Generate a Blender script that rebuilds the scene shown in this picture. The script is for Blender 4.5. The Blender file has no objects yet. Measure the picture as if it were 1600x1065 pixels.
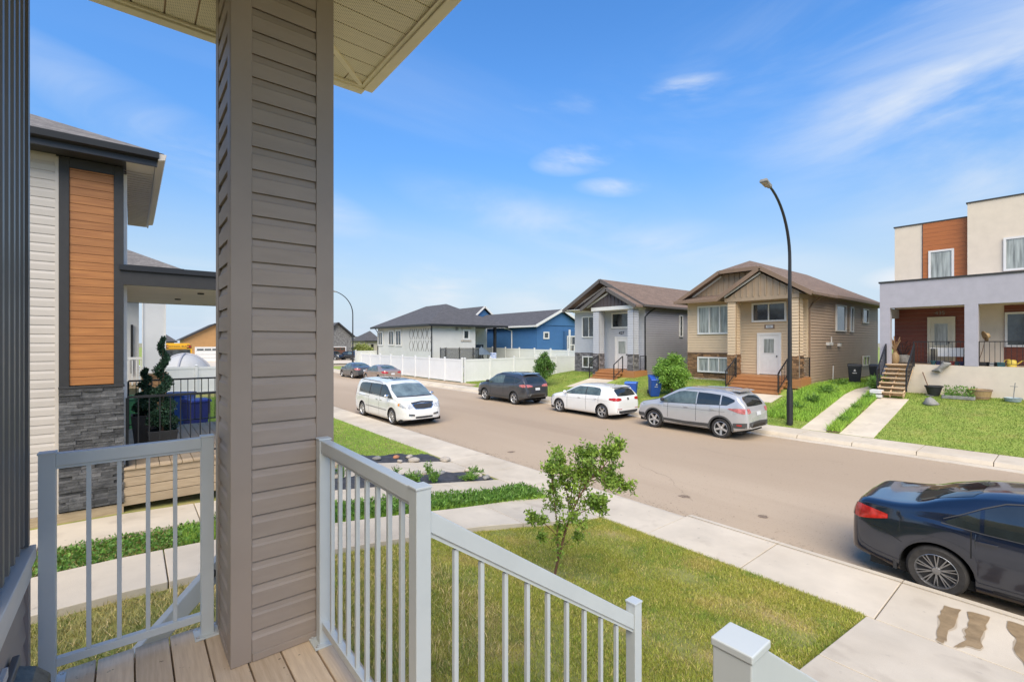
import bpy, math, random
import numpy as np
from mathutils import Matrix, Vector
from mathutils.bvhtree import BVHTree
R = math.radians
rnd = random.Random(7)
sc = bpy.context.scene
col = sc.collection

# ------------------------------------------------------------------ camera
# World: X runs across the street, Y along the street, Z up, road surface at 0.
FX, FY = 0.6334, 0.7738            # horizontal view direction
FOC, CU, HV, CH = 728.0, 800.0, 535.0, 3.35
cam_d = bpy.data.cameras.new('camera')
cam = bpy.data.objects.new('camera', cam_d)
col.objects.link(cam)
cam.location = (0, 0, CH)
cam.rotation_euler = (R(90), 0, -math.atan2(FX, FY))
cam_d.sensor_width = 36
cam_d.lens = 36 * FOC / 1600
cam_d.shift_y = (HV - 532.5) / 1600
cam_d.clip_start = 0.05
cam_d.clip_end = 6000
sc.camera = cam

# ------------------------------------------------------------------ light
SUN_EL, SUN_AZ = 49.0, 229.0       # azimuth of the sun, degrees from +X towards +Y
w = bpy.data.worlds.new('World')
sc.world = w
w.use_nodes = True
nt = w.node_tree
nt.nodes.clear()
def wn(t, **k):
    n = nt.nodes.new(t)
    for a, b in k.items(): setattr(n, a, b)
    return n
sky = wn('ShaderNodeTexSky', sky_type='NISHITA', sun_disc=False)
sky.sun_elevation = R(SUN_EL)
sky.sun_rotation = R(90 - SUN_AZ)
sky.air_density = 1.15; sky.dust_density = 0.3; sky.ozone_density = 2.5
bg = wn('ShaderNodeBackground'); out = wn('ShaderNodeOutputWorld')
tc = wn('ShaderNodeTexCoord')
sep = wn('ShaderNodeSeparateXYZ'); nt.links.new(tc.outputs['Generated'], sep.inputs[0])
def wmath(op, a, b=None, c=None, clamp=False):
    n = wn('ShaderNodeMath', operation=op); n.use_clamp = clamp
    for i, v in enumerate((a, b, c)):
        if v is None: continue
        if hasattr(v, 'is_linked') or hasattr(v, 'links'): nt.links.new(v, n.inputs[i])
        else: n.inputs[i].default_value = v
    return n.outputs[0]
# cloud plane coordinates: direction projected on a high flat layer
den = wmath('ADD', wmath('MAXIMUM', sep.outputs[2], 0.0), 0.12)
cx_ = wmath('DIVIDE', sep.outputs[0], den); cy_ = wmath('DIVIDE', sep.outputs[1], den)
comb = wn('ShaderNodeCombineXYZ'); nt.links.new(cx_, comb.inputs[0]); nt.links.new(cy_, comb.inputs[1])
mp = wn('ShaderNodeMapping'); nt.links.new(comb.outputs[0], mp.inputs[0])
mp.inputs['Rotation'].default_value = (0, 0, R(-28)); mp.inputs['Scale'].default_value = (0.55, 2.0, 1)
mp.inputs['Location'].default_value = (3.1, 0.7, 0)
n1 = wn('ShaderNodeTexNoise'); n1.inputs['Scale'].default_value = 0.75; n1.inputs['Detail'].default_value = 7
n1.inputs['Roughness'].default_value = 0.52; n1.inputs['Distortion'].default_value = 0.55
nt.links.new(mp.outputs[0], n1.inputs['Vector'])
n2 = wn('ShaderNodeTexNoise'); n2.inputs['Scale'].default_value = 0.42; n2.inputs['Detail'].default_value = 2
nt.links.new(comb.outputs[0], n2.inputs['Vector'])
r1 = wn('ShaderNodeMapRange', interpolation_type='SMOOTHSTEP'); nt.links.new(n1.outputs[0], r1.inputs[0])
r1.inputs[1].default_value = 0.47; r1.inputs[2].default_value = 0.74
r2 = wn('ShaderNodeMapRange', interpolation_type='SMOOTHSTEP'); nt.links.new(n2.outputs[0], r2.inputs[0])
r2.inputs[1].default_value = 0.34; r2.inputs[2].default_value = 0.60
cl = wmath('MULTIPLY', r1.outputs[0], r2.outputs[0])
# low cumulus near the horizon
mp3 = wn('ShaderNodeMapping'); nt.links.new(tc.outputs['Generated'], mp3.inputs[0]); mp3.inputs['Scale'].default_value = (1, 1, 2.2)
n3 = wn('ShaderNodeTexNoise'); n3.inputs['Scale'].default_value = 5.5; n3.inputs['Detail'].default_value = 6; n3.inputs['Roughness'].default_value = 0.5
nt.links.new(mp3.outputs[0], n3.inputs['Vector'])
r3 = wn('ShaderNodeMapRange', interpolation_type='SMOOTHSTEP'); nt.links.new(n3.outputs[0], r3.inputs[0])
r3.inputs[1].default_value = 0.52; r3.inputs[2].default_value = 0.72
lo = wn('ShaderNodeMapRange', interpolation_type='SMOOTHSTEP'); nt.links.new(sep.outputs[2], lo.inputs[0])
lo.inputs[1].default_value = 0.22; lo.inputs[2].default_value = 0.02; lo.inputs[3].default_value = 0; lo.inputs[4].default_value = 1
cl3 = wmath('MULTIPLY', r3.outputs[0], lo.outputs[0])
cl3 = wmath('MULTIPLY', cl3, 0.65)
# faint brightening haze toward the horizon
hz = wn('ShaderNodeMapRange', interpolation_type='SMOOTHSTEP'); nt.links.new(sep.outputs[2], hz.inputs[0])
hz.inputs[1].default_value = 0.36; hz.inputs[2].default_value = -0.02; hz.inputs[3].default_value = 0; hz.inputs[4].default_value = 0.96
# individual wisps and puffs, each where it stands in the sky: direction, half-lengths, tilt, density
n4 = wn('ShaderNodeTexNoise'); n4.inputs['Scale'].default_value = 1.6; n4.inputs['Detail'].default_value = 8; n4.inputs['Roughness'].default_value = 0.58; n4.inputs['Distortion'].default_value = 0.7
mp4 = wn('ShaderNodeMapping'); nt.links.new(tc.outputs['Generated'], mp4.inputs[0]); mp4.inputs['Scale'].default_value = (1.3, 1.3, 4.2); nt.links.new(mp4.outputs[0], n4.inputs['Vector'])
r4 = wn('ShaderNodeMapRange', interpolation_type='SMOOTHSTEP'); nt.links.new(n4.outputs[0], r4.inputs[0]); r4.inputs[1].default_value = 0.34; r4.inputs[2].default_value = 0.74
def wisp(az, el, a, b, tilt, dens):
    c = Vector((math.cos(el)*math.cos(az), math.cos(el)*math.sin(az), math.sin(el)))
    h_ = Vector((math.sin(az), -math.cos(az), 0)); v_ = h_.cross(c)
    e1 = h_*math.cos(tilt) + v_*math.sin(tilt); e2 = v_*math.cos(tilt) - h_*math.sin(tilt)
    def dot(v):
        n = wn('ShaderNodeVectorMath', operation='DOT_PRODUCT'); nt.links.new(tc.outputs['Generated'], n.inputs[0]); n.inputs[1].default_value = tuple(v); return n.outputs['Value']
    p, q, f = dot(e1), dot(e2), dot(c)
    q = wmath('SUBTRACT', q, wmath('MULTIPLY', wmath('MULTIPLY', p, p), 0.35/a*b*2))
    r_ = wmath('SQRT', wmath('ADD', wmath('POWER', wmath('ABSOLUTE', wmath('DIVIDE', p, a)), 2.0), wmath('POWER', wmath('ABSOLUTE', wmath('DIVIDE', q, b)), 2.0)))
    m_ = wmath('MULTIPLY', wmath('SUBTRACT', 1.0, r_, clamp=True), wmath('GREATER_THAN', f, 0.0))
    return wmath('MULTIPLY', wmath('MULTIPLY', m_, r4.outputs[0]), dens)
ws = None
for args in ((0.10, 0.370, .36, .11, R(3), 1.3), (-.11, .375, .50, .20, R(10), 1.3), (-.22, .46, .62, .42, R(20), 1.25), (-.10, .25, .42, .12, R(3), 1.3), (.3, .5, .5, .16, R(12), .45), (.12, .40, .14, .04, R(-4), 1.1),
             (.5300, .47, .10, .030, R(0), 2.2), (.7350, .375, .11, .036, R(6), 2.2), (.6650, .315, .09, .022, R(-4), 1.9), (.60, .20, .52, .07, R(-14), .7), (.80, .24, .36, .07, R(-16), .6), (.75, .47, .2, .03, 0, .6),
             (.16, .105, .10, .028, 0, 1.8), (.84, .085, .12, .05, 0, 1.7), (1.03, .12, .10, .07, 0, 2.0), (1.45, .32, .36, .06, R(-20), 1.1), (2.3, .4, .5, .12, R(10), 1.4), (3.3, .5, .5, .1, R(-12), 1.4), (-1.0, .4, .5, .12, R(8), 1.4), (-2.0, .35, .5, .1, R(-9), 1.4)):
    w1 = wisp(*args); ws = w1 if ws is None else wmath('MAXIMUM', ws, w1)
cf = wmath('MAXIMUM', wmath('MULTIPLY', cl, 0.18), wmath('MULTIPLY', cl3, 0.8))
cf = wmath('MAXIMUM', cf, ws, clamp=True)
hs = wn('ShaderNodeHueSaturation'); hs.inputs['Saturation'].default_value = 1.30; hs.inputs['Value'].default_value = 1.26
hs.inputs['Hue'].default_value = 0.506
nt.links.new(sky.outputs[0], hs.inputs['Color'])
mix = wn('ShaderNodeMix', data_type='RGBA')
mixh = wn('ShaderNodeMix', data_type='RGBA')
el = wn('ShaderNodeMapRange', interpolation_type='SMOOTHSTEP'); nt.links.new(sep.outputs[2], el.inputs[0])
el.inputs[1].default_value = 0.0; el.inputs[2].default_value = 0.52; el.inputs[3].default_value = 0.50; el.inputs[4].default_value = 1.0
vm = wn('ShaderNodeVectorMath', operation='SCALE'); nt.links.new(hs.outputs[0], vm.inputs[0]); nt.links.new(el.outputs[0], vm.inputs['Scale'])
nt.links.new(hz.outputs[0], mixh.inputs[0]); nt.links.new(vm.outputs[0], mixh.inputs[6])
mixh.inputs[7].default_value = (2.95, 3.6, 4.45, 1)
nt.links.new(cf, mix.inputs[0]); nt.links.new(mixh.outputs[2], mix.inputs[6])
mix.inputs[7].default_value = (4.1, 4.4, 4.75, 1)
nt.links.new(mix.outputs[2], bg.inputs[0])
bg.inputs[1].default_value = 0.1
nt.links.new(bg.outputs[0], out.inputs[0])

sd = bpy.data.lights.new('sun', 'SUN'); so = bpy.data.objects.new('sun', sd); col.objects.link(so)
sd.energy = 2.7; sd.angle = R(58); sd.color = (1.0, 0.895, 0.70)
sv = Vector((math.cos(R(SUN_EL)) * math.cos(R(SUN_AZ)), math.cos(R(SUN_EL)) * math.sin(R(SUN_AZ)), math.sin(R(SUN_EL))))
so.rotation_euler = sv.to_track_quat('Z', 'Y').to_euler()
so.location = sv * 50
sc.view_settings.view_transform = 'Standard'
sc.view_settings.look = 'None'
sc.view_settings.exposure = 1.0
sc.view_settings.gamma = 1.0
sc.view_settings.use_curve_mapping = False
sc.cycles.max_bounces = 8
sc.cycles.diffuse_bounces = 6

# ------------------------------------------------------------------ helpers
def at_x(u, v, X):
    """surveyed point on the wall plane X = const, from sight-line u, v -> (Y, z)"""
    k = (u - CU) / FOC
    D = X / (FX + FY * k)
    return D * (FY - FX * k), CH - (v - HV) * D / FOC
def at_y(u, v, Y):
    k = (u - CU) / FOC
    D = Y / (FY - FX * k)
    return D * (FX + FY * k), CH - (v - HV) * D / FOC

def tag(o, label=None, cat=None, group=None, kind=None):
    if label: o['label'] = label
    if cat: o['category'] = cat
    if group: o['group'] = group
    if kind: o['kind'] = kind
    return o
def thing(name, loc, label, cat, group=None, rz=0.0):
    o = bpy.data.objects.new(name, None); col.objects.link(o)
    o.location = loc; o.rotation_euler = (0, 0, rz); o.empty_display_size = 0.2
    return tag(o, label, cat, group)
def setting(name, loc=(0, 0, 0)):
    o = bpy.data.objects.new(name, None); col.objects.link(o); o.location = loc
    return tag(o, kind='structure')
def children(o): return [c for c in bpy.data.objects if c.parent == o]
def clone(root, loc, rz=0.0, label=None, parent=None):
    r = root.copy(); col.objects.link(r); r.location = loc; r.rotation_euler = (0, 0, rz)
    if label: r['label'] = label
    for ch in root.children:
        c = ch.copy(); col.objects.link(c); c.parent = r
        for g in ch.children:
            d = g.copy(); col.objects.link(d); d.parent = c
    return r
def link(name, me, mat, parent=None, world=False, smooth=False):
    o = bpy.data.objects.new(name, me); col.objects.link(o)
    if mat is not None and not me.materials: me.materials.append(mat)
    if smooth: me.shade_smooth()
    if parent is not None:
        o.parent = parent
        if world: o.matrix_parent_inverse = tree_matrix(parent).inverted()
    return o
def tree_matrix(o):
    m = Matrix.LocRotScale(o.location, o.rotation_euler, o.scale)
    if o.parent: m = tree_matrix(o.parent) @ o.matrix_parent_inverse @ m
    return m

class MB:
    """collects shapes for ONE mesh"""
    def __init__(s, M=None): s.v = []; s.f = []; s.M = M
    def add(s, vs, fs, M=None):
        b = len(s.v)
        for p in vs:
            p = Vector(p)
            if M is not None: p = M @ p
            if s.M is not None: p = s.M @ p
            s.v.append(tuple(p))
        s.f += [tuple(b + i for i in f) for f in fs]
        return s
    def box(s, x0, x1, y0, y1, z0, z1, M=None):
        if x0 > x1: x0, x1 = x1, x0
        if y0 > y1: y0, y1 = y1, y0
        if z0 > z1: z0, z1 = z1, z0
        vs = [(x0,y0,z0),(x1,y0,z0),(x1,y1,z0),(x0,y1,z0),(x0,y0,z1),(x1,y0,z1),(x1,y1,z1),(x0,y1,z1)]
        return s.add(vs, [(0,3,2,1),(4,5,6,7),(0,1,5,4),(1,2,6,5),(2,3,7,6),(3,0,4,7)], M)
    def bar(s, a, b, wd, h, up=(0, 0, 1)):
        """box beam of width wd, height h from a to b"""
        a = Vector(a); b = Vector(b); d = (b - a); L = d.length; d.normalize()
        u = Vector(up); r = d.cross(u)
        if r.length < 1e-5: r = d.cross(Vector((1, 0, 0)))
        r.normalize(); u = r.cross(d)
        vs = []
        for t in (0, L):
            for (i, j) in ((-1,-1),(1,-1),(1,1),(-1,1)):
                vs.append(a + d*t + r*(i*wd/2) + u*(j*h/2))
        return s.add(vs, [(0,1,2,3),(7,6,5,4),(0,4,5,1),(1,5,6,2),(2,6,7,3),(3,7,4,0)])
    def tube(s, pts, rad, n=10, cap=True):
        pts = [Vector(p) for p in pts]
        if not hasattr(rad, '__len__'): rad = [rad]*len(pts)
        vs = []; fs = []; prev = None
        for i, p in enumerate(pts):
            d = (pts[min(i+1, len(pts)-1)] - pts[max(i-1, 0)]).normalized()
            if prev is None:
                a = d.cross(Vector((0, 0, 1)))
                if a.length < 1e-3: a = d.cross(Vector((1, 0, 0)))
            else: a = prev - d*prev.dot(d)
            a.normalize(); prev = a; b = d.cross(a)
            for k in range(n):
                t = 2*math.pi*k/n
                vs.append(p + (a*math.cos(t) + b*math.sin(t))*rad[i])
        for i in range(len(pts)-1):
            for k in range(n):
                k2 = (k+1) % n
                fs.append((i*n+k, i*n+k2, (i+1)*n+k2, (i+1)*n+k))
        if cap: fs += [tuple(range(n-1, -1, -1)), tuple((len(pts)-1)*n+k for k in range(n))]
        return s.add(vs, fs)
    def lathe(s, prof, n=24, M=None, closed=False):
        """prof: (r, z) list about the z axis"""
        vs = []; fs = []; m = len(prof)
        for k in range(n):
            t = 2*math.pi*k/n
            for r, z in prof: vs.append((r*math.cos(t), r*math.sin(t), z))
        for k in range(n):
            k2 = (k+1) % n
            for i in range(m-1 + (1 if closed else 0)):
                j = (i+1) % m
                fs.append((k*m+i, k2*m+i, k2*m+j, k*m+j))
        if not closed:
            if prof[0][0] > 1e-6: fs.append(tuple(k*m for k in range(n-1, -1, -1)))
            if prof[-1][0] > 1e-6: fs.append(tuple(k*m+m-1 for k in range(n)))
        return s.add(vs, fs, M)
    def prism(s, poly, d):
        """closed polygon of 3-D points pushed along vector d"""
        n = len(poly); d = Vector(d)
        vs = [Vector(p) for p in poly] + [Vector(p) + d for p in poly]
        fs = [tuple(range(n)), tuple(range(2*n-1, n-1, -1))]
        fs += [(i, i+n, (i+1) % n + n, (i+1) % n) for i in range(n)]
        return s.add(vs, fs)
    def lap(s, p0, p1, z0, z1, pitch, depth, nrm, dutch=False):
        """clapboard courses on a vertical wall from p0 to p1 (xy)"""
        z = z0; nx, ny = nrm
        while z < z1 - 1e-4:
            zt = min(z + pitch, z1)
            if dutch: pr = [(0, z), (depth, z+0.001), (depth, z + (zt-z)*0.62), (depth*0.25, zt)]
            else: pr = [(0, z), (depth, z+0.001), (depth*0.15, zt)]
            vs = []
            for o_, zz in pr:
                vs.append((p0[0]+nx*o_, p0[1]+ny*o_, zz)); vs.append((p1[0]+nx*o_, p1[1]+ny*o_, zz))
            fs = [(2*i, 2*i+1, 2*i+3, 2*i+2) for i in range(len(pr)-1)]
            s.add(vs, fs); z = zt
        return s
    def mesh(s, name):
        me = bpy.data.meshes.new(name); me.from_pydata(s.v, [], s.f); me.update(); return me
    def build(s, name, mat, parent=None, world=False, smooth=False, bevel=0, fix=True):
        me = s.mesh(name)
        if fix: fix_normals(me)
        o = link(name, me, mat, parent, world, False)
        if smooth:
            me.shade_smooth()
            try: me.set_sharp_from_angle(angle=R(38))
            except Exception: pass
        if bevel:
            b = o.modifiers.new('bevel', 'BEVEL'); b.width = bevel; b.segments = 2; b.limit_method = 'ANGLE'
        return o
import bmesh
def fix_normals(me):
    bm = bmesh.new(); bm.from_mesh(me)
    bmesh.ops.recalc_face_normals(bm, faces=bm.faces); bm.to_mesh(me); bm.free()

# ------------------------------------------------------------------ materials
def mat(name, c, rough=0.7, var=0.12, scale=8.0, bump=0.0, bscale=60.0, metal=0.0, spec=0.5, coat=0.0, c2=None, detail=6, stretch=None, world=False, trans=0.0):
    m = bpy.data.materials.new(name); m.use_nodes = True; t = m.node_tree
    b = t.nodes['Principled BSDF']
    b.inputs['Roughness'].default_value = rough; b.inputs['Metallic'].default_value = metal
    b.inputs['Specular IOR Level'].default_value = spec
    b.inputs['Coat Weight'].default_value = coat; b.inputs['Coat Roughness'].default_value = 0.06
    if trans: b.inputs['Transmission Weight'].default_value = trans
    c = tuple(c)
    if c2 is None: c2 = tuple(min(1, x*(1-2*var)) for x in c); c1 = tuple(min(1, x*(1+var)) for x in c)
    else: c1 = c
    if world: src = t.nodes.new('ShaderNodeNewGeometry').outputs['Position']
    else: src = t.nodes.new('ShaderNodeTexCoord').outputs['Object']
    if stretch:
        mpn = t.nodes.new('ShaderNodeMapping'); mpn.inputs['Scale'].default_value = stretch
        t.links.new(src, mpn.inputs[0]); src = mpn.outputs[0]
    n = t.nodes.new('ShaderNodeTexNoise'); n.inputs['Scale'].default_value = scale; n.inputs['Detail'].default_value = detail
    n.inputs['Roughness'].default_value = 0.6
    t.links.new(src, n.inputs['Vector'])
    rp = t.nodes.new('ShaderNodeMapRange'); rp.inputs[1].default_value = 0.3; rp.inputs[2].default_value = 0.7
    t.links.new(n.outputs[0], rp.inputs[0])
    mx = t.nodes.new('ShaderNodeMix'); mx.data_type = 'RGBA'
    mx.inputs[6].default_value = (*c1, 1); mx.inputs[7].default_value = (*c2, 1)
    t.links.new(rp.outputs[0], mx.inputs[0]); t.links.new(mx.outputs[2], b.inputs['Base Color'])
    if bump:
        nb = t.nodes.new('ShaderNodeTexNoise'); nb.inputs['Scale'].default_value = bscale; nb.inputs['Detail'].default_value = 4
        t.links.new(src, nb.inputs['Vector'])
        bp = t.nodes.new('ShaderNodeBump'); bp.inputs['Strength'].default_value = bump; bp.inputs['Distance'].default_value = 0.01
        t.links.new(nb.outputs[0], bp.inputs['Height']); t.links.new(bp.outputs[0], b.inputs['Normal'])
    m['mixn'] = mx.name
    return m
def layer(m, c, scale, lo_, hi_, detail=3, stretch=None, amount=1.0, rough=None, seed=0.0):
    """blend another colour over a material where a world-space noise is high (stains, dry patches)"""
    t = m.node_tree; b = t.nodes['Principled BSDF']
    old = b.inputs['Base Color'].links[0].from_socket
    g = t.nodes.new('ShaderNodeNewGeometry').outputs['Position']
    mpn = t.nodes.new('ShaderNodeMapping'); mpn.inputs['Scale'].default_value = stretch or (1, 1, 1); mpn.inputs['Location'].default_value = (seed, seed*1.7, 0)
    t.links.new(g, mpn.inputs[0])
    n = t.nodes.new('ShaderNodeTexNoise'); n.inputs['Scale'].default_value = scale; n.inputs['Detail'].default_value = detail
    t.links.new(mpn.outputs[0], n.inputs['Vector'])
    r = t.nodes.new('ShaderNodeMapRange'); r.interpolation_type = 'SMOOTHSTEP'
    r.inputs[1].default_value = lo_; r.inputs[2].default_value = hi_; r.inputs[4].default_value = amount
    t.links.new(n.outputs[0], r.inputs[0])
    mx = t.nodes.new('ShaderNodeMix'); mx.data_type = 'RGBA'; mx.inputs[7].default_value = (*c, 1)
    t.links.new(r.outputs[0], mx.inputs[0]); t.links.new(old, mx.inputs[6]); t.links.new(mx.outputs[2], b.inputs['Base Color'])
    return m
def vary(m, amount=.3, src='island', c=None):
    """every blade, leaf, stone or board gets its own brightness (or leans to colour c)"""
    t = m.node_tree; b = t.nodes['Principled BSDF']; old = b.inputs['Base Color'].links[0].from_socket
    if src == 'island': r = t.nodes.new('ShaderNodeNewGeometry').outputs['Random Per Island']
    else: r = t.nodes.new('ShaderNodeObjectInfo').outputs['Random']
    mx = t.nodes.new('ShaderNodeMix'); mx.data_type = 'RGBA'
    if c is None:
        mr = t.nodes.new('ShaderNodeMapRange'); mr.inputs[3].default_value = 1-amount; mr.inputs[4].default_value = 1+amount
        t.links.new(r, mr.inputs[0]); mx.blend_type = 'MULTIPLY'; mx.inputs[0].default_value = 1
        t.links.new(old, mx.inputs[6]); t.links.new(mr.outputs[0], mx.inputs[7])
    else:
        mr = t.nodes.new('ShaderNodeMapRange'); mr.inputs[1].default_value = 1-amount; mr.inputs[2].default_value = 1-amount*.6
        t.links.new(r, mr.inputs[0]); t.links.new(mr.outputs[0], mx.inputs[0]); t.links.new(old, mx.inputs[6]); mx.inputs[7].default_value = (*c, 1)
    t.links.new(mx.outputs[2], b.inputs['Base Color'])
    for n in t.nodes:
        if n.type == 'BSDF_TRANSLUCENT': t.links.new(mx.outputs[2], n.inputs['Color'])
    return m
def H(s):
    """sRGB hex to linear"""
    return tuple(((int(s[i:i+2], 16)/255) / 12.92) if int(s[i:i+2], 16) < 11 else (((int(s[i:i+2], 16)/255)+0.055)/1.055)**2.4 for i in (0, 2, 4))

M = {}
M['taupe'] = mat('taupe_vinyl', (0.37, 0.305, 0.255), 0.55, 0.05, 3, 0.15, 90, stretch=(1, 1, 6))
M['taupe_trim'] = mat('taupe_trim', (0.36, 0.295, 0.245), 0.5, 0.05, 2)
M['cream_soffit'] = mat('cream_soffit', (0.82, 0.73, 0.53), 0.5, 0.04, 3)
M['rail'] = mat('light_grey_powder_coat', (0.585, 0.62, 0.62), 0.38, 0.03, 5)
M['white_vinyl'] = mat('white_vinyl', (0.72, 0.715, 0.70), 0.45, 0.02, 2)
M['white_trim'] = mat('white_trim', (0.70, 0.68, 0.65), 0.45, 0.03, 4)
M['concrete'] = mat('concrete', (0.60, 0.515, 0.40), 0.9, 0.07, 1.3, 0.35, 120, world=True, detail=10)
layer(M['concrete'], (0.47, 0.39, 0.29), 0.55, 0.45, 0.72, 8, amount=0.6)
layer(M['concrete'], (0.40, 0.33, 0.25), 2.3, 0.56, 0.72, 8, amount=0.45, seed=8)
layer(M['concrete'], (0.33, 0.28, 0.22), 9, 0.68, 0.8, 3, amount=0.6, seed=3)
M['concrete_edge'] = mat('concrete_edge', (0.26, 0.23, 0.19), 0.95, 0.15, 6, 0.5, 60, world=True)
M['road'] = mat('dusty_asphalt', (0.40, 0.30, 0.205), 0.93, 0.05, 60, 0.5, 160, world=True, detail=3)
layer(M['road'], (0.48, 0.37, 0.26), 0.16, 0.42, 0.68, 6, stretch=(1, 0.22, 1), amount=0.9)
layer(M['road'], (0.34, 0.25, 0.17), 0.30, 0.55, 0.78, 8, stretch=(1.8, 0.16, 1), amount=0.8, seed=5)
layer(M['road'], (0.20, 0.15, 0.11), 1.1, 0.71, 0.77, 5, amount=0.6, seed=9)
layer(M['road'], (0.24, 0.17, 0.115), 22, 0.62, 0.72, 2, amount=0.5, seed=1)
M['joint'] = mat('dirt_joint', (0.09, 0.07, 0.05), 1, 0.2, 10)
M['wood'] = mat('weathered_deck_wood', (0.74, 0.58, 0.41), 0.75, 0.0, 3, 0.35, 40, c2=(0.58, 0.43, 0.29), stretch=(28, 1.6, 10))
layer(M['wood'], (0.12, 0.085, 0.055), 34, 0.70, 0.74, 2, amount=0.8)
M['wood2'] = mat('pale_deck_wood', (0.50, 0.38, 0.25), 0.75, 0.0, 3, 0.3, 40, c2=(0.36, 0.26, 0.165), stretch=(1.6, 20, 20))
M['cedar'] = mat('orange_stained_wood', (0.44, 0.205, 0.075), 0.6, 0.0, 3, 0.2, 40, c2=(0.33, 0.14, 0.05), stretch=(10, 1.2, 12))
M['plank_orange'] = mat('orange_wood_plank', (0.46, 0.19, 0.055), 0.5, 0.0, 2.2, 0.25, 50, c2=(0.31, 0.115, 0.032), stretch=(1.2, 1.2, 22))
M['black_metal'] = mat('black_powder_coat', (0.018, 0.018, 0.02), 0.4, 0.05, 4)
M['charcoal'] = mat('charcoal_trim', (0.028, 0.027, 0.028), 0.6, 0.08, 12, 0.3, 120)
M['slate'] = mat('dark_ledger_stone', (0.125, 0.122, 0.122), 0.8, 0.25, 9, 0.8, 40, c2=(0.05, 0.05, 0.052))
M['siding_pale'] = mat('pale_vinyl_siding', (0.53, 0.475, 0.42), 0.5, 0.03, 2)
M['shingle_grey'] = mat('grey_shingles', (0.17, 0.155, 0.15), 0.95, 0.2, 5, 0.6, 40, world=True)
M['grass'] = mat('grass_blades', (0.26, 0.32, 0.036), 0.75, 0.0, 0.9, c2=(0.40, 0.375, 0.055), world=True, detail=5)
layer(M['grass'], (0.44, 0.36, 0.10), 1.5, 0.52, 0.72, 5, amount=0.7)
layer(M['grass'], (0.15, 0.26, 0.03), 2.6, 0.52, 0.70, 4, amount=0.7, seed=4)
M['grass_dry'] = mat('dry_grass_blades', (0.38, 0.35, 0.09), 0.8, 0.0, 3.0, c2=(0.55, 0.42, 0.16), world=True, detail=5)
layer(M['grass_dry'], (0.16, 0.25, 0.04), 1.8, 0.42, 0.62, 4, amount=0.8, seed=2)
M['grass_lush'] = mat('lush_grass_blades', (0.21, 0.40, 0.035), 0.7, 0.0, 1.2, c2=(0.31, 0.46, 0.06), world=True)
M['lawn_lush'] = mat('lush_lawn', (0.085, 0.19, 0.018), 0.9, 0.0, 18, 0.5, 60, c2=(0.13, 0.225, 0.025), world=True, detail=8)
M['lawn'] = mat('lawn_soil', (0.30, 0.28, 0.07), 0.95, 0.0, 7, 0.8, 60, c2=(0.18, 0.19, 0.05), world=True, detail=8)
layer(M['lawn'], (0.40, 0.29, 0.12), 1.5, 0.5, 0.68, 5, amount=0.8)
M['lawn_far'] = mat('far_lawn', (0.21, 0.30, 0.04), 0.95, 0.0, 2.2, 0.9, 30, c2=(0.30, 0.33, 0.07), world=True, detail=9)
layer(M['lawn_far'], (0.24, 0.22, 0.07), 0.7, 0.55, 0.72, 5, amount=0.6)
M['field'] = mat('dry_field', (0.30, 0.27, 0.16), 1, 0.2, 0.05, world=True)
M['glass'] = mat('window_glass', (0.05, 0.06, 0.065), 0.06, 0.45, 1.6, spec=0.9)
M['glass_pale'] = mat('window_glass_with_curtain', (0.34, 0.36, 0.33), 0.10, 0.32, 1.6, spec=0.9, stretch=(7, 7, .5))
M['car_glass'] = mat('car_glass', (0.022, 0.028, 0.028), 0.04, 0.2, 2, spec=1.0)
M['car_glass_clear'] = mat('car_window', (0.10, 0.135, 0.125), 0.05, 0.35, 2.5, spec=1.0)
M['rubber'] = mat('tyre_rubber', (0.035, 0.032, 0.030), 0.85, 0.2, 12, 0.3, 60)
M['alloy'] = mat('silver_alloy', (0.62, 0.62, 0.62), 0.3, 0.03, 4, metal=0.7)
M['alloy_dark'] = mat('grey_alloy', (0.30, 0.30, 0.31), 0.3, 0.1, 6, metal=0.8)
M['black_plastic'] = mat('black_plastic', (0.03, 0.03, 0.032), 0.6, 0.1, 6)
M['under'] = mat('underbody', (0.008, 0.008, 0.008), 0.95, 0.1, 6)
M['red_lamp'] = mat('red_lamp_plastic', (0.48, 0.018, 0.015), 0.12, 0.25, 12, spec=0.8, coat=0.5)
M['pink_lamp'] = mat('pale_red_lamp_plastic', (0.52, 0.16, 0.15), 0.15, 0.25, 12, spec=0.8, coat=0.5)
M['clear_lamp'] = mat('clear_lamp_plastic', (0.55, 0.56, 0.57), 0.1, 0.3, 14, spec=0.9, coat=0.5)
M['amber'] = mat('amber_lamp_plastic', (0.7, 0.28, 0.05), 0.2, 0.1, 12)
M['chrome'] = mat('chrome', (0.75, 0.75, 0.75), 0.12, 0.03, 5, metal=1.0)
M['plate'] = mat('licence_plate', (0.62, 0.63, 0.64), 0.4, 0.05, 20)
M['blue_bin'] = mat('blue_plastic', (0.02, 0.08, 0.38), 0.45, 0.06, 4)
M['blue_bin_lid'] = mat('light_blue_plastic', (0.045, 0.15, 0.50), 0.45, 0.06, 4)
M['navy_bin'] = mat('navy_plastic', (0.012, 0.02, 0.16), 0.45, 0.06, 4)
M['black_bin'] = mat('black_bin_plastic', (0.02, 0.022, 0.025), 0.5, 0.06, 4)
M['green_bin'] = mat('green_plastic', (0.02, 0.12, 0.06), 0.5, 0.06, 4)
M['bark'] = mat('bark', (0.16, 0.09, 0.055), 0.9, 0.2, 20, 0.5, 60)
M['stone_brown'] = mat('brown_ledger_stone', (0.30, 0.165, 0.075), 0.85, 0.0, 5, 0.6, 30, c2=(0.15, 0.085, 0.045), world=True)
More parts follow.
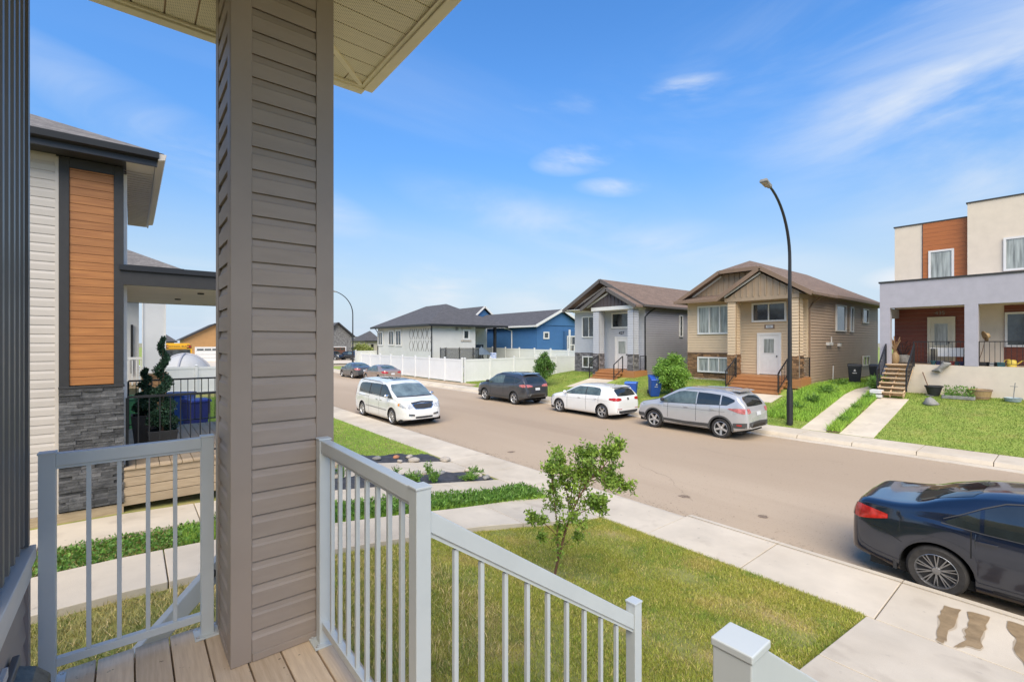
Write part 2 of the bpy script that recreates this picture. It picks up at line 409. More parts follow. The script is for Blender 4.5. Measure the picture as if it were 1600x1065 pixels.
M['stone_grey'] = mat('grey_ledger_stone', (0.22, 0.205, 0.205), 0.85, 0.0, 5, 0.6, 30, c2=(0.11, 0.10, 0.105), world=True)
M['fabric'] = mat('landscape_fabric', (0.055, 0.055, 0.06), 0.8, 0.25, 6, 0.8, 14)
M['rock_pale'] = mat('pale_rock', (0.46, 0.40, 0.33), 0.85, 0.15, 9, 0.5, 30)
M['rock_red'] = mat('red_rock', (0.46, 0.20, 0.10), 0.85, 0.15, 9, 0.5, 30)
M['rock_grey'] = mat('grey_rock', (0.27, 0.26, 0.24), 0.85, 0.15, 9, 0.5, 30)
def leafmat(name, a, b_, rough=0.55):
    m = mat(name, a, rough, 0.0, 7.0, c2=b_, world=True, detail=3)
    t = m.node_tree; b = t.nodes['Principled BSDF']; o = [n for n in t.nodes if n.type == 'OUTPUT_MATERIAL'][0]
    tr = t.nodes.new('ShaderNodeBsdfTranslucent'); ms = t.nodes.new('ShaderNodeMixShader'); ms.inputs[0].default_value = 0.3
    t.links.new(b.inputs['Base Color'].links[0].from_socket, tr.inputs['Color'])
    t.links.new(b.outputs[0], ms.inputs[1]); t.links.new(tr.outputs[0], ms.inputs[2]); t.links.new(ms.outputs[0], o.inputs[0])
    return m
M['leaf'] = leafmat('sapling_leaves', (0.15, 0.27, 0.035), (0.34, 0.46, 0.07))
M['leaf_dark'] = leafmat('dark_leaves', (0.06, 0.15, 0.025), (0.14, 0.26, 0.04))
M['leaf_bright'] = leafmat('bright_shrub_leaves', (0.16, 0.32, 0.04), (0.28, 0.45, 0.075))
M['leaf_weed'] = leafmat('weed_leaves', (0.10, 0.24, 0.03), (0.20, 0.33, 0.06))
M['leaf_topiary'] = mat('topiary_leaves', (0.012, 0.045, 0.022), 0.6, 0.0, 9, c2=(0.03, 0.085, 0.04), world=True)
vary(M['grass'], .13, c=(.50, .40, .14)); vary(M['grass'], .38)
vary(M['grass_dry'], .22, c=(.55, .42, .2)); vary(M['grass_dry'], .45)
M['grass_far'] = mat('far_grass_blades', (0.15, 0.23, 0.03), 0.75, 0.0, 1.1, c2=(0.235, 0.285, 0.045), world=True, detail=6)
layer(M['grass_far'], (0.38, 0.34, 0.09), 1.1, 0.55, 0.72, 5, amount=0.6)
layer(M['grass_far'], (0.11, 0.22, 0.02), 1.9, 0.52, 0.68, 4, amount=0.6, seed=6)
vary(M['grass_far'], .35)
vary(M['grass_lush'], .45)
for k in ('leaf', 'leaf_dark', 'leaf_bright', 'leaf_weed', 'leaf_topiary'): vary(M[k], .4)
vary(M['stone_brown'], .5); vary(M['stone_grey'], .5); vary(M['slate'], .45, 'object')
vary(M['wood'], .13, 'object'); vary(M['wood2'], .10, 'object'); vary(M['plank_orange'], .09, 'object'); vary(M['concrete'], .045, 'object')
vary(M['siding_pale'], .03, 'object'); vary(M['taupe'], .025, 'object')
# perforated soffit: rows of small dark holes and V grooves are drawn by the material only as print-fine detail
def perforated(name, c, pitch=0.011):
    m = mat(name, c, 0.5, 0.03, 3); t = m.node_tree; b = t.nodes['Principled BSDF']
    tcn = t.nodes.new('ShaderNodeTexCoord'); sp = t.nodes.new('ShaderNodeSeparateXYZ'); t.links.new(tcn.outputs['Object'], sp.inputs[0])
    def mth(op, a, b2=None):
        n = t.nodes.new('ShaderNodeMath'); n.operation = op
        for i, v in enumerate((a, b2)):
            if v is None: continue
            if isinstance(v, (int, float)): n.inputs[i].default_value = v
            else: t.links.new(v, n.inputs[i])
        return n.outputs[0]
    k = math.pi/pitch
    s1 = mth('SINE', mth('MULTIPLY', mth('ADD', sp.outputs[0], sp.outputs[1]), k))
    s2 = mth('SINE', mth('MULTIPLY', mth('SUBTRACT', sp.outputs[0], sp.outputs[1]), k))
    p = mth('GREATER_THAN', mth('MULTIPLY', mth('ABSOLUTE', s1), mth('ABSOLUTE', s2)), 0.80)
    mx = t.nodes.new('ShaderNodeMix'); mx.data_type = 'RGBA'
    t.links.new(p, mx.inputs[0]); t.links.new(b.inputs['Base Color'].links[0].from_socket, mx.inputs[6])
    mx.inputs[7].default_value = (0.05, 0.04, 0.03, 1); t.links.new(mx.outputs[2], b.inputs['Base Color'])
    return m
M['perf'] = perforated('perforated_cream_soffit', (0.82, 0.73, 0.53), 0.014)
def shingles(name, c, c2, row=0.075):
    m = mat(name, c, 0.95, 0.0, 14, 0.5, 60, c2=c2, world=True, detail=3)
    t = m.node_tree; b = t.nodes['Principled BSDF']
    g = t.nodes.new('ShaderNodeNewGeometry'); sp = t.nodes.new('ShaderNodeSeparateXYZ'); t.links.new(g.outputs['Position'], sp.inputs[0])
    ad = t.nodes.new('ShaderNodeMath'); ad.operation = 'ADD'; t.links.new(sp.outputs[0], ad.inputs[0]); t.links.new(sp.outputs[1], ad.inputs[1])
    cb = t.nodes.new('ShaderNodeCombineXYZ'); t.links.new(ad.outputs[0], cb.inputs[0]); t.links.new(sp.outputs[2], cb.inputs[1])
    br = t.nodes.new('ShaderNodeTexBrick'); t.links.new(cb.outputs[0], br.inputs['Vector'])
    br.inputs['Scale'].default_value = 1.0; br.inputs['Brick Width'].default_value = 0.3; br.inputs['Row Height'].default_value = row
    br.inputs['Mortar Size'].default_value = 0.006; br.inputs['Mortar Smooth'].default_value = 0.3
    br.inputs['Color1'].default_value = (1, 1, 1, 1); br.inputs['Color2'].default_value = (0.72, 0.72, 0.72, 1); br.inputs['Mortar'].default_value = (0.45, 0.45, 0.45, 1)
    mu = t.nodes.new('ShaderNodeMix'); mu.data_type = 'RGBA'; mu.blend_type = 'MULTIPLY'; mu.inputs[0].default_value = 1
    t.links.new(b.inputs['Base Color'].links[0].from_socket, mu.inputs[6]); t.links.new(br.outputs['Color'], mu.inputs[7])
    t.links.new(mu.outputs[2], b.inputs['Base Color'])
    return m
M['roof_grey'] = shingles('charcoal_shingles', (0.125, 0.12, 0.125), (0.075, 0.072, 0.078))
M['roof_brown'] = shingles('brown_shingles', (0.27, 0.185, 0.135), (0.17, 0.115, 0.085))
M['roof_near'] = shingles('weathered_grey_shingles', (0.26, 0.235, 0.215), (0.15, 0.135, 0.125), 0.06)

# ------------------------------------------------------------------ terrain
NEAR = [(-80, .93), (-3, .93), (0, .92), (1, .88), (2.4, .72), (3.9, .54), (5.1, .37), (6, .245), (6.68, .15)]
FAR = [(19.3, .15), (22, .62), (24.5, 1.08), (26, 1.2), (60, 1.2), (400, 1.0)]
def interp(tab, x):
    return float(np.interp(x, [a for a, b in tab], [b for a, b in tab]))
def near_z(x, y=0):
    z = interp(NEAR, x)
    if y > 16: z = z + (min(z, .45) - z)*min(1, (y-16)/10)
    return z
def lawn_z(x, y=0): return near_z(x, y) - 0.07*max(0.0, min(1.0, (6.68-x)/1.0)) - 0.01
def far_z(x, y=0):
    z = interp(FAR, x)
    if y > 24.5: z = z + (min(z, .32) - z)*min(1, (y-24.5)/3.5)
    return z
def sheet(name, xs, ys, fz, m, kind='structure'):
    vs = [(x, y, fz(x, y)) for y in ys for x in xs]; n = len(xs)
    fs = [(j*n+i, j*n+i+1, (j+1)*n+i+1, (j+1)*n+i) for j in range(len(ys)-1) for i in range(n-1)]
    me = bpy.data.meshes.new(name); me.from_pydata(vs, [], fs); me.shade_smooth()
    return tag(link(name, me, m), kind=kind)
sheet('ground', [-3000, -80, 0, 60, 400, 3000], [-600, -30, 60, 72, 400, 3000], lambda x, y: -0.12, M['field'])
def linsp(a, b, n): return list(np.linspace(a, b, n))
sheet('lawn', [-80, -20, -5, -3] + linsp(-2, 6.68, 30), linsp(-30, 0, 6) + linsp(.5, 14, 24) + linsp(16, 60, 14), lawn_z, M['lawn'])
sheet('far_lawn', linsp(19.3, 30, 28) + [40, 60, 100, 400], linsp(-40, 0, 6) + linsp(2, 30, 26) + linsp(32, 61, 8), lambda x, y: far_z(x, y)-.01, M['lawn_far'])
sheet('road', linsp(8.14, 18.02, 6), linsp(-60, 61, 20), lambda x, y: 0.0, M['road'])
sheet('cross_street', [-120, -20, 8, 18, 60, 200], [61, 66, 72], lambda x, y: 0.0, M['road'])
sheet('far_ground', [-200, -40, 0, 20, 60, 120, 400], [72.0, 74, 90, 130, 400], lambda x, y: 0.10 if y > 73 else 0.02, M['lawn_far'])
sheet('driveway', [3, 8, 16, 40], [72.05, 76, 84, 100], lambda x, y: 0.13, M['concrete'])

# near sidewalk: single slabs, recessed dirt joints
def jit(a): return rnd.uniform(-a, a)
sw = setting('sidewalk')
MB().box(6.69, 7.84, -6.3, 61, -.1, .125).build('joint_bed', M['joint'], sw)
Y0 = 4.62 - 1.55*7
for k in range(43):
    ya, yb = Y0 + 1.55*k + .006, Y0 + 1.55*(k+1) - .006
    j1, j2 = jit(.004), jit(.004)
    zt = .15 + jit(.002)
    o = MB()
    if ya < 4.5:      # raised curb with a tooled groove behind it
        o.box(6.685 + .0, 7.955, ya, yb, 0, zt + j1)
        o.build('slab', M['concrete'], sw, bevel=.008)
        c = MB().prism([(7.992, ya, 0), (8.15, ya, 0), (8.145, ya, .10), (8.12, ya, .135), (7.992, ya, zt + j1)], (0, yb-ya, 0))
        c.build('curb', M['concrete'], sw)
    else:
        c = MB().prism([(6.685, ya, 0), (8.15, ya, 0), (8.15, ya, .012), (8.02, ya, .10), (7.85, ya, zt), (6.685, ya, zt)], (0, yb-ya, 0))
        c.build('slab', M['concrete'], sw, bevel=.006)
fs_ = setting('far_sidewalk')
MB().box(18.05, 19.28, -6, 61, -.1, .105).build('joint_bed', M['joint'], fs_)
for k in range(40):
    ya, yb = -3.3 + 1.6*k + .008, -3.3 + 1.6*(k+1) - .008
    zt = .14 + jit(.003)
    c = MB().prism([(18.0, ya, 0), (19.29, ya, 0), (19.29, ya, zt), (18.2, ya, zt), (18.06, ya, .125), (18.0, ya, .02)], (0, yb-ya, 0))
    c.build('slab', M['concrete'], fs_, bevel=.01)
MB().box(17.62, 17.99, -6, 61, -.02, .012).build('gutter', M['concrete'], fs_)

def walk(name, segs, joints, zf, mt=None, thick=.10):
    """segs: function x -> (ylo, yhi); slabs between joints along x"""
    r = setting(name)
    for a, b in zip(joints[:-1], joints[1:]):
        a2, b2 = a + .006, b - .006; n = 4; m = MB(); vs = []
        xs = [a2 + (b2-a2)*i/n for i in range(n+1)]
        for x in xs:
            lo_, hi_ = segs(x)
            z = zf(x, (lo_+hi_)/2)
            vs += [(x, lo_, z-thick-.08), (x, lo_, z), (x, hi_, z), (x, hi_, z-thick-.08)]
        fs = []
        for i in range(n):
            for j in range(4):
                k = (j+1) % 4; fs.append((i*4+j, i*4+k, i*4+4+k, i*4+4+j))
        fs += [(0, 1, 2, 3), (n*4+3, n*4+2, n*4+1, n*4)]
        m.add(vs, fs).build('slab', M['concrete'] if mt is None else mt, r, bevel=.008)
    return r
ss = lambda t: max(0, min(1, t))**2*(3-2*max(0, min(1, t)))
nz = lambda x, y: near_z(x, y) + .0
walk('side_walk', lambda x: (5.92 - .34*ss((x-4)/2.7), 6.88 + .2*ss((x-4)/2.7)), [-6, -4.4, -2.8, -1.2, .3, 1.85, 3.4, 5.0, 6.67], nz)
walk('neighbour_side_walk', lambda x: (7.72, 8.62), [-6, -4.2, -2.4, -.85, .75, 2.3, 3.85, 5.3, 6.67], nz)
walk('neighbour_front_walk', lambda x: (9.58, 10.80), [2.6, 4.0, 5.4, 6.67], nz)
walk('front_walk', lambda x: (-.35, 1.594), [1.9, 3.5, 5.1, 6.67], nz)
walk('far_side_path', lambda x: (5.82, 6.62), [19.31, 21, 22.7, 24.4, 26.1, 27.8, 29.5], far_z)
walk('far_front_path', lambda x: (4.42 - .0*x, 5.40), [19.31, 21, 22.7, 24.4], far_z)
walk('grey_house_front_path', lambda x: (18.9, 20.9), [21.6, 23.2, 24.3], far_z)
walk('brown_house_front_path', lambda x: (8.8, 11.6), [22.2, 23.5], far_z)

# ------------------------------------------------------------------ grass blades
def blades(name, n, region, zf, mt, h=(.03, .06), wd=.008, lean=.6, seed=1):
    g = np.random.default_rng(seed)
    pts = []
    x0, x1, y0, y1 = region['box']; keep = region.get('keep')
    x = g.uniform(x0, x1, n); y = g.uniform(y0, y1, n)
    if keep is not None:
        k = keep(x, y); x, y = x[k], y[k]
    n = len(x)
    z = zf(x, y)
    hh = g.uniform(h[0], h[1], n); a = g.uniform(0, 2*np.pi, n); l = g.uniform(0, lean, n)*hh; b = g.uniform(0, 2*np.pi, n)
    wx, wy = np.cos(a)*wd/2, np.sin(a)*wd/2
    v = np.empty((n, 3, 3))
    v[:, 0] = np.stack([x-wx, y-wy, z-.004], 1); v[:, 1] = np.stack([x+wx, y+wy, z-.004], 1)
    v[:, 2] = np.stack([x+np.cos(b)*l, y+np.sin(b)*l, z+hh], 1)
    return mesh_np(name, v.reshape(-1, 3), 3, mt)
def mesh_np(name, v, k, mt):
    me = bpy.data.meshes.new(name); nv = len(v); nf = nv//k
    me.vertices.add(nv); me.vertices.foreach_set('co', v.astype('f4').ravel())
    me.loops.add(nv); me.loops.foreach_set('vertex_index', np.arange(nv, dtype='i4'))
    me.polygons.add(nf); me.polygons.foreach_set('loop_start', np.arange(0, nv, k, dtype='i4'))
    me.polygons.foreach_set('loop_total', np.full(nf, k, dtype='i4'))
    me.update(calc_edges=True); me.materials.append(mt)
    return me
nxs = np.array([a for a, b in NEAR]); nzs = np.array([b for a, b in NEAR])
fxs = np.array([a for a, b in FAR]); fzs = np.array([b for a, b in FAR])
def vnear(x, y):
    z = np.interp(x, nxs, nzs)
    z = np.where(y > 16, z + (np.minimum(z, .45)-z)*np.minimum(1, (y-16)/10), z)
    return z - .07*np.clip(6.68-x, 0, 1) - .01
def vfar(x, y):
    z = np.interp(x, fxs, fzs)
    return np.where(y > 24.5, z + (np.minimum(z, .32)-z)*np.minimum(1, (y-24.5)/3.5), z) - .01
def grass(name, *a, label=None, **k):
    me = blades(name, *a, **k); o = bpy.data.objects.new(name, me); col.objects.link(o)
    return tag(o, label, 'grass', kind='stuff')
def clump(f, s=1.3):   # density mask from layered sines
    return lambda x, y: f(x, y)
def k_front(x, y):
    m = (np.sin(x*3.1+y*1.7)*np.sin(y*2.3-x*1.1) + np.sin(x*7.3)*np.sin(y*6.1)*.6)
    r = np.random.default_rng(5).uniform(-1.4, 1.0, len(x))
    edge = (y < 1.75) | (x > 6.45)
    t = np.clip((x-4)/2.7, 0, 1); t = t*t*(3-2*t)
    return ((m > r-.35) | edge) & (y < 5.925-.34*t)
grass('front_lawn_grass', 330000, dict(box=(.85, 6.705, 1.595, 5.93), keep=k_front), vnear, M['grass'], h=(.014, .042), wd=.0075, lean=1.3, seed=2,
      label='short patchy green and yellow grass of the front lawn below the porch')
grass('side_lawn_grass', 42000, dict(box=(-2.2, 3.0, 3.2, 5.9)), vnear, M['grass_dry'], h=(.03, .07), wd=.008, lean=1.4, seed=3,
      label='dry yellowish grass between the porch and the side walk')
grass('strip_dry_grass', 9000, dict(box=(-2, 1.1, 6.95, 7.7)), vnear, M['grass_dry'], h=(.03, .09), wd=.012, lean=1.3, seed=14,
      label='thin dry grass at the house end of the strip between the walks')
grass('strip_grass', 20000, dict(box=(.5, 6.66, 6.95, 7.7)), vnear, M['grass_lush'], h=(.06, .14), wd=.014, lean=1.0, seed=4,
      label='tall green weeds and grass in the strip between the two side walks')
grass('neighbour_lawn_grass', 110000, dict(box=(1.8, 6.70, 11.83, 30)), vnear, M['grass_lush'], h=(.02, .05), wd=.013, lean=1.0, seed=5,
      label='lush bright green grass of the neighbour lawn beside the sidewalk')
def k_far(x, y):
    p = ((y > 5.8) & (y < 6.65) & (x < 29.5)) | ((y > 4.4) & (y < 5.42) & (x < 24.4))
    p |= (x > 26) & (((y > 8.5) & (y < 15.1)) | ((y > 18.1) & (y < 24.4)) | (y < 5.4)) | ((x > 23.4) & (y > 8.6) & (y < 12)) | ((x > 22.2) & (y > 8.8) & (y < 11.6)) | ((x > 21.6) & (y > 18.4) & (y < 21))
    p |= ((y > 15) & (y < 16.4) & (x > 23)) & False
    p |= (y > 28.1) & (x < 19.9)
    return ~p
grass('far_lawns_grass', 270000, dict(box=(19.27, 30, -1, 30), keep=k_far), vfar, M['grass_far'], h=(.025, .065), wd=.017, lean=1.0, seed=6,
      label='green grass of the lawns in front of the houses across the street')
grass('far_weed_strip', 9000, dict(box=(19.4, 27, 5.42, 5.80)), vfar, M['grass_lush'], h=(.08, .28), wd=.03, lean=.8, seed=7,
      label='weeds growing in the dirt strip between the two far concrete paths')
grass('far_bank_weeds', 22000, dict(box=(20.2, 31, 6.65, 8.4)), vfar, M['grass_lush'], h=(.08, .24), wd=.035, lean=.9, seed=8,
      label='tall green weeds beside the far path next to the brown house')

# ------------------------------------------------------------------ our house: porch
DZ = 1.95                                   # deck surface
deck = thing('porch_deck', (0, 0, DZ), 'weathered wooden porch deck of long boards under the siding pillar', 'deck')
edges = [.014 + .1285*k for k in range(-3, 7)]
for a, b in zip(edges[:-1], edges[1:]):
    a2 = max(a, -.31) + .003
    MB().box(a2, b-.003, -1.0 + jit(.01), 2.76 + jit(.004), DZ-.035, DZ + jit(.001)).build('deck_board', M['wood'], deck, world=True, bevel=.004)
MB().box(-.31, .79, 2.70, 2.745, DZ-.25, DZ-.04).box(.755, .79, -1.0, 2.69, DZ-.25, DZ-.04).build('rim_joist', M['wood'], deck, world=True)
for px_, py_ in ((.7, 2.6), (.7, 0), (-.2, 2.6)):
    MB().box(px_-.05, px_+.05, py_-.05, py_+.05, .5, DZ-.25).build('support_post', M['wood'], deck, world=True)
MB().box(-.3, .74, -.95, 2.68, DZ-.30, DZ-.27).build('joist_shadow_board', M['wood'], deck, world=True)

pil = thing('porch_pillar', (.548, 2.525, DZ), 'tall square porch pillar clad in taupe vinyl siding', 'pillar')
PX0, PX1, PY0, PY1, PT = .33, .765, 2.303, 2.745, 5.12
MB().box(PX0+.02, PX1-.02, PY0+.02, PY1-.02, DZ, PT).build('core', M['taupe_trim'], pil, world=True)
def trim_corner(x, y, sx, sy):
    w_ = .082; t_ = .017
    m = MB()
    m.box(x, x+sx*w_, y, y+sy*t_, DZ+.002, PT); m.box(x, x+sx*t_, y+sy*(t_+.0005), y+sy*w_, DZ+.002, PT)
    return m
for (x, y, sx, sy) in ((PX0, PY0, 1, 1), (PX1, PY0, -1, 1), (PX0, PY1, 1, -1), (PX1, PY1, -1, -1)):
    trim_corner(x, y, sx, sy).build('corner_trim', M['taupe_trim'], pil, world=True, bevel=.003)
z = DZ + .03; P = .1016; i = 0
while z < PT:
    zt = z + P
    # south face (towards the camera) and west face, plus the two hidden ones
    for (p0, p1, n) in (((PX0+.083, PY0+.016), (PX1-.083, PY0+.016), (0, -1)), ((PX0+.016, PY1-.083), (PX0+.016, PY0+.083), (-1, 0)),
                        ((PX1-.083, PY1-.016), (PX0+.083, PY1-.016), (0, 1)), ((PX1-.016, PY0+.083), (PX1-.016, PY1-.083), (1, 0))):
        m = MB(); prs = [(-.004, z+.004), (.0135, z), (.0140, z + P*.63), (.0075, z + P*.72), (.002, z + P*.995)]
        vs = []
        for o_, zz in prs: vs += [(p0[0]+n[0]*o_, p0[1]+n[1]*o_, zz), (p1[0]+n[0]*o_, p1[1]+n[1]*o_, zz)]
        m.add(vs, [(2*q, 2*q+1, 2*q+3, 2*q+2) for q in range(4)])
        m.build('siding_board', M['taupe'], pil, world=True, fix=False)
    z = zt
MB().box(PX0+.083, PX1-.083, PY0-.006, PY0+.012, DZ+.002, DZ+.034).box(PX0-.002, PX0+.012, PY0+.083, PY1-.083, DZ+.002, DZ+.034).build('base_trim', M['taupe_trim'], pil, world=True, bevel=.002)

# porch roof: perforated soffit panels, mitred at the corner
SZ, SX, SY = 5.05, 1.21, 3.04
rf = thing('porch_roof', (.2, 0, SZ), 'porch roof corner overhead with cream perforated soffit panels and fascia', 'roof')
W_ = .0
def soffit_panel(poly):
    m = MB().prism([(x, y, SZ) for x, y in poly], (0, 0, .008)); return m.build('soffit_panel', M['perf'], rf, world=True)
pw = .133
# panels running along X (right of the mitre)
y = SY - .012; k = 0
mit = lambda yy: SX - .012 - (SY - .012 - yy)         # x on the mitre line at this y
while y > .62:
    yb = y - pw
    xa, xb = max(mit(y), -.3), max(mit(yb), -.3)
    pl = [(SX-.012, yb+.004), (SX-.012, y-.004), (xa+.012, y-.004), (xb+.012, yb+.004)]
    if SX-.012 - xa < .02: pl = [(SX-.012, yb+.004), (SX-.012, y-.004), (xb+.014, yb+.004)]
    soffit_panel(pl)
    MB().box(max(xa, xb)+.02, SX-.012, yb-.003, yb+.003, SZ+.006, SZ+.010).build('groove', M['cream_soffit'], rf, world=True)
    y = yb
x = SX - .012
while x > -1.6:
    xb = x - pw
    ylim = lambda xx: max(SY - .012 - (SX - .012 - xx), SY - 1.5)
    pl = [(xb+.004, SY-.012), (x-.004, SY-.012), (x-.004, ylim(x)+.012), (xb+.004, ylim(xb)+.012)]
    if SX - .012 - x < .02: pl = [(xb+.004, SY-.012), (x-.004, SY-.012), (xb+.004, ylim(xb)+.014)]
    soffit_panel(pl); x = xb
MB().bar((SX-.012, SY-.012, SZ-.004), (SX-1.5, SY-1.5, SZ-.004), .03, .012).build('mitre_strip', M['cream_soffit'], rf, world=True)
MB().box(-1.6, SX-.0, SY-.012, SY+.05, SZ-.022, SZ+.15).box(SX-.012+.0005, SX+.05, .5, SY-.0125, SZ-.022, SZ+.15).build('fascia', M['cream_soffit'], rf, world=True, bevel=.004)
MB().box(-1.6, SX-.013, SY-.034, SY-.0125, SZ-.012, SZ-.001).box(SX-.034, SX-.013, .5, SY-.035, SZ-.012, SZ-.001).build('channel_trim', M['cream_soffit'], rf, world=True)
MB().box(-1.6, SX+.02, .5, SY+.02, SZ+.012, SZ+.06).build('ceiling_deck', M['wood'], rf, world=True)  # roof stops short out of view so sunlight reaches the pillar
MB().prism([(-1.6, .5, SZ+.15), (SX+.05, .5, SZ+.15), (-1.6, .5, SZ+.7)], (0, SY-.5, 0)).build('roof_slope', M['roof_near'], rf, world=True)

# our house wall at the left edge
hs_ = thing('own_house', (-.31, 0, DZ), 'own house wall with dark vertical ribbed cladding above a white ledge', 'house')
WX, WY = -.31, 2.615
MB().box(-3.5, WX-.03, 1.88, WY-.02, .7, 5.2).box(-3.5, -1.9, -5, 1.879, .7, 5.2).build('wall', M['charcoal'], hs_, world=True)  # unseen front set back and kept low to let sun onto the pillar
yy = WY - .055; k = 0
M['rib_dark'] = mat('dark_metal_cladding', (0.012, 0.012, 0.013), 0.45, 0.05, 3)
M['rib_light'] = mat('grey_metal_cladding', (0.15, 0.142, 0.135), 0.4, 0.05, 3)
MB().box(WX-.02, WX+.004, WY-.036, WY, 2.56, 5.04).build('corner_trim', M['rib_light'], hs_, world=True)
while yy > 1.93:
    MB().prism([(WX-.028, yy, 2.58), (WX-.002, yy-.012, 2.58), (WX-.002, yy-.040, 2.58), (WX-.028, yy-.052, 2.58)], (0, 0, 2.47)).build('cladding_rib', M['rib_light'], hs_, world=True)
    yy -= .092
MB().box(WX-.03, WX-.027, 1.88, WY-.036, 2.56, 5.05).build('cladding_sheet', M['rib_dark'], hs_, world=True)
MB().box(WX-.03, WX+.022, 1.88, WY, 2.50, 2.556).box(WX-.03, WX+.010, 1.88, WY-.002, 2.43, 2.4995).build('ledge', M['white_trim'], hs_, world=True, bevel=.003)
M['taupe_low'] = mat('light_taupe_siding', (0.34, 0.285, 0.26), 0.5, 0.04, 3)
z = .9
while z < 2.42:
    m = MB().lap((WX-.012, WY-.05), (WX-.012, 1.88), z, min(z+.1016, 2.43), .1016, .012, (1, 0)); m.build('siding_board', M['taupe_low'], hs_, world=True, fix=False); z += .1016
MB().box(WX-.025, WX+.006, WY-.05, WY-.001, .9, 2.428).build('lower_corner_trim', M['taupe_low'], hs_, world=True)
MB().box(WX-.01, WX+.012, 1.95, 1.975, DZ, 2.3).box(WX-.01, WX+.012, 1.95, 2.14, 2.3, 2.33).build('downspout_trim', M['white_trim'], hs_, world=True)
oc = thing('outlet_cover', (WX, 2.25, 2.1), 'smoked plastic weatherproof outlet cover low on the wall behind the left railing post', 'outlet cover')
m = mat('smoked_plastic', (0.09, 0.09, 0.075), 0.35, 0.5, 22, spec=0.5, trans=0.2)
bx_ = MB().prism([(WX+.004, 2.14, 2.03), (WX+.095, 2.15, 2.03), (WX+.095, 2.15, 2.20), (WX+.06, 2.15, 2.24), (WX+.004, 2.14, 2.27)], (0, .13, 0))
bx_.build('cover', m, oc, world=True, bevel=.006)
MB().box(WX, WX+.02, 2.12, 2.29, 2.01, 2.29).build('backplate', M['rib_light'], oc, world=True, bevel=.003)
MB().box(WX+.0955, WX+.1, 2.205, 2.222, 2.03, 2.20).box(WX+.0955, WX+.1, 2.15, 2.28, 2.11, 2.122).build('rib', M['black_plastic'], oc, world=True)
MB().box(WX+.02, WX+.05, 2.17, 2.25, 2.08, 2.18).build('socket', M['rock_grey'], oc, world=True)

# railings
def rail_run(name, a, b, label, post_a=True, post_b=True, top=.955, low=.09, pitch=.105, zlow=None, group=None, feet=True, ph=None, nb=None):
    """a, b: post centres with deck z; sloped when z differs"""
    a = Vector(a); b = Vector(b); r = thing(name, a, label, 'railing', group)
    d = Vector((b.x-a.x, b.y-a.y, 0)); L = d.length; d.normalize(); s = .0255
    for p, f in ((a, post_a), (b, post_b)):
        if not f: continue
        h = ph[0] if (ph and f == 'a') else top
        if ph: h = ph[0] if p is a else ph[1]
        MB().box(p.x-s, p.x+s, p.y-s, p.y+s, p.z+.004, p.z+h-.006).build('post', M['rail'], r, world=True, bevel=.002)
        MB().box(p.x-s-.003, p.x+s+.003, p.y-s-.003, p.y+s+.003, p.z+h-.008, p.z+h).build('post_cap', M['rail'], r, world=True, bevel=.002)
        if feet:
            MB().box(p.x-.052, p.x+.052, p.y-.052, p.y+.052, p.z+.001, p.z+.010).build('post_foot', M['rail'], r, world=True, bevel=.002)
            for i in (-1, 1):
                for j in (-1, 1):
                    MB().lathe([(.007, 0), (.007, .006), (.003, .009)], 6, Matrix.Translation((p.x+i*.04, p.y+j*.04, p.z+.010))).build('bolt', M['alloy'], r, world=True)
    u0 = a + d*s; u1 = b - d*s
    tt = top - .008
    sl = Vector((0, 0, 1))
    MB().bar(u0 + sl*(tt-.026), u1 + sl*(tt-.026), .042, .052).build('top_rail', M['rail'], r, world=True, bevel=.003)
    MB().bar(u0 + sl*(tt-.058), u1 + sl*(tt-.058), .028, .011).build('baluster_channel', M['rail'], r, world=True)
    MB().bar(u0 + sl*(low+.0), u1 + sl*(low+.0), .030, .034).build('bottom_rail', M['rail'], r, world=True, bevel=.002)
    nb = nb or max(1, round(L/pitch) - 1)
    for i in range(nb):
        t = (i+1)/(nb+1); p = u0.lerp(u1, t)
        MB().box(p.x-.008, p.x+.008, p.y-.008, p.y+.008, p.z+low+.017, p.z+tt-.062).build('baluster', M['rail'], r, world=True, bevel=.001)
    return r
G = 'light grey aluminium porch railings'
rail_run('porch_railing', (-.262, 2.67, DZ), (.285, 2.67, DZ), 'short level grey aluminium railing at the left between house wall and pillar', group=G, nb=4)
rail_run('porch_railing', (.70, 2.25, DZ), (.70, 1.31, DZ), 'level grey aluminium railing running from the pillar to the corner post above the stairs', group=G, top=.955, nb=8)
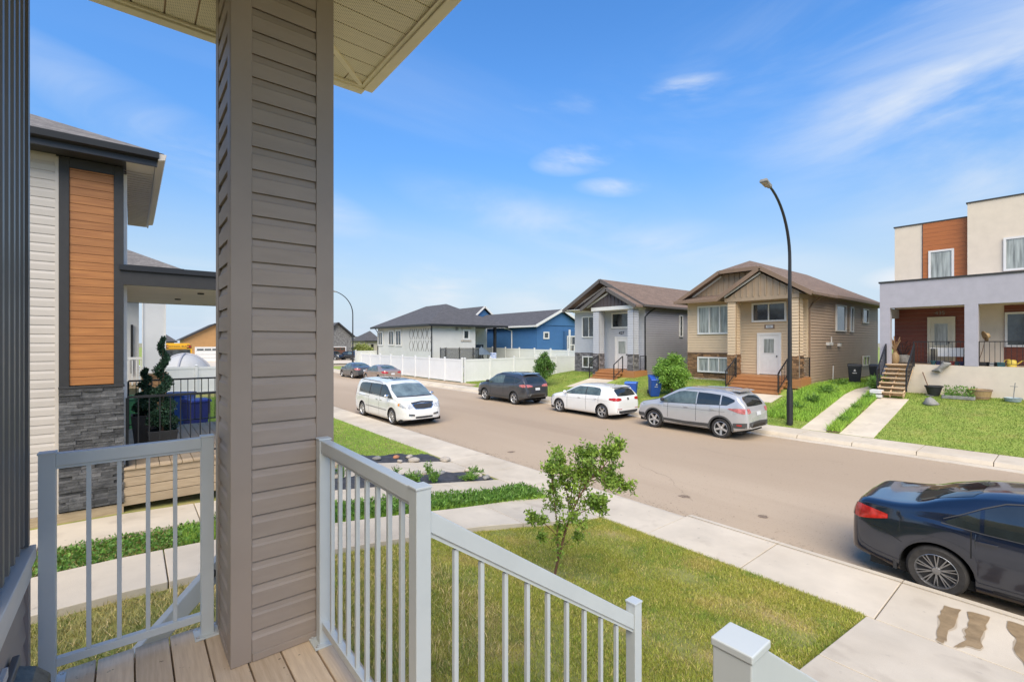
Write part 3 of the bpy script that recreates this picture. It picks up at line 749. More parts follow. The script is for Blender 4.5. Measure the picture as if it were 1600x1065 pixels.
# stair rails fall with the stairs
rs = thing('stair_railing', (.70, 1.31, DZ), 'sloping grey aluminium stair railing on the side of the small tree', 'railing', G)
def stair_rail(r, yc, za=2.79):
    xa, xb = .7255, 1.80; sl = -.68
    f = lambda x: za + sl*(x - xa)
    xe = xb-.026
    MB().prism([(xa, yc-.021, f(xa)-.034), (xe, yc-.021, f(xe)-.034), (xe, yc-.021, f(xe)+.034), (xa, yc-.021, f(xa)+.034)], (0, .042, 0)).build('top_rail', M['rail'], r, world=True, bevel=.003)
    MB().prism([(xa, yc-.014, f(xa)-.048), (xe, yc-.014, f(xe)-.048), (xe, yc-.014, f(xe)-.035), (xa, yc-.014, f(xa)-.035)], (0, .028, 0)).build('baluster_channel', M['rail'], r, world=True)
    MB().bar((xa, yc, f(xa)-.80), (xb-.025, yc, f(xb-.025)-.80), .030, .034).build('bottom_rail', M['rail'], r, world=True, bevel=.002)
    n = 9
    for i in range(n):
        x = xa + (xb-.025-xa)*(i+1)/(n+1)
        MB().box(x-.008, x+.008, yc-.008, yc+.008, f(x)-.80, f(x)-.05).build('baluster', M['rail'], r, world=True, bevel=.001)
    MB().box(xb-.0255, xb+.0255, yc-.0255, yc+.0255, near_z(xb)+.05, 2.155).build('post', M['rail'], r, world=True, bevel=.002)
    MB().box(xb-.0285, xb+.0285, yc-.0285, yc+.0285, 2.153, 2.162).build('post_cap', M['rail'], r, world=True, bevel=.002)
stair_rail(rs, 1.31)
rs2 = thing('stair_railing', (.70, .32, DZ), 'sloping grey aluminium stair railing nearest the camera with its square post cap', 'railing', G)
s = .0285
MB().box(.70-s, .70+s, .32-s, .32+s, DZ, 2.902).build('post', M['rail'], rs2, world=True, bevel=.002)
MB().box(.70-s-.002, .70+s+.002, .32-s-.002, .32+s+.002, 2.90, 2.912).build('post_cap', M['rail'], rs2, world=True, bevel=.002)
stair_rail(rs2, .32, 2.865)
st = thing('porch_stairs', (.79, .8, .9), 'wooden stairs leading down from the porch between the two stair railings', 'stairs')
for i in range(6):
    zt = DZ - .185*(i+1); MB().box(.79+.265*i, .79+.265*(i+1)+.02, .30, 1.33, zt-.035, zt).build('tread', M['wood'], st, world=True, bevel=.004)
    MB().box(.79+.265*i, .79+.265*i+.02, .34, 1.29, zt, zt+.15).build('riser', M['wood'], st, world=True)
# downspout slanting down behind the left railing
dsr = thing('downspout', (.2, 2.95, 1.9), 'grey metal downspout slanting down to the left behind the left railing', 'downspout')
MB().bar((.03, 2.97, 1.79), (.47, 2.97, 2.24), .075, .085).build('pipe', M['rail'], dsr, world=True, bevel=.006)
MB().bar((.47, 2.97, 2.2), (.47, 2.97, 5.0), .075, .06).build('riser_pipe', M['rail'], dsr, world=True, bevel=.004)
MB().lathe([(.02, 0), (.022, .02), (.012, .035)], 12, Matrix.Translation((.33, 2.90, 2.14)) @ Matrix.Rotation(R(90), 4, 'X')).build('bracket_knob', M['black_plastic'], dsr, world=True)

# ------------------------------------------------------------------ neighbour house (left)
NY = 9.0; NX = -.10
nb = thing('neighbour_house', (NX, NY, .9), 'neighbour house with orange plank panel, charcoal trim, dark stone base and pale siding', 'house')
MB().box(-9, NX-.03, NY+.03, 13.4, .6, 5.95).build('wall', M['siding_pale'], nb, world=True)
z = .98; P2 = .1245
while z < 5.95:
    m = MB(); vs = []
    for o_, zz in [(0, z+.004), (.014, z), (.014, z+P2*.62), (.004, z+P2)]: vs += [(-3.6, NY-o_, zz), (-.80, NY-o_, zz)]
    m.add(vs, [(2*q, 2*q+1, 2*q+3, 2*q+2) for q in range(3)]).build('siding_board', M['siding_pale'], nb, world=True, fix=False)
    z += P2
MB().box(-.81, -.772, NY-.022, NY, .96, 5.92).build('siding_end_trim', M['siding_pale'], nb, world=True)
MB().box(-.770, -.665, NY-.035, NY, 2.70, 5.93).build('trim_board', M['charcoal'], nb, world=True, bevel=.004)
MB().box(-.190, NX+.02, NY-.035, NY+.03, 2.70, 5.93).build('trim_board', M['charcoal'], nb, world=True, bevel=.004)
MB().box(-.664, -.191, NY-.034, NY, 5.80, 5.93).build('trim_board', M['charcoal'], nb, world=True)
z = 2.745; k = 0
while z < 5.79:
    h = min(.1165, 5.80-z)
    MB().box(-.664, -.191, NY-.016-.002*(k % 2), NY, z+.003, z+h-.002).build('orange_plank', M['plank_orange'], nb, world=True, bevel=.002)
    z += h; k += 1
MB().box(-.664, -.191, NY-.008, NY+.001, 2.74, 5.80).build('plank_backing', M['under'], nb, world=True)
MB().box(-.775, NX+.03, NY-.05, NY+.02, 2.70, 2.735).build('stone_cap', M['charcoal'], nb, world=True, bevel=.004)
# ledger stones on the corner
MB().box(-.77, NX+.0, NY-.02, NY, .98, 2.70).build('stone_backing', M['under'], nb, world=True)
z = 1.0; rr = random.Random(3)
while z < 2.69:
    h = rr.choice([.038, .045, .052]); h = min(h, 2.698-z); x = -.772 - rr.uniform(0, .1)
    while x < NX+.015:
        L = rr.uniform(.14, .34); xa, xb = max(x, -.772), min(x+L, NX+.025)
        if xb - xa > .02:
            dd = rr.uniform(.012, .042)
            t1, t2 = rr.uniform(-.003, .003), rr.uniform(-.003, .003)
            m = MB().add([(xa+.001, NY-.021-dd+t1, z+.001), (xb-.001, NY-.021-dd+t2, z+.001), (xb-.001, NY-.015, z+.001), (xa+.001, NY-.015, z+.001),
                          (xa+.001, NY-.021-dd+t2, z+h-.002), (xb-.001, NY-.021-dd+t1, z+h-.002), (xb-.001, NY-.015, z+h-.002), (xa+.001, NY-.015, z+h-.002)],
                         [(0, 3, 2, 1), (4, 5, 6, 7), (0, 1, 5, 4), (1, 2, 6, 5), (2, 3, 7, 6), (3, 0, 4, 7)])
            m.build('stone', M['slate'], nb, world=True)
        x += L
    z += h
MB().box(-3.6, NX+.02, NY-.03, NY, .80, .975).build('base_board', M['wood2'], nb, world=True)
# front face seen edge-on
MB().lap((NX, NY+.03), (NX, 13.4), 1.0, 5.95, .125, .012, (1, 0)).build('front_siding', M['siding_pale'], nb, world=True, fix=False)
MB().box(NX, NX+.06, NY+.2, NY+.27, 1.48, 5.9).build('downspout', M['white_trim'], nb, world=True)
# eaves and hip roof
EX, EY, EZ = .30, 8.62, 5.98
MB().box(-6, NX+.05, EY+.02, NY+.1, EZ-.03, EZ-.015).build('side_soffit', M['charcoal'], nb, world=True)
MB().box(NX+.051, EX-.02, EY+.02, 13.38, EZ-.03, EZ-.015).build('soffit', M['siding_pale'], nb, world=True)
MB().box(-6, EX, EY-.02, EY+.02, EZ-.05, EZ+.12).build('fascia', M['black_metal'], nb, world=True)
MB().prism([(-6, EY-.021, EZ+.03), (-6, EY-.12, EZ+.05), (-6, EY-.13, EZ+.135), (-6, EY-.021, EZ+.135)], (6+EX+.02, 0, 0)).build('gutter', M['black_metal'], nb, world=True)
MB().box(EX-.015, EX+.01, EY+.021, 13.4, EZ-.04, EZ+.10).prism([(EX+.011, EY-.1, EZ+.02), (EX+.09, EY-.1, EZ+.04), (EX+.11, EY-.1, EZ+.12), (EX+.011, EY-.1, EZ+.12)], (0, 13.5-EY, 0)).build('front_gutter', M['siding_pale'], nb, world=True)
for i in range(30):
    ya = NY+.15+i*.14; MB().box(NX+.02, EX-.03, ya, ya+.008, EZ-.036, EZ-.029).build('soffit_groove', M['taupe_trim'], nb, world=True)
rz_ = lambda d: EZ+.13+d*.46
m = MB(); E2 = 13.45
m.add([(EX+.08, EY-.10, rz_(0)), (EX-2.6, EY+2.4, rz_(2.5)), (EX-6, EY+2.4, rz_(2.5)), (-6.0, EY-.10, rz_(0)), (EX+.08, E2, rz_(0)), (EX-2.6, E2-2.4, rz_(2.5))],
      [(0, 1, 2, 3), (0, 4, 5, 1), ])
m.build('roof', M['roof_near'], nb, world=True)
# porch: deck, skirt boards, roof, railings
for i in range(4):
    za = .93 + i*.14; MB().box(NX+.02, 2.3, NY-.035, NY, za+.004, za+.134).build('skirt_board', M['wood2'], nb, world=True, bevel=.003)
for i in range(17):
    xa = NX + .0 + .142*i; MB().box(xa+.004+.02, xa+.158, NY-.07, 12.9, 1.465, 1.50).build('deck_board', M['wood2'], nb, world=True, bevel=.003)
for i in range(4):
    zt = 1.46-.16*(i+1); MB().box(2.31+.28*i, 2.6+.28*i, 9.7, 10.7, zt-.05, zt).build('stair_tread', M['wood2'], nb, world=True)
MB().box(NX+.01, 1.75, NY-.04, NY+.04, 4.21, 4.46).box(1.75, 1.83, NY-.04, 13.0, 4.21, 4.46).box(NX+.01, 1.75, 12.92, 13.0, 4.21, 4.46).build('porch_beam', M['charcoal'], nb, world=True)
MB().box(NX-.03, 1.86, NY-.075, NY-.041, 4.42, 4.46).box(NX-.03, 1.86, NY-.06, 13.0, 4.461, 4.50).build('porch_roof_edge', M['black_metal'], nb, world=True)
for i in range(26):
    ya = NY+.05+i*.148; MB().box(NX+.02, 1.74, ya+.010, ya+.140, 4.212, 4.222).build('porch_soffit_panel', M['siding_pale'], nb, world=True)
MB().box(1.66, 1.80, NY-.03, NY+.11, 1.5, 4.21).build('porch_column', M['charcoal'], nb, world=True)
MB().box(1.66, 1.80, 12.85, 12.99, 1.5, 4.21).build('porch_column', M['charcoal'], nb, world=True)
for q, (xq, yq, zq) in enumerate(((.95, 9.75, 4.19), (.72, 11.3, 4.19))):
    MB().lathe([(.05, 0), (.05, .02)], 12, Matrix.Translation((xq, yq, zq))).build('porch_light', M['black_plastic'], nb, world=True)
def black_rail(r, a, b, z0, h=1.0, n=None, posts=True, low=.10):
    a = Vector(a); b = Vector(b); L = (b-a).length; n = n or max(2, int(L/.125))
    a = Vector((a.x, a.y, z0)); b = Vector((b.x, b.y, z0))
    MB().bar(a+Vector((0, 0, h)), b+Vector((0, 0, h)), .045, .035).build('top_rail', M['black_metal'], r, world=True)
    MB().bar(a+Vector((0, 0, low)), b+Vector((0, 0, low)), .025, .025).build('bottom_rail', M['black_metal'], r, world=True)
    for i in range(n+1):
        p = a.lerp(b, i/n); w2 = .018 if (posts and i in (0, n)) else .0075
        m = MB().box(p.x-w2, p.x+w2, p.y-w2, p.y+w2, z0+(low if w2 < .01 else .002), z0+h-.01)
        m.build('post' if w2 > .01 else 'baluster', M['black_metal'], r, world=True)
br1 = thing('black_railing', (NX+.1, NY, 1.5), 'nearer black metal railing on the neighbour porch in front of the planters', 'railing', 'black railings of the neighbour porch')
black_rail(br1, (NX+.06, NY+.06), (1.66, NY+.06), 1.5, 1.03, 13)
br2 = thing('black_railing', (NX+.1, 12.85, 1.5), 'farther black metal railing on the neighbour porch behind the spiral topiary', 'railing', 'black railings of the neighbour porch')
black_rail(br2, (NX+.06, 12.85), (1.66, 12.85), 1.5, 1.03, 13)

# planters and spiral topiaries
def leaf_mesh(name, pts, size, mt, seed=1, updir=.3, aspect=.55, normals=None):
    g = np.random.default_rng(seed); n = len(pts); pts = np.asarray(pts)
    d = g.normal(size=(n, 3)); d[:, 2] += updir; d /= np.linalg.norm(d, axis=1)[:, None]
    e = g.normal(size=(n, 3)); e -= d*(e*d).sum(1)[:, None]; e /= np.linalg.norm(e, axis=1)[:, None]
    nn = np.cross(d, e)
    s = size*g.uniform(.6, 1.25, n)[:, None]
    v = np.empty((n, 4, 3)); v[:, 0] = pts; v[:, 1] = pts + d*s*.45 + e*s*aspect*.5 + nn*s*.06; v[:, 2] = pts + d*s - nn*s*.08; v[:, 3] = pts + d*s*.45 - e*s*aspect*.5 + nn*s*.06
    return mesh_np(name, v.reshape(-1, 3), 4, mt)
def spiral(base, h, r0, seed, label):
    g = np.random.default_rng(seed); t = thing('spiral_topiary', base, label, 'topiary', 'spiral topiaries on the neighbour porch')
    MB().tube([(0, 0, -.05), (.01, 0, h*.5), (0, 0, h*.93)], [.02, .016, .006], 8).build('trunk', M['bark'], t)
    pts = []
    for i in range(9000):
        q = g.uniform(0, 1)**1.35; a = q*2*math.pi*3.8 + .5; z = .05 + q*h*.95
        rr_ = r0*(1-q)**.8*.42 + .012; rad = r0*(1-q)**.9*.55 + .026
        o = g.normal(size=3); o /= np.linalg.norm(o); o *= rad*g.uniform(.55, 1.05)
        pts.append((math.cos(a)*rr_ + o[0], math.sin(a)*rr_ + o[1], z + o[2]*.62))
    for i in range(2500):
        o = g.normal(size=3); o /= np.linalg.norm(o); o *= r0*1.05*g.uniform(.6, 1); pts.append((o[0], o[1], .12+abs(o[2])*.8))
    me = leaf_mesh('foliage', pts, .035, M['leaf_topiary'], seed); link('crown', me, None, t)
def planter(loc, w0, w1, h, label):
    t = thing('planter', loc, label, 'planter', 'tall square planters on the neighbour porch'); m = MB()
    a, b = w0/2, w1/2; vs = [(-a, -a, 0), (a, -a, 0), (a, a, 0), (-a, a, 0), (-b, -b, h), (b, -b, h), (b, b, h), (-b, b, h)]
    c = b-.025; vs += [(-c, -c, h), (c, -c, h), (c, c, h), (-c, c, h), (-c, -c, h-.06), (c, -c, h-.06), (c, c, h-.06), (-c, c, h-.06)]
    m.add(vs, [(0, 3, 2, 1), (0, 1, 5, 4), (1, 2, 6, 5), (2, 3, 7, 6), (3, 0, 4, 7), (4, 5, 9, 8), (5, 6, 10, 9), (6, 7, 11, 10), (7, 4, 8, 11), (8, 9, 13, 12), (9, 10, 14, 13), (10, 11, 15, 14), (11, 8, 12, 15)])
    m.build('pot', M['black_plastic'], t, bevel=.006)
    MB().box(-c, c, -c, c, h-.09, h-.055).build('soil', M['under'], t)
planter((.41, 9.62, 1.5), .30, .40, .42, 'nearer dark square planter holding the tall spiral topiary')
spiral((.41, 9.62, 1.9), 1.56, .22, 4, 'tall dark green spiral topiary in the nearer planter on the neighbour porch')
planter((.21, 10.35, 1.5), .30, .42, .60, 'farther dark square planter holding the small spiral topiary')
spiral((.20, 10.35, 2.08), .80, .17, 6, 'shorter dark green spiral topiary in the farther planter on the neighbour porch')

# ------------------------------------------------------------------ garbage carts
def cart(loc, rz, body, lid, label, group, tilt=0, logo=True, sc_=1.0):
    t = thing('wheelie_bin', loc, label, 'bin', group, rz); t.rotation_euler = (tilt, 0, rz); t.scale = (sc_,)*3
    m = MB(); a, b, c, d, h = .22, .25, .29, .34, .95
    m.add([(-a, -b, .04), (a, -b, .04), (a, b, .04), (-a, b, .04), (-c, -d, h), (c, -d, h), (c, d, h), (-c, d, h)],
          [(0, 3, 2, 1), (0, 1, 5, 4), (1, 2, 6, 5), (2, 3, 7, 6), (3, 0, 4, 7), (4, 5, 6, 7)])
    m.build('body', body, t, bevel=.03)
    MB().box(-.31, .31, -.36, .35, h, h+.03).build('rim', body, t, bevel=.01)
    MB().prism([(-.30, -.37, h+.031), (-.30, .36, h+.031), (-.30, .34, h+.09), (-.30, .0, h+.115), (-.30, -.34, h+.08)], (.60, 0, 0)).build('lid', lid, t, bevel=.012)
    MB().tube([(-.22, .34, h+.0), (-.22, .43, h+.02), (.22, .43, h+.02), (.22, .34, h)], .014, 8).build('handle', body, t)
    for sx in (-1, 1):
        MB().lathe([(.03, -.025), (.10, -.025), (.115, -.012), (.115, .012), (.10, .025), (.03, .025)], 18, Matrix.Translation((sx*.25, .24, .115)) @ Matrix.Rotation(R(90), 4, 'Y')).build('wheel', M['black_plastic'], t, smooth=True)
    if logo:
        y = lambda z: -(.25 + (.34-.25)*(z-.04)/.91) - .004
        m = MB()
        for (x0, x1, z0, z1) in ((-.05, .06, .70, .72), (-.03, .03, .725, .80), (-.09, .09, .60, .63)):
            m.add([(x0, y(z0), z0), (x1, y(z0), z0), (x1, y(z1), z1), (x0, y(z1), z1)], [(0, 1, 2, 3)])
        m.build('emblem', M['white_trim'], t, fix=False)
    return t
GB = 'blue wheeled bins'
cart((20.05, 14.75, far_z(20.05)), R(-62), M['blue_bin'], M['blue_bin_lid'], 'upright light blue wheeled bin standing behind the white hatchback', GB)
cart((21.45, 14.35, far_z(21.45)+.03), R(-40), M['blue_bin'], M['blue_bin'], 'tilted dark blue wheeled bin leaning beside the round shrub', GB, tilt=R(17))
cart((1.62, 18.0, .5), R(20), M['navy_bin'], M['navy_bin'], 'front navy wheeled bin seen through the neighbour porch railing', 'navy wheeled bins beyond the neighbour porch', logo=False)
cart((1.25, 18.9, .5), R(-30), M['blue_bin'], M['navy_bin'], 'rear blue wheeled bin with a white emblem beyond the neighbour porch', 'navy wheeled bins beyond the neighbour porch', sc_=1.15)
cart((.02, 17.6, .75), R(10), M['green_bin'], M['green_bin'], 'green wheeled bin between the stone corner and the planters', 'green bin', logo=False)
cart((28.5, 7.3, 1.2), R(-75), M['black_bin'], M['black_bin'], 'black wheeled bin with white emblem beside the brown house', 'black wheeled bins between the houses')
cart((28.9, 6.5, 1.2), R(-75), M['black_bin'], M['black_bin'], 'black wheeled bin nearest the lavender porch wall', 'black wheeled bins between the houses', logo=False)

# ------------------------------------------------------------------ generic house pieces
def frame_at(x, y, nx, ny):
    """local frame on a wall: +X along the wall, -Y outwards, Z up"""
    r = Vector((-ny, nx, 0))
    return Matrix(((r.x, -nx, 0, x), (r.y, -ny, 0, y), (0, 0, 1, 0), (0, 0, 0, 1)))
def window(par, x, y, n, w_, z0, z1, panes=1, fr=None, glass=None, fw=.07, proud=.08, sill=False, ratios=None):
    F = frame_at(x, y, *n); fr = fr or M['white_trim']; glass = glass or M['glass']
    m = MB(F); a = w_/2
    m.box(-a, a, -proud, .0, z0, z0+fw).box(-a, a, -proud, 0, z1-fw, z1).box(-a, -a+fw, -proud, 0, z0+fw, z1-fw).box(a-fw, a, -proud, 0, z0+fw, z1-fw)
    iw = w_-2*fw; rt = ratios or [1/panes]*panes; xx = -a+fw; xs = []
    for i, q in enumerate(rt):
        xe = xx + iw*q; xs.append((xx, xe))
        if i < len(rt)-1: m.box(xe-.03, xe+.03, -proud+.004, 0, z0+fw, z1-fw)
        xx = xe
    f = m.build('window', fr, par, world=True)
    for (xa, xe) in xs:
        m2 = MB(F).box(xa+.0, xe-.0, -proud*.35, -.002, z0+fw, z1-fw).build('pane', glass, f, world=True)
    return f
def door(par, x, y, n, w_, z0, z1, slab, tr=None, glass=True, handle=1, gz=(.52, .90), gw=.52):
    F = frame_at(x, y, *n); tr = tr or M['white_trim']; a = w_/2; f = .11
    d = MB(F).box(-a, -a+f, -.085, 0, z0, z1).box(a-f, a, -.085, 0, z0, z1).box(-a+f, a-f, -.085, 0, z1-f, z1).build('door_frame', tr, par, world=True)
    s = MB(F).box(-a+f, a-f, -.055, 0, z0+.03, z1-f)
    H_ = z1-f-z0
    for (xa, xb) in ((-a+f+.12, -.05), (.05, a-f-.12)): s.box(xa, xb, -.064, -.055, z0+.2, z0+H_*.42)
    s = s.build('door', slab, par, world=True)
    if glass:
        g0, g1 = z0+H_*gz[0], z0+H_*gz[1]; gwid = (w_-2*f)*gw/2
        MB(F).box(-gwid-.04, gwid+.04, -.068, -.055, g0-.04, g1+.04).build('glass_trim', tr, s, world=True)
        MB(F).box(-gwid, gwid, -.073, -.0681, g0, g1).build('pane', M['glass_pale'], s, world=True)
    MB(F).box(handle*(a-f-.09)-.02, handle*(a-f-.09)+.02, -.11, -.055, z0+H_*.45, z0+H_*.49).build('handle', M['black_plastic'], s, world=True)
def stones(par, x, y, n, w_, z0, z1, mt, seed=1, hole=None):
    """a ledger-stone facing too fine to pick apart: one part of real stones"""
    F = frame_at(x, y, *n); m = MB(F); g = random.Random(seed); z = z0; a = w_/2
    while z < z1-.02:
        h = min(g.uniform(.06, .13), z1-z); xx = -a
        while xx < a-.01:
            L = min(g.uniform(.12, .4), a-xx)
            if not hole or xx+L < hole[0] or xx > hole[1] or z+h < hole[2] or z > hole[3]:
                m.box(xx+.006, xx+L-.006, -g.uniform(.03, .075), .0, z+.005, z+h-.005)
            xx += L
        z += h
    MB(F).box(-a, a, -.02, -.001, z0, z1).build('stone_mortar', M['concrete_edge'], par, world=True)
    return tag(m.build('stone_facing', mt, par, world=True), kind='stuff')
def lapwall(par, x0, y0, x1, y1, n, z0, z1, mt, pitch=.15, name='siding'):
    return tag(MB().lap((x0, y0), (x1, y1), z0, z1, pitch, .036, n).build(name, mt, par, world=True, fix=False), kind='stuff')
def board_batten(par, pts, n, mt, name='gable_siding', step=.3):
    """gable polygon (y or x, z pairs on plane) with vertical battens clipped to it; pts given in 3-D, n outward"""
    nx, ny = n; m = MB().prism([Vector(p) for p in pts], (-nx*.04, -ny*.04, 0))
    al = [(-ny*p[0] + nx*p[1]) for p in pts]; zs = [p[2] for p in pts]; lo_, hi_ = min(al), max(al); zb = min(zs)
    def topz(a):
        best = zb
        k = len(pts)
        for i in range(k):
            a0, a1, q0, q1 = al[i], al[(i+1) % k], zs[i], zs[(i+1) % k]
            if abs(a1-a0) > 1e-6 and min(a0, a1) <= a <= max(a0, a1): best = max(best, q0+(q1-q0)*(a-a0)/(a1-a0))
        return best
    base = Vector(pts[0]); off = nx*base.x + ny*base.y
    a = lo_ + step/2
    while a < hi_:
        zt = topz(a) - .03
        if zt > zb + .05:
            cx = -ny*a + nx*off if False else None
            px = nx*off - ny*a; py = ny*off + nx*a
            m2 = Matrix(((-ny, -nx, 0, px), (nx, -ny, 0, py), (0, 0, 1, 0), (0, 0, 0, 1)))
            m.add(*boxvf(-.025, .025, -.05, .0, zb, zt), M=m2)
        a += step
    return m.build(name, mt, par, world=True)
def boxvf(x0, x1, y0, y1, z0, z1):
    return ([(x0,y0,z0),(x1,y0,z0),(x1,y1,z0),(x0,y1,z0),(x0,y0,z1),(x1,y0,z1),(x1,y1,z1),(x0,y1,z1)], [(0,3,2,1),(4,5,6,7),(0,1,5,4),(1,2,6,5),(2,3,7,6),(3,0,4,7)])
def roof(par, polys, mt, th=.10, name='roof'):
    m = MB()
    for p in polys: m.prism(p, (0, 0, -th))
    return m.build(name, mt, par, world=True)
def beam(par, a, b, w_, h, mt, name): return MB().bar(a, b, w_, h).build(name, mt, par, world=True)

# ------------------------------------------------------------------ brown house
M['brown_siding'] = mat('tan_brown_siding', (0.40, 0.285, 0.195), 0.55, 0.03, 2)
M['brown_light'] = mat('light_tan_siding', (0.60, 0.45, 0.29), 0.55, 0.03, 2)  # lighter siding copy; puts the front's sunlit look into the colour
M['brown_trim'] = mat('brown_fascia', (0.22, 0.145, 0.095), 0.5, 0.05, 4)
M['brown_batten'] = mat('brown_batten_board', (0.34, 0.25, 0.165), 0.6, 0.05, 4)
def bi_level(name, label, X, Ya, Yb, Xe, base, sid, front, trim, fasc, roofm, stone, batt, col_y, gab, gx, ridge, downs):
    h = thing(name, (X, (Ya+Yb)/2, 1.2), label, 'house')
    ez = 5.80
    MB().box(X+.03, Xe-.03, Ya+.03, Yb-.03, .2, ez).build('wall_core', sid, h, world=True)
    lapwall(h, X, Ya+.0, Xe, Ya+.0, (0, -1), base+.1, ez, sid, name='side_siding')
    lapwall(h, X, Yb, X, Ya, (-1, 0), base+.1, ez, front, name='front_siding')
    for (cx, cy) in ((X, Ya), (X, Yb)):
        MB().box(cx-.025, cx+.07, cy-.025 if cy == Ya else cy-.07, cy+.07 if cy == Ya else cy+.025, base, ez).build('corner_trim', front, h, world=True)
    MB().box(X-.01, Xe, Ya-.006, Ya+.03, base-.5, base+.1).box(X-.02, X+.03, Ya, Yb, base-.6, base+.1).build('foundation', M['concrete'], h, world=True)
    yc = (Ya+Yb)/2; ov = .5; half = (Yb-Ya)/2+ov; pitch = (ridge-ez)/half
    return h, ez, yc, half, pitch

# --- brown
X = 26.0; Ya, Yb, Xe = 8.61, 15.0, 38.6
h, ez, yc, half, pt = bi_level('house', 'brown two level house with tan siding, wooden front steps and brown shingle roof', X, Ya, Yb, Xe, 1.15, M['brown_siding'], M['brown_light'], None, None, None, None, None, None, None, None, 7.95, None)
bh = h; rdg = 7.95; zc = 7.35; yo = (rdg-zc)/pt
xf = 25.45; xb = Xe+.4
L0, R0 = (xf, yc+half, ez), (xf, yc-half, ez)
roof(h, [[L0, (xb, yc+half, ez), (xb-3.4, yc, rdg), (xf+1.5, yc, rdg), (xf, yc+yo, zc)],
         [R0, (xf, yc-yo, zc), (xf+1.5, yc, rdg), (xb-3.4, yc, rdg), (xb, yc-half, ez)],
         [(xf, yc+yo, zc), (xf+1.5, yc, rdg), (xf, yc-yo, zc)],
         [(xb, yc+half, ez), (xb, yc-half, ez), (xb-3.4, yc, rdg)]], M['roof_brown'], .14)
board_batten(h, [(X-.02, Yb+.1, ez), (X-.02, yc+yo, zc-.15), (X-.02, yc-yo, zc-.15), (X-.02, Ya-.1, ez)], (-1, 0), M['brown_batten'])
MB().box(xf, X, Ya-.4, Yb+.4, ez-.06, ez-.03).box(X, xb, Ya-.45, Ya, ez-.06, ez-.03).build('soffit', M['brown_light'], h, world=True)
beam(h, (xf-.01, yc+half, ez-.08), (xf-.01, yc+yo, zc-.08), .04, .2, M['brown_trim'], 'rake_board')
beam(h, (xf-.01, yc+yo, zc-.08), (xf-.01, yc-yo, zc-.08), .04, .2, M['brown_trim'], 'rake_board')
beam(h, (xf-.01, yc-half, ez-.08), (xf-.01, yc-yo, zc-.08), .04, .2, M['brown_trim'], 'rake_board')
beam(h, (X-.06, Yb-.1, ez+.1), (X-.06, yc+yo+.1, zc-.26), .03, .10, M['white_trim'], 'white_rake_trim')
MB().box(xf, xb, yc-half-.09, yc-half+.02, ez-.12, ez+.02).box(xf, xb, yc+half-.02, yc+half+.08, ez-.12, ez+.02).build('gutter', M['brown_trim'], h, world=True)
# pent eave below the main gable
roof(h, [[(25.25, 12.2, ez-.02), (25.25, 15.45, ez-.02), (X, 15.45, ez+.28), (X, 12.2, ez+.28)]], M['roof_brown'], .10, 'pent_roof')
MB().box(25.2, 25.26, 12.2, 15.5, ez-.16, ez+.0).build('pent_gutter', M['brown_trim'], h, world=True)
# entry gable and porch
gx = 24.35; gy0, gy1 = 7.85, 12.45; gyc = 10.2; gz = 5.72; gr = 7.18
gp = (gr-gz)/(gyc-gy0)
roof(h, [[(gx, gy1, gz), (gx, gyc, gr), (28.0, gyc, gr), (28.0, gy1, gz)], [(gx, gy0, gz), (28.0, gy0, gz), (28.0, gyc, gr), (gx, gyc, gr)]], M['roof_brown'], .12, 'entry_roof')
board_batten(h, [(24.62, gy1-.5, gz-.02), (24.62, gyc, gr-.35), (24.62, gy0+.5, gz-.02)], (-1, 0), M['brown_batten'], 'entry_gable_siding')
beam(h, (gx-.01, gy1, gz-.09), (gx-.01, gyc, gr-.09), .05, .2, M['brown_trim'], 'entry_rake_board')
beam(h, (gx-.01, gy0, gz-.09), (gx-.01, gyc, gr-.09), .05, .2, M['brown_trim'], 'entry_rake_board')
beam(h, (24.58, gy1-.35, gz+.05), (24.58, gyc+.05, gr-.30), .03, .09, M['white_trim'], 'white_rake_trim')
MB().box(24.6, 25.95, 8.5, 12.1, 5.5, 5.70).box(24.62, 25.99, 8.52, 12.08, 5.49, 5.4999).build('porch_beam', M['brown_batten'], h, world=True)
for (y0, y1) in ((11.52, 11.98), (8.52, 8.98)):
    MB().box(24.70, 25.14, y0+.02, y1-.02, 1.6, 5.5).build('porch_column', M['brown_light'], h, world=True)
    lapwall(h, 24.69, y1-.02, 24.69, y0+.02, (-1, 0), 2.7, 5.49, M['brown_light'], name='column_siding')
    lapwall(h, 24.70, y0+.01, 25.14, y0+.01, (0, -1), 2.7, 5.49, M['brown_light'], name='column_siding')
    stones(h, 24.69, (y0+y1)/2, (-1, 0), y1-y0, 1.2, 2.74, M['stone_brown'], 4); stones(h, 24.92, y0, (0, -1), .46, 1.2, 2.74, M['stone_brown'], 5)
stones(h, X-.012, 13.72, (-1, 0), 2.6, 1.3, 2.72, M['stone_brown'], 8)
MB().box(X-.1, X-.01, 12.4, 15.03, 2.72, 2.79).build('stone_cap', M['brown_trim'], h, world=True)
M['glass_bl'] = M['glass_pale']
window(h, X-.02, 13.33, (-1, 0), 2.05, 3.83, 5.48, 3, glass=M['glass_pale'], fw=.09)
window(h, X-.09, 13.35, (-1, 0), 1.95, 1.63, 2.52, 3, glass=M['glass_pale'], fw=.08)
window(h, X-.02, 10.4, (-1, 0), 1.72, 4.44, 5.46, 2, fw=.09)
door(h, X-.02, 10.38, (-1, 0), 1.18, 1.66, 3.86, M['white_trim'], gz=(.55, .9))
MB().box(X-.05, X-.015, 10.12, 10.62, 4.08, 4.3).build('number_plaque', M['brown_trim'], h, world=True)
MB().box(X-.058, X-.0505, 10.2, 10.54, 4.12, 4.26).build('plaque_face', M['plate'], h, world=True)
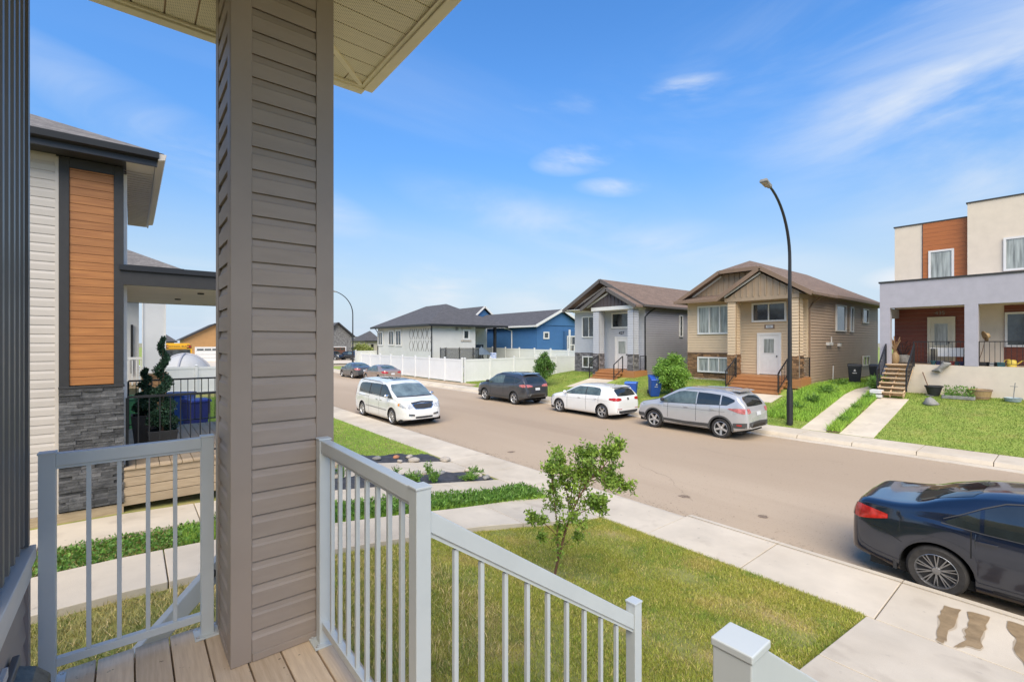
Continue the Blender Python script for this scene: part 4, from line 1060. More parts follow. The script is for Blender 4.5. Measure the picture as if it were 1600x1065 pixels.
for (u0, u1, v0, v1, pn) in ((1304.5, 1320, 475.5, 517.5, 1), (1326.5, 1331.5, 479, 518.5, 1), (1346, 1355, 482, 504.5, 1), (1346.5, 1356.5, 556, 571.5, 2)):
    xa, za = at_y(u0, v0, Ya); xb_, _ = at_y(u1, v1, Ya); _, zb_ = at_y(u0, v1, Ya)
    window(h, (xa+xb_)/2, Ya-.02, (0, -1), xb_-xa, zb_, za, pn, fw=.07)
M['downb'] = M['brown_trim']
MB().tube([(26.75, yc-half+.0, ez-.1), (26.6, Ya-.06, ez-.45), (26.12, Ya-.06, ez-.75), (26.12, Ya-.06, 1.35), (25.6, Ya-.35, 1.2)], .042, 8).build('downspout', M['brown_trim'], h, world=True)
MB().tube([(29.6, Ya-.03, .9), (29.6, Ya-.06, 2.1)], .03, 8).build('vent_pipe', M['white_trim'], h, world=True)
for xx, zz in ((28.6, 3.2), (29.05, 3.2), (30.4, 3.15)): MB().box(xx, xx+.22, Ya-.16, Ya-.01, zz, zz+.16).build('wall_vent', M['white_trim'], h, world=True)
MB().tube([(28.85, Ya-.12, 3.3), (29.1, Ya-.12, 3.35), (29.1, Ya-.12, 3.65)], .03, 8).build('vent_hose', M['white_trim'], h, world=True)
# wooden porch and steps
bs = thing('wooden_steps', (24.2, 10.2, 1.0), 'orange brown wooden front steps and porch of the brown house', 'steps', 'wooden front steps across the street')
MB().box(24.66, 25.97, 8.45, 12.05, 1.60, 1.655).build('porch_floor', M['cedar'], bs, world=True)
MB().box(24.62, 24.655, 8.45, 12.0, 1.15, 1.60).box(24.62, 25.97, 8.43, 8.449, 1.0, 1.60).build('skirt', M['cedar'], bs, world=True)
def steps(par, x_top, y0, y1, z_top, n, rise, run, mt, openr=False):
    for i in range(n):
        zt = z_top - rise*(i+1); xa = x_top - run*(i+1)
        MB().box(xa-.03, xa+run, y0, y1, zt-.045, zt).build('tread', mt, par, world=True, bevel=.004)
        if not openr: MB().box(xa, xa+.02, y0+.01, y1-.01, zt-rise+.0, zt-.046).build('riser', mt, par, world=True)
steps(bs, 24.62, 8.98, 11.5, 1.655, 4, .165, .29, M['cedar'])
def stair_guard(par, xa, xb, y, za, zb, hh, mt, n=6):
    beam(par, (xa, y, za+hh), (xb, y, zb+hh), .05, .045, mt, 'handrail'); beam(par, (xa, y, za+.12), (xb, y, zb+.12), .03, .03, mt, 'lower_rail')
    MB().box(xa-.025, xa+.025, y-.025, y+.025, za-.1, za+hh).box(xb-.025, xb+.025, y-.025, y+.025, zb-.02, zb+hh).build('guard_post', mt, par, world=True)
    for i in range(1, n):
        t = i/n; x = xa+(xb-xa)*t; zz = za+(zb-za)*t; MB().box(x-.009, x+.009, y-.009, y+.009, zz+.12, zz+hh).build('guard_baluster', mt, par, world=True)
for y in (11.48, 9.0): stair_guard(bs, 24.6, 23.5, y, 1.66, 1.0, .9, M['black_metal'])
black_rail(bs, (24.75, 8.48), (25.9, 8.48), 1.66, .95, 9)

# --- grey house
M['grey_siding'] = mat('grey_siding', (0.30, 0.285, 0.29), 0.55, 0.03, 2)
M['grey_light'] = mat('light_grey_siding', (0.47, 0.47, 0.49), 0.55, 0.03, 2)  # front tone lightened against the side, sun contrast painted into the siding
M['grey_trim'] = mat('dark_taupe_fascia', (0.115, 0.10, 0.09), 0.5, 0.05, 4)
M['plum_batten'] = mat('dark_plum_batten_board', (0.085, 0.068, 0.07), 0.6, 0.05, 4)
X = 26.2; Ya, Yb, Xe = 18.2, 24.4, 38
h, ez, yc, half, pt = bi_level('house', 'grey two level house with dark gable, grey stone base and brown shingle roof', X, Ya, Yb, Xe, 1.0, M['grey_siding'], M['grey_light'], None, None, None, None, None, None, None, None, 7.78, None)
rdg = 7.78; xf = 25.35; xb = Xe+.4
roof(h, [[(xf, yc+half, ez), (xb, yc+half, ez), (xb, yc, rdg), (xf, yc, rdg)], [(xf, yc-half, ez), (xf, yc, rdg), (xb, yc, rdg), (xb, yc-half, ez)]], M['roof_brown'], .12)
board_batten(h, [(X-.02, Yb+.2, ez), (X-.02, yc, rdg-.3), (X-.02, Ya-.2, ez)], (-1, 0), M['plum_batten'])
for s_ in (1, -1):
    beam(h, (xf-.01, yc+s_*half, ez-.1), (xf-.01, yc, rdg-.1), .05, .24, M['grey_trim'], 'rake_board')
beam(h, (X-.06, Yb+.1, ez+.12), (X-.06, yc+.2, rdg-.45), .03, .12, M['white_trim'], 'white_rake_trim')
MB().box(xf, xb, yc-half-.09, yc-half+.02, ez-.14, ez+.0).build('gutter', M['grey_trim'], h, world=True)
MB().box(xf, X, Ya-.4, Yb+.4, ez-.06, ez-.03).box(X, xb, Ya-.45, Ya, ez-.06, ez-.03).build('soffit', M['white_trim'], h, world=True)
MB().box(X-.12, X+.0, 22.0, Yb+.15, ez-.20, ez-.061).build('white_frieze', M['white_trim'], h, world=True)
gx = 24.55; gy0, gy1 = 17.75, 22.4; gyc = 20.1; gz = 5.72; gr = 7.02
roof(h, [[(gx, gy1, gz), (gx, gyc, gr), (28.0, gyc, gr), (28.0, gy1, gz)], [(gx, gy0, gz), (28.0, gy0, gz), (28.0, gyc, gr), (gx, gyc, gr)]], M['roof_brown'], .12, 'entry_roof')
board_batten(h, [(24.85, gy1-.5, gz+.06), (24.85, gyc, gr-.35), (24.85, gy0+.5, gz+.06)], (-1, 0), M['plum_batten'], 'entry_gable_siding')
for s_, g_ in ((1, gy1), (-1, gy0)):
    beam(h, (gx-.01, g_, gz-.1), (gx-.01, gyc, gr-.1), .06, .22, M['grey_trim'], 'entry_rake_board')
beam(h, (24.80, gy1-.4, gz+.08), (24.80, gyc+.05, gr-.36), .04, .12, M['white_trim'], 'white_rake_trim')
MB().box(24.8, 26.15, 18.1, 21.6, 5.52, 5.76).build('porch_beam', M['white_trim'], h, world=True)
for (y0, y1) in ((20.95, 21.5), (18.12, 18.6)):
    MB().box(24.9, 25.4, y0+.02, y1-.02, 1.4, 5.52).build('porch_column', M['grey_light'], h, world=True)
    lapwall(h, 24.89, y1-.02, 24.89, y0+.02, (-1, 0), 2.6, 5.5, M['grey_light'], name='column_siding')
    lapwall(h, 24.9, y0+.01, 25.4, y0+.01, (0, -1), 2.6, 5.5, M['grey_light'], name='column_siding')
    stones(h, 24.89, (y0+y1)/2, (-1, 0), y1-y0, 1.0, 2.62, M['stone_grey'], 4); stones(h, 25.15, y0, (0, -1), .52, 1.0, 2.62, M['stone_grey'], 5)
stones(h, X-.012, 23.2, (-1, 0), 2.4, 1.1, 2.62, M['stone_grey'], 9)
window(h, X-.02, 22.98, (-1, 0), 1.35, 3.71, 5.29, 2, fw=.09)
window(h, X-.09, 22.95, (-1, 0), 1.2, 1.5, 2.35, 2, fw=.08)
window(h, X-.02, 21.75, (-1, 0), .34, 3.75, 5.5, 1, fw=.06)
window(h, X-.02, 20.12, (-1, 0), 1.55, 4.34, 5.43, 1, fw=.10)
door(h, X-.02, 19.98, (-1, 0), 1.2, 1.54, 3.76, M['white_trim'], gz=(.5, .9), gw=.6)
window(h, 30.5, Ya-.02, (0, -1), .42, 3.75, 5.3, 1, fw=.06)
MB().tube([(26.9, yc-half, ez-.1), (26.7, Ya-.06, ez-.4), (26.15, Ya-.06, ez-.75), (26.15, Ya-.06, 1.1), (25.7, Ya-.3, 1.0)], .045, 8).build('downspout', M['black_metal'], h, world=True)
MB().box(34.0, 34.25, Ya-.18, Ya-.01, 2.9, 3.1).build('wall_vent', M['white_trim'], h, world=True)
gs = thing('wooden_steps', (24.5, 19.9, .9), 'wooden front steps of the grey house with black handrails', 'steps', 'wooden front steps across the street')
MB().box(24.8, 26.17, 18.0, 21.0, 1.48, 1.535).build('porch_floor', M['cedar'], gs, world=True)
MB().box(24.75, 24.79, 18.0, 21.0, .95, 1.48).box(24.75, 26.17, 17.98, 17.999, .9, 1.48).build('skirt', M['cedar'], gs, world=True)
steps(gs, 24.76, 18.85, 20.95, 1.535, 3, .165, .29, M['cedar'])
for y in (20.93, 18.88): stair_guard(gs, 24.75, 23.85, y, 1.54, 1.02, .92, M['black_metal'], 2)
black_rail(gs, (25.45, 18.03), (26.1, 18.03), 1.535, .95, 5)

# house numbers (raised plain digits)
def text(par, s, loc, rot, size, mt, name='lettering', depth=.006):
    c = bpy.data.curves.new(name, 'FONT'); c.body = s; c.size = size; c.extrude = depth; c.align_x = 'CENTER'; c.align_y = 'CENTER'
    o = bpy.data.objects.new(name, c); col.objects.link(o)
    dg = bpy.context.evaluated_depsgraph_get(); me = bpy.data.meshes.new_from_object(o.evaluated_get(dg)); bpy.data.objects.remove(o)
    me.materials.clear(); me.materials.append(mt)
    o = bpy.data.objects.new(name, me); col.objects.link(o); o.location = loc; o.rotation_euler = rot
    if par is not None: o.parent = par; o.matrix_parent_inverse = tree_matrix(par).inverted()
    return o
FRONT = (R(90), 0, R(-90))
text(h, '427', (X-.05, 20.05, 4.0), FRONT, .30, M['black_metal'], 'house_number')
text(bh, '431', (25.935, 10.37, 4.19), FRONT, .15, M['rock_grey'], 'house_number')

# ------------------------------------------------------------------ white and lavender house
M['stucco_cream'] = mat('cream_stucco', (0.66, 0.57, 0.46), 0.85, 0.03, 3, 0.25, 80)
M['stucco_lav'] = mat('lavender_grey_stucco', (0.40, 0.38, 0.42), 0.85, 0.04, 3, 0.25, 80)
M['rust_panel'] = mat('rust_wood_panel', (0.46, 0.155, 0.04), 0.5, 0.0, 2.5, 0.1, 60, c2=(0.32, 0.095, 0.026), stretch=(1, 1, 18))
M['door_cream'] = mat('cream_door_paint', (0.62, 0.56, 0.42), 0.5, 0.04, 3)
XP, XW = 26.0, 28.0
lh = thing('house', (XW, 2.5, 1.2), 'flat roofed modern house with cream stucco, rust wood panel and lavender porch', 'house')
def pf(u, v=535, X=XP): return at_x(u, v, X)
yl, ztop = pf(1374.6, 443); _, zbeam = pf(1390, 481); _, zfl = pf(1440, 569.6)
yl2, _ = pf(1390.5); ym1, _ = pf(1507); ym2, _ = pf(1528.4)
yend = -3.2
MB().box(XP, XP+.35, yend, yl, zbeam, ztop).box(XP+.36, XW+.5, yend, yl, zbeam+.1, ztop-.15).build('porch_beam', M['stucco_lav'], lh, world=True)
MB().box(XP+.36, XW-.01, yend, yl-.36, zbeam+.02, zbeam+.099).build('porch_ceiling', M['stucco_cream'], lh, world=True)
MB().box(XP-.04, XP+.4, yend, yl+.04, ztop+.001, ztop+.07).box(XP+.41, XW-.01, yl-.3, yl+.04, ztop+.001, ztop+.07).build('porch_flashing', M['charcoal'], lh, world=True)
MB().box(XP+.002, XP+.348, yl2, yl-.002, .9, zbeam).build('porch_column', M['stucco_lav'], lh, world=True)
MB().box(XP+.002, XP+.348, ym2, ym1, zfl+.0, zbeam).build('porch_column', M['stucco_lav'], lh, world=True)
MB().box(XP+.352, XW, yl-.3, yl-.01, 1.0, zfl).box(XP+.352, XW, yl-.3, yl-.01, zbeam-.4, zbeam).build('side_wall', M['stucco_lav'], lh, world=True)
MB().box(XP+.01, XP+.3, yend, yl2-.01, .8, zfl).build('porch_base_wall', M['stucco_cream'], lh, world=True)
MB().box(XP+.3, XW, yend, yl-.31, zfl-.12, zfl).build('porch_floor', M['wood2'], lh, world=True)
y0w, zt0 = pf(1398, 356, XW); yo0, _ = pf(1442, 535, XW); yo1, zt1 = pf(1513, 338, XW); _, zt2 = pf(1514, 320.6, XW)
MB().box(XW, 40, yend, y0w, 1, zt0-.02).build('wall', M['stucco_cream'], lh, world=True)
MB().box(XW-.35, 39, yend, yo1-.01, ztop-.1, zt2).build('upper_block', M['stucco_cream'], lh, world=True)
MB().box(XW-.39, 39, yend, yo1+.03, zt2+.001, zt2+.05).box(XW-.04, 39.9, yo1+.04, y0w+.04, zt0-.02, zt0+.03).build('parapet_cap', M['charcoal'], lh, world=True)
zz = ztop+.02; k = 0
while zz < zt0-.05:
    hh_ = min(.19, zt0-.03-zz); MB().box(XW-.022, XW-.001, yo1+.02, yo0, zz+.004, zz+hh_-.003).build('rust_plank', M['rust_panel'], lh, world=True); zz += hh_
for (ya, yb) in ((yo1+.001, yo1+.019), (yo0+.001, yo0+.02)): MB().box(XW-.03, XW-.001, ya, yb, ztop, zt0-.02).build('panel_edge', M['charcoal'], lh, world=True)
# ground floor back wall of the porch
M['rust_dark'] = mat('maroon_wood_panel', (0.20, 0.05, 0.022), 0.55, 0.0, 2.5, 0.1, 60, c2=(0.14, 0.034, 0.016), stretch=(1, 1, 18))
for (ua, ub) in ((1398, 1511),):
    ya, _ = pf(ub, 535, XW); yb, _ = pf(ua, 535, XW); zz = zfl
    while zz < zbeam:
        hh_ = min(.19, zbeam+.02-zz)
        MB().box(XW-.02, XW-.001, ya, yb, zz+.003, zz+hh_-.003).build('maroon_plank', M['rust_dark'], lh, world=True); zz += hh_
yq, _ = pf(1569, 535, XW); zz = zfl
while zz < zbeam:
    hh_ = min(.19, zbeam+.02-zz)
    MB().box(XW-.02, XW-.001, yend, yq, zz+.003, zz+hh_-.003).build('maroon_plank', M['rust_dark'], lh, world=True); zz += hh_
ya, _ = pf(1493, 535, XW); yb, _ = pf(1449.6, 535, XW); _, zdt = pf(1470, 495, XW)
door(lh, XW-.03, (ya+yb)/2, (-1, 0), yb-ya, zfl, zdt, M['door_cream'], M['door_cream'], gz=(.42, .9), gw=.62)
def wpx(par, u0, u1, v0, v1, X, pn, glass=None, ratios=None, proud=.05, clipy=None):
    yb, z1 = at_x(u0, v0, X); ya, _ = at_x(u1, v1, X); _, z0 = at_x(u0, v1, X)
    window(par, X-.02, (ya+yb)/2, (-1, 0), yb-ya, z0, z1, pn, glass=glass, ratios=ratios, fw=.08, proud=proud)
wpx(lh, 1451, 1491, 392.5, 440, XW-.003, 1, M['glass_pale'])
wpx(lh, 1568, 1640, 372, 424, XW-.351, 2, M['glass_pale'])
wpx(lh, 1570, 1640, 488, 541.8, XW-.003, 2, M['glass'])
lr = thing('porch_guard_railing', (XP+.1, 2.5, zfl), 'black metal railing along the lavender porch', 'railing')
black_rail(lr, (XP+.15, ym1+.01), (XP+.15, yl2-.78), zfl, .98, 13)
black_rail(lr, (XP+.15, -3.0), (XP+.15, ym2-.01), zfl, .98, 38)
text(lh, '435', (XW-.05, at_x(1469, 489, XW)[0], at_x(1469, 489, XW)[1]), FRONT, .23, M['rock_grey'], 'house_number')
# wooden steps of the lavender porch
lsn = thing('wooden_steps', (24.8, 4.9, 1.1), 'open wooden steps with black side rails leading up to the lavender porch', 'steps', 'wooden front steps across the street')
M['step_wood'] = mat('natural_step_wood', (.66, .47, .29), .7, 0, 3, c2=(.52, .35, .2), stretch=(2, 14, 14))
ns = 6; ztp = zfl; rise = (zfl-1.13)/(ns+1); run = .26; sy0, sy1 = yl2-.80, yl2+.10
for i in range(ns+1):
    zt = ztp - rise*i; xa = XP - run*(i+1) + .0
    MB().box(xa, xa+run+.02, sy0, sy1, zt-.04, zt).build('tread', M['step_wood'], lsn, world=True)
    MB().box(xa+run-.02, xa+run, sy0+.02, sy1-.02, zt-rise+.02, zt-.07).build('riser', M['step_wood'], lsn, world=True)
for y in (sy0+.02, (sy0+sy1)/2, sy1-.02):
    MB().bar((XP-.1, y, ztp-.22), (XP-run*(ns+1)+.1, y, 1.16), .04, .14).build('stringer', M['step_wood'], lsn, world=True)
for y in (sy0-.03, sy1+.03): stair_guard(lsn, XP-.05, XP-1.45, y, ztp+.02, 1.35, .85, M['black_metal'], 9)

# garden things in front of the lavender house
def on_far(u, v, zg):
    X = None
    D = FOC*(CH-zg)/(v-HV); k = (u-CU)/FOC
    return D*(FX+FY*k), D*(FY-FX*k)
def pot(loc, r0, r1, h_, mt, label, cat, name):
    t = thing(name, loc, label, cat)
    MB().lathe([(r0, 0), (r1, h_*.85), (r1+.03, h_*.86), (r1+.03, h_), (r1-.02, h_), (r1-.04, h_*.8), (0.0, h_*.8)], 24).build('pot', mt, t, smooth=True)
    return t
gZ = lambda x: far_z(x)
x, y = 25.55, at_x(1459, 535, 25.55)[0]; pot((x, y, gZ(x)), .17, .27, .42, M['black_plastic'], 'dark grey plastic plant pot against the cream porch wall', 'plant pot', 'plant_pot')
x, y = 25.55, at_x(1530, 535, 25.55)[0]
t = thing('half_barrel_planter', (x, y, gZ(x)), 'tan and brown half barrel planter against the cream porch wall', 'planter')
M['barrel'] = mat('tan_barrel_wood', (0.42, 0.29, 0.14), 0.7, 0, 4, c2=(0.30, 0.19, 0.09), stretch=(10, 10, 1))
MB().lathe([(.28, 0), (.33, .15), (.37, .36), (.32, .37), (.30, .3), (0, .3)], 24).build('body', M['barrel'], t, smooth=True)
for zz, rr_ in ((.06, .305), (.32, .372)): MB().lathe([(rr_, zz), (rr_+.008, zz), (rr_+.008, zz+.05), (rr_, zz+.05)], 24, closed=True).build('hoop', M['brown_trim'], t)
def rock(loc, s, mt, label, seed, name='rock', par=None, group=None, world=False):
    me = bpy.data.meshes.new(name); bm = bmesh.new(); bmesh.ops.create_icosphere(bm, subdivisions=2, radius=1)
    g = random.Random(seed); ph = [g.uniform(0, 6) for _ in range(6)]
    for v in bm.verts:
        n = v.co.copy(); f = 1 + .16*math.sin(n.x*3+ph[0]) + .13*math.sin(n.y*4+ph[1]) + .1*math.sin(n.z*5+ph[2]) + g.uniform(-.05, .05)
        v.co = Vector((n.x*f*s[0], n.y*f*s[1], max(n.z*f*s[2], -.25*s[2])))
    bm.to_mesh(me); bm.free()
    o = link(name, me, mt, par); o.location = loc; o.rotation_euler = (0, 0, g.uniform(0, 6)); me.shade_smooth()
    return tag(o, label, 'rock', group)
rock((23.9, at_x(1454, 535, 23.9)[0], gZ(23.9)+.02), (.28, .22, .2), M['rock_grey'], 'grey garden rock on the lawn in front of the cream porch wall', 4)
t = thing('garden_pick', (25.5, at_x(1481, 535, 25.5)[0], 1.15), 'long handled garden tool leaning on the wall beside the wooden steps', 'garden tool')
yy = at_x(1439, 535, 25.6)[0]
MB().tube([(25.45, yy-.35, 1.2), (25.92, yy, 2.1)], .018, 8).build('handle', M['bark'], t, world=True)
MB().bar((25.38, yy-.45, 1.16), (25.46, yy-.2, 1.2), .16, .02).build('blade', M['rock_grey'], t, world=True)
t = thing('driftwood_ornament', (XP-.05, 4, 2.2), 'grey weathered driftwood hung on the cream porch wall', 'ornament')
ya, za = at_x(1461, 577, XP-.08); yb, zb = at_x(1480, 571, XP-.08)
MB().tube([(XP-.08, ya+.1, za-.06), (XP-.12, ya-.15, za-.02), (XP-.12, (ya+yb)/2, (za+zb)/2), (XP-.1, yb+.05, zb+.04), (XP-.1, yb-.12, zb+.1)], [.03, .12, .09, .13, .03], 9).build('log', M['rock_grey'], t, world=True, smooth=True)
t = thing('lawn_tray', (25.3, at_x(1497, 535, 25.3)[0], 1.15), 'low grey tray of weeds and branches by the cream wall', 'tray')
yy = at_x(1497, 535, 25.3)[0]
MB().box(25.0, 25.6, yy-.5, yy+.45, 1.13, 1.26).build('tray', M['rock_grey'], t, world=True, bevel=.02)
g = np.random.default_rng(3); pts = np.stack([g.uniform(25.0, 25.6, 900), g.uniform(yy-.5, yy+.4, 900), 1.25+g.uniform(0, 1, 900)**2*.38], 1)
link('foliage', leaf_mesh('foliage', pts, .07, M['leaf_weed'], 5, 1.0), None, t, world=True)
t = thing('ornament_stake', (25.4, at_x(1583, 535, 25.4)[0], 1.15), 'thin metal garden stake on a pale blue dish by the cream wall', 'garden stake')
yy = at_x(1583, 535, 25.4)[0]
MB().tube([(25.4, yy, 1.2), (25.45, yy-.05, 1.85)], .015, 6).tube([(25.43, yy-.12, 1.72), (25.43, yy+.08, 1.72)], .012, 6).build('stake', M['rock_grey'], t, world=True)
MB().lathe([(.2, 0), (.26, .14), (.22, .14), (.16, .04)], 18, Matrix.Translation((25.4, yy, 1.16))).build('dish', mat('pale_blue_plastic', (.35, .42, .46), .5), t, world=True)
t = thing('white_box', (24.35, at_x(1370, 535, 24.35)[0], gZ(24.35)), 'white plastic box with a dark band at the foot of the wooden steps', 'box')
MB().box(-.22, .22, -.2, .2, 0, .13).box(-.22, .22, -.2, .2, .17, .32).build('body', M['white_trim'], t, bevel=.01); MB().box(-.21, .21, -.19, .19, .131, .169).build('band', M['black_plastic'], t)
# porch clutter
def vase(loc, label):
    t = thing('vase', loc, label, 'vase'); MB().lathe([(.10, 0), (.16, .15), (.15, .35), (.07, .5), (.09, .56), (.06, .56)], 20).build('body', M['barrel'], t, smooth=True)
    g = np.random.default_rng(8); m = MB()
    for i in range(26):
        a = g.uniform(0, 6.28); l = g.uniform(.25, .75); e = g.uniform(.05, .35)
        m.tube([(0, 0, .5), (math.cos(a)*e*.5, math.sin(a)*e*.5, .5+l*.6), (math.cos(a)*e, math.sin(a)*e, .5+l)], [.012, .014, .02], 4)
    m.build('dried_stems', mat('dried_stems', (.40, .24, .12), .8), t)
vase((XP+.75, at_x(1398.5, 535, XP+.75)[0], zfl), 'tan vase of tall dried stems at the top of the wooden steps')
t = thing('round_ornament', (XP+1.1, at_x(1412, 535, XP+1.1)[0], zfl+.2), 'grey pumpkin shaped ornament beside the dried stems on the porch', 'ornament')
m = MB()
for k in range(10):
    a = k*math.pi/5; m.lathe([(.0, -.19), (.10, -.16), (.145, 0), (.10, .16), (0, .19)], 10, Matrix.Translation((math.cos(a)*.13, math.sin(a)*.13, 0)))
m.build('body', M['rock_grey'], t, smooth=True)
t = thing('artificial_branches', (XP+1.5, at_x(1411, 535, XP+1.5)[0], zfl), 'dark bare branches behind the pumpkin shaped ornament', 'branches')
m = MB(); g = random.Random(5)
for i in range(16): m.tube([(0, 0, .2), (g.uniform(-.2, .2), g.uniform(-.3, .3), g.uniform(.6, .9)), (g.uniform(-.3, .3), g.uniform(-.4, .4), g.uniform(.8, 1.1))], [.012, .01, .004], 4)
m.build('stems', M['black_plastic'], t)
t = thing('patio_table', (XP+1.2, at_x(1482, 535, XP+1.2)[0], zfl), 'small table with a white cloth and clutter behind the porch railing', 'table')
MB().box(-.3, .3, -.55, .55, .68, .72).build('table_top', M['white_trim'], t)
for i in (-1, 1):
    for j in (-1, 1): MB().box(i*.25-.02, i*.25+.02, j*.5-.02, j*.5+.02, 0, .68).build('leg', M['black_metal'], t)
MB().box(-.31, -.305, -.5, .3, .35, .7).build('cloth', M['white_vinyl'], t)
shoes = random.Random(11)
cmat = [mat('clutter_%s' % n, c, .6) for n, c in (('teal', (.03, .12, .14)), ('navy', (.02, .03, .12)), ('grey', (.3, .3, .3)), ('black', (.02, .02, .02)), ('red', (.3, .03, .02)))]
for i in range(7):
    x = XP+.45+shoes.uniform(0, .25); y = at_x(1458+i*7.5, 535, x)[0]
    t = thing('flower_pot', (x, y, zfl), '%s small pot, %s from the left in the porch floor row' % (('teal', 'navy', 'grey', 'black', 'dark red', 'dark teal', 'dark navy')[i], ('first', 'second', 'third', 'fourth', 'fifth', 'sixth', 'seventh')[i]), 'flower pot', 'small pots along the porch floor')
    MB().lathe([(.06, 0), (.085, .13), (.095, .13), (.095, .16), (.07, .16)], 12).build('pot', cmat[i % 5], t)
for i in range(3):
    x = XP+.5; y = at_x(1538+i*12, 535, x)[0]
    t = thing('flower_pot', (x, y, zfl), '%s behind the right part of the porch railing' % ('small black pot', 'small grey trough', 'small teal pot')[i], 'flower pot', 'small pots along the porch floor')
    MB().box(-.08, .08, -.15, .15, 0, .16).build('pot', cmat[(3, 2, 0)[i]], t)
yy = at_x(1581, 535, XP+.5)[0]
t = thing('watering_can', (XP+.5, yy, zfl), 'yellow plastic watering can on the lavender porch floor', 'watering can')
my = mat('yellow_plastic', (.75, .55, .08), .5)
MB().lathe([(.13, 0), (.14, .2), (.10, .26), (.05, .27)], 18).build('body', my, t, smooth=True)
MB().tube([(0, -.12, .08), (0, -.3, .26)], .02, 8).build('spout', my, t); MB().tube([(0, .12, .06), (0, .22, .14), (0, .18, .26), (0, .05, .28)], .014, 8).build('handle', my, t)
yy = at_x(1541, 535, XP+.6)[0]
t = thing('straw_hat', (XP+.45, yy, zfl+1.2), 'tan straw hat hung on a stick above the porch railing', 'hat')
MB().lathe([(0, .12), (.10, .10), (.12, 0), (.22, -.02), (.22, -.03), (.11, -.02)], 20, Matrix.Rotation(R(70), 4, 'X') @ Matrix.Rotation(R(25), 4, 'Y')).build('crown', M['barrel'], t, smooth=True)
MB().tube([(0, .0, -.05), (.02, .1, -.6), (0, .25, -1.2)], .012, 6).build('stick', M['bark'], t)

# ------------------------------------------------------------------ white vinyl fences
def vfence(name, a, b, za, zb, h_, label, group=None, sec=2.4, closed=False):
    t = thing(name, (*a, za), label, 'fence', group)
    a = Vector((*a, za)); b = Vector((*b, zb)); L = (b-a).length; n = max(1, round(L/sec))
    d = (b-a); d.z = 0; d.normalize(); ang = math.atan2(d.y, d.x)
    for i in range(n+1):
        p = a.lerp(b, i/n)
        F = Matrix.Translation(p) @ Matrix.Rotation(ang, 4, 'Z')
        MB(F).box(-.065, .065, -.065, .065, 0.0, h_+.06).build('post', M['white_vinyl'], t, world=True)
        MB(F).box(-.08, .08, -.08, .08, h_+.061, h_+.085).add([(-.07, -.07, h_+.086), (.07, -.07, h_+.086), (.07, .07, h_+.086), (-.07, .07, h_+.086), (0, 0, h_+.14)], [(0, 1, 4), (1, 2, 4), (2, 3, 4), (3, 0, 4)]).build('post_cap', M['white_vinyl'], t, world=True)
        if i < n:
            q = a.lerp(b, (i+1)/n); S = (q-p).length; dz = q.z-p.z
            F2 = Matrix.Translation(p) @ Matrix.Rotation(ang, 4, 'Z')
            for r0, r1 in ((h_-.14, h_), (.06, .20)): MB(F2).box(.066, S-.066, -.035, .035, r0, r1).build('fence_rail', M['white_vinyl'], t, world=True)
            m = MB(F2); x = .067; k = 0
            while x < S-.07:
                w2 = min(.15, S-.067-x); m.box(x+.004, x+w2-.004, -.016, .016, .20, h_-.14); x += .15
            m.box(.067, S-.067, -.008, .008, .201, h_-.141)
            tag(m.build('fence_boards', M['white_vinyl'], t, world=True), kind='stuff')
    return t
FG = 'white vinyl fence runs'
vfence('vinyl_fence', (19.75, 30.2), (19.75, 50.5), .26, .30, 1.8, 'long white vinyl fence along the street beside the parked sedans', FG)
vfence('vinyl_fence', (20.0, 30.2), (32.4, 30.2), .26, .35, 1.8, 'white vinyl fence running from the street corner towards the grey house', FG)
vfence('vinyl_fence', (32.7, 26.5), (32.7, 46), .75, 1.0, 1.8, 'farther white vinyl fence in front of the blue house', FG)
vfence('vinyl_fence', (22.6, 52.5), (19.9, 52.5), .3, .3, 2.1, 'taller short white vinyl fence end by the far street lamp', FG)
vfence('vinyl_fence', (.35, 32), (8.0, 32), .45, .35, 1.55, 'white vinyl fence seen under the neighbour porch roof', FG)

# ------------------------------------------------------------------ white stucco bungalow
M['stucco_white'] = mat('white_stucco', (0.62, 0.605, 0.57), 0.9, 0.04, 1, 0.2, 60)
X0, Y0_, ez, rz2 = 22.5, 39.7, 5.15, 7.55
wb = thing('house', (26.5, 46, .4), 'white stucco bungalow with charcoal hip roof behind the white fence', 'house')
MB().box(X0, 27.6, Y0_, 52.4, .2, ez).box(27.61, 31.5, 43.0, 52.4, .2, ez).build('wall', M['stucco_white'], wb, world=True)
xa, xb, ya, yb = 21.9, 31.3, 39.1, 53.0; hw = (xb-xa)/2; xc = (xa+xb)/2
roof(wb, [[(xa, ya, ez), (xb, ya, ez), (xc, ya+hw, rz2)], [(xa, ya, ez), (xc, ya+hw, rz2), (xc, yb-hw, rz2), (xa, yb, ez)], [(xb, ya, ez), (xb, yb, ez), (xc, yb-hw, rz2), (xc, ya+hw, rz2)], [(xa, yb, ez), (xc, yb-hw, rz2), (xb, yb, ez)]], M['roof_grey'], .10)
MB().box(xa-.1, xb+.1, ya-.1, ya, ez-.22, ez-.02).box(xa-.1, xa, ya, yb, ez-.22, ez-.02).build('fascia', M['black_metal'], wb, world=True)
MB().box(xa, xb, ya, yb, ez-.2, ez-.17).build('soffit', M['charcoal'], wb, world=True)
MB().tube([(X0-.06, Y0_-.06, ez-.2), (X0-.06, Y0_-.06, .6)], .06, 8).build('downspout', M['black_metal'], wb, world=True)
MB().tube([(X0+9*0-.35, 52.3, ez-.2), (X0-.06, 52.3, ez-.6), (X0-.06, 52.3, .6)], .05, 8).build('downspout', M['black_metal'], wb, world=True)
MB().box(30.1, 30.35, Y0_, Y0_+.25, .3, ez-.2).build('patio_post', M['black_metal'], wb, world=True)
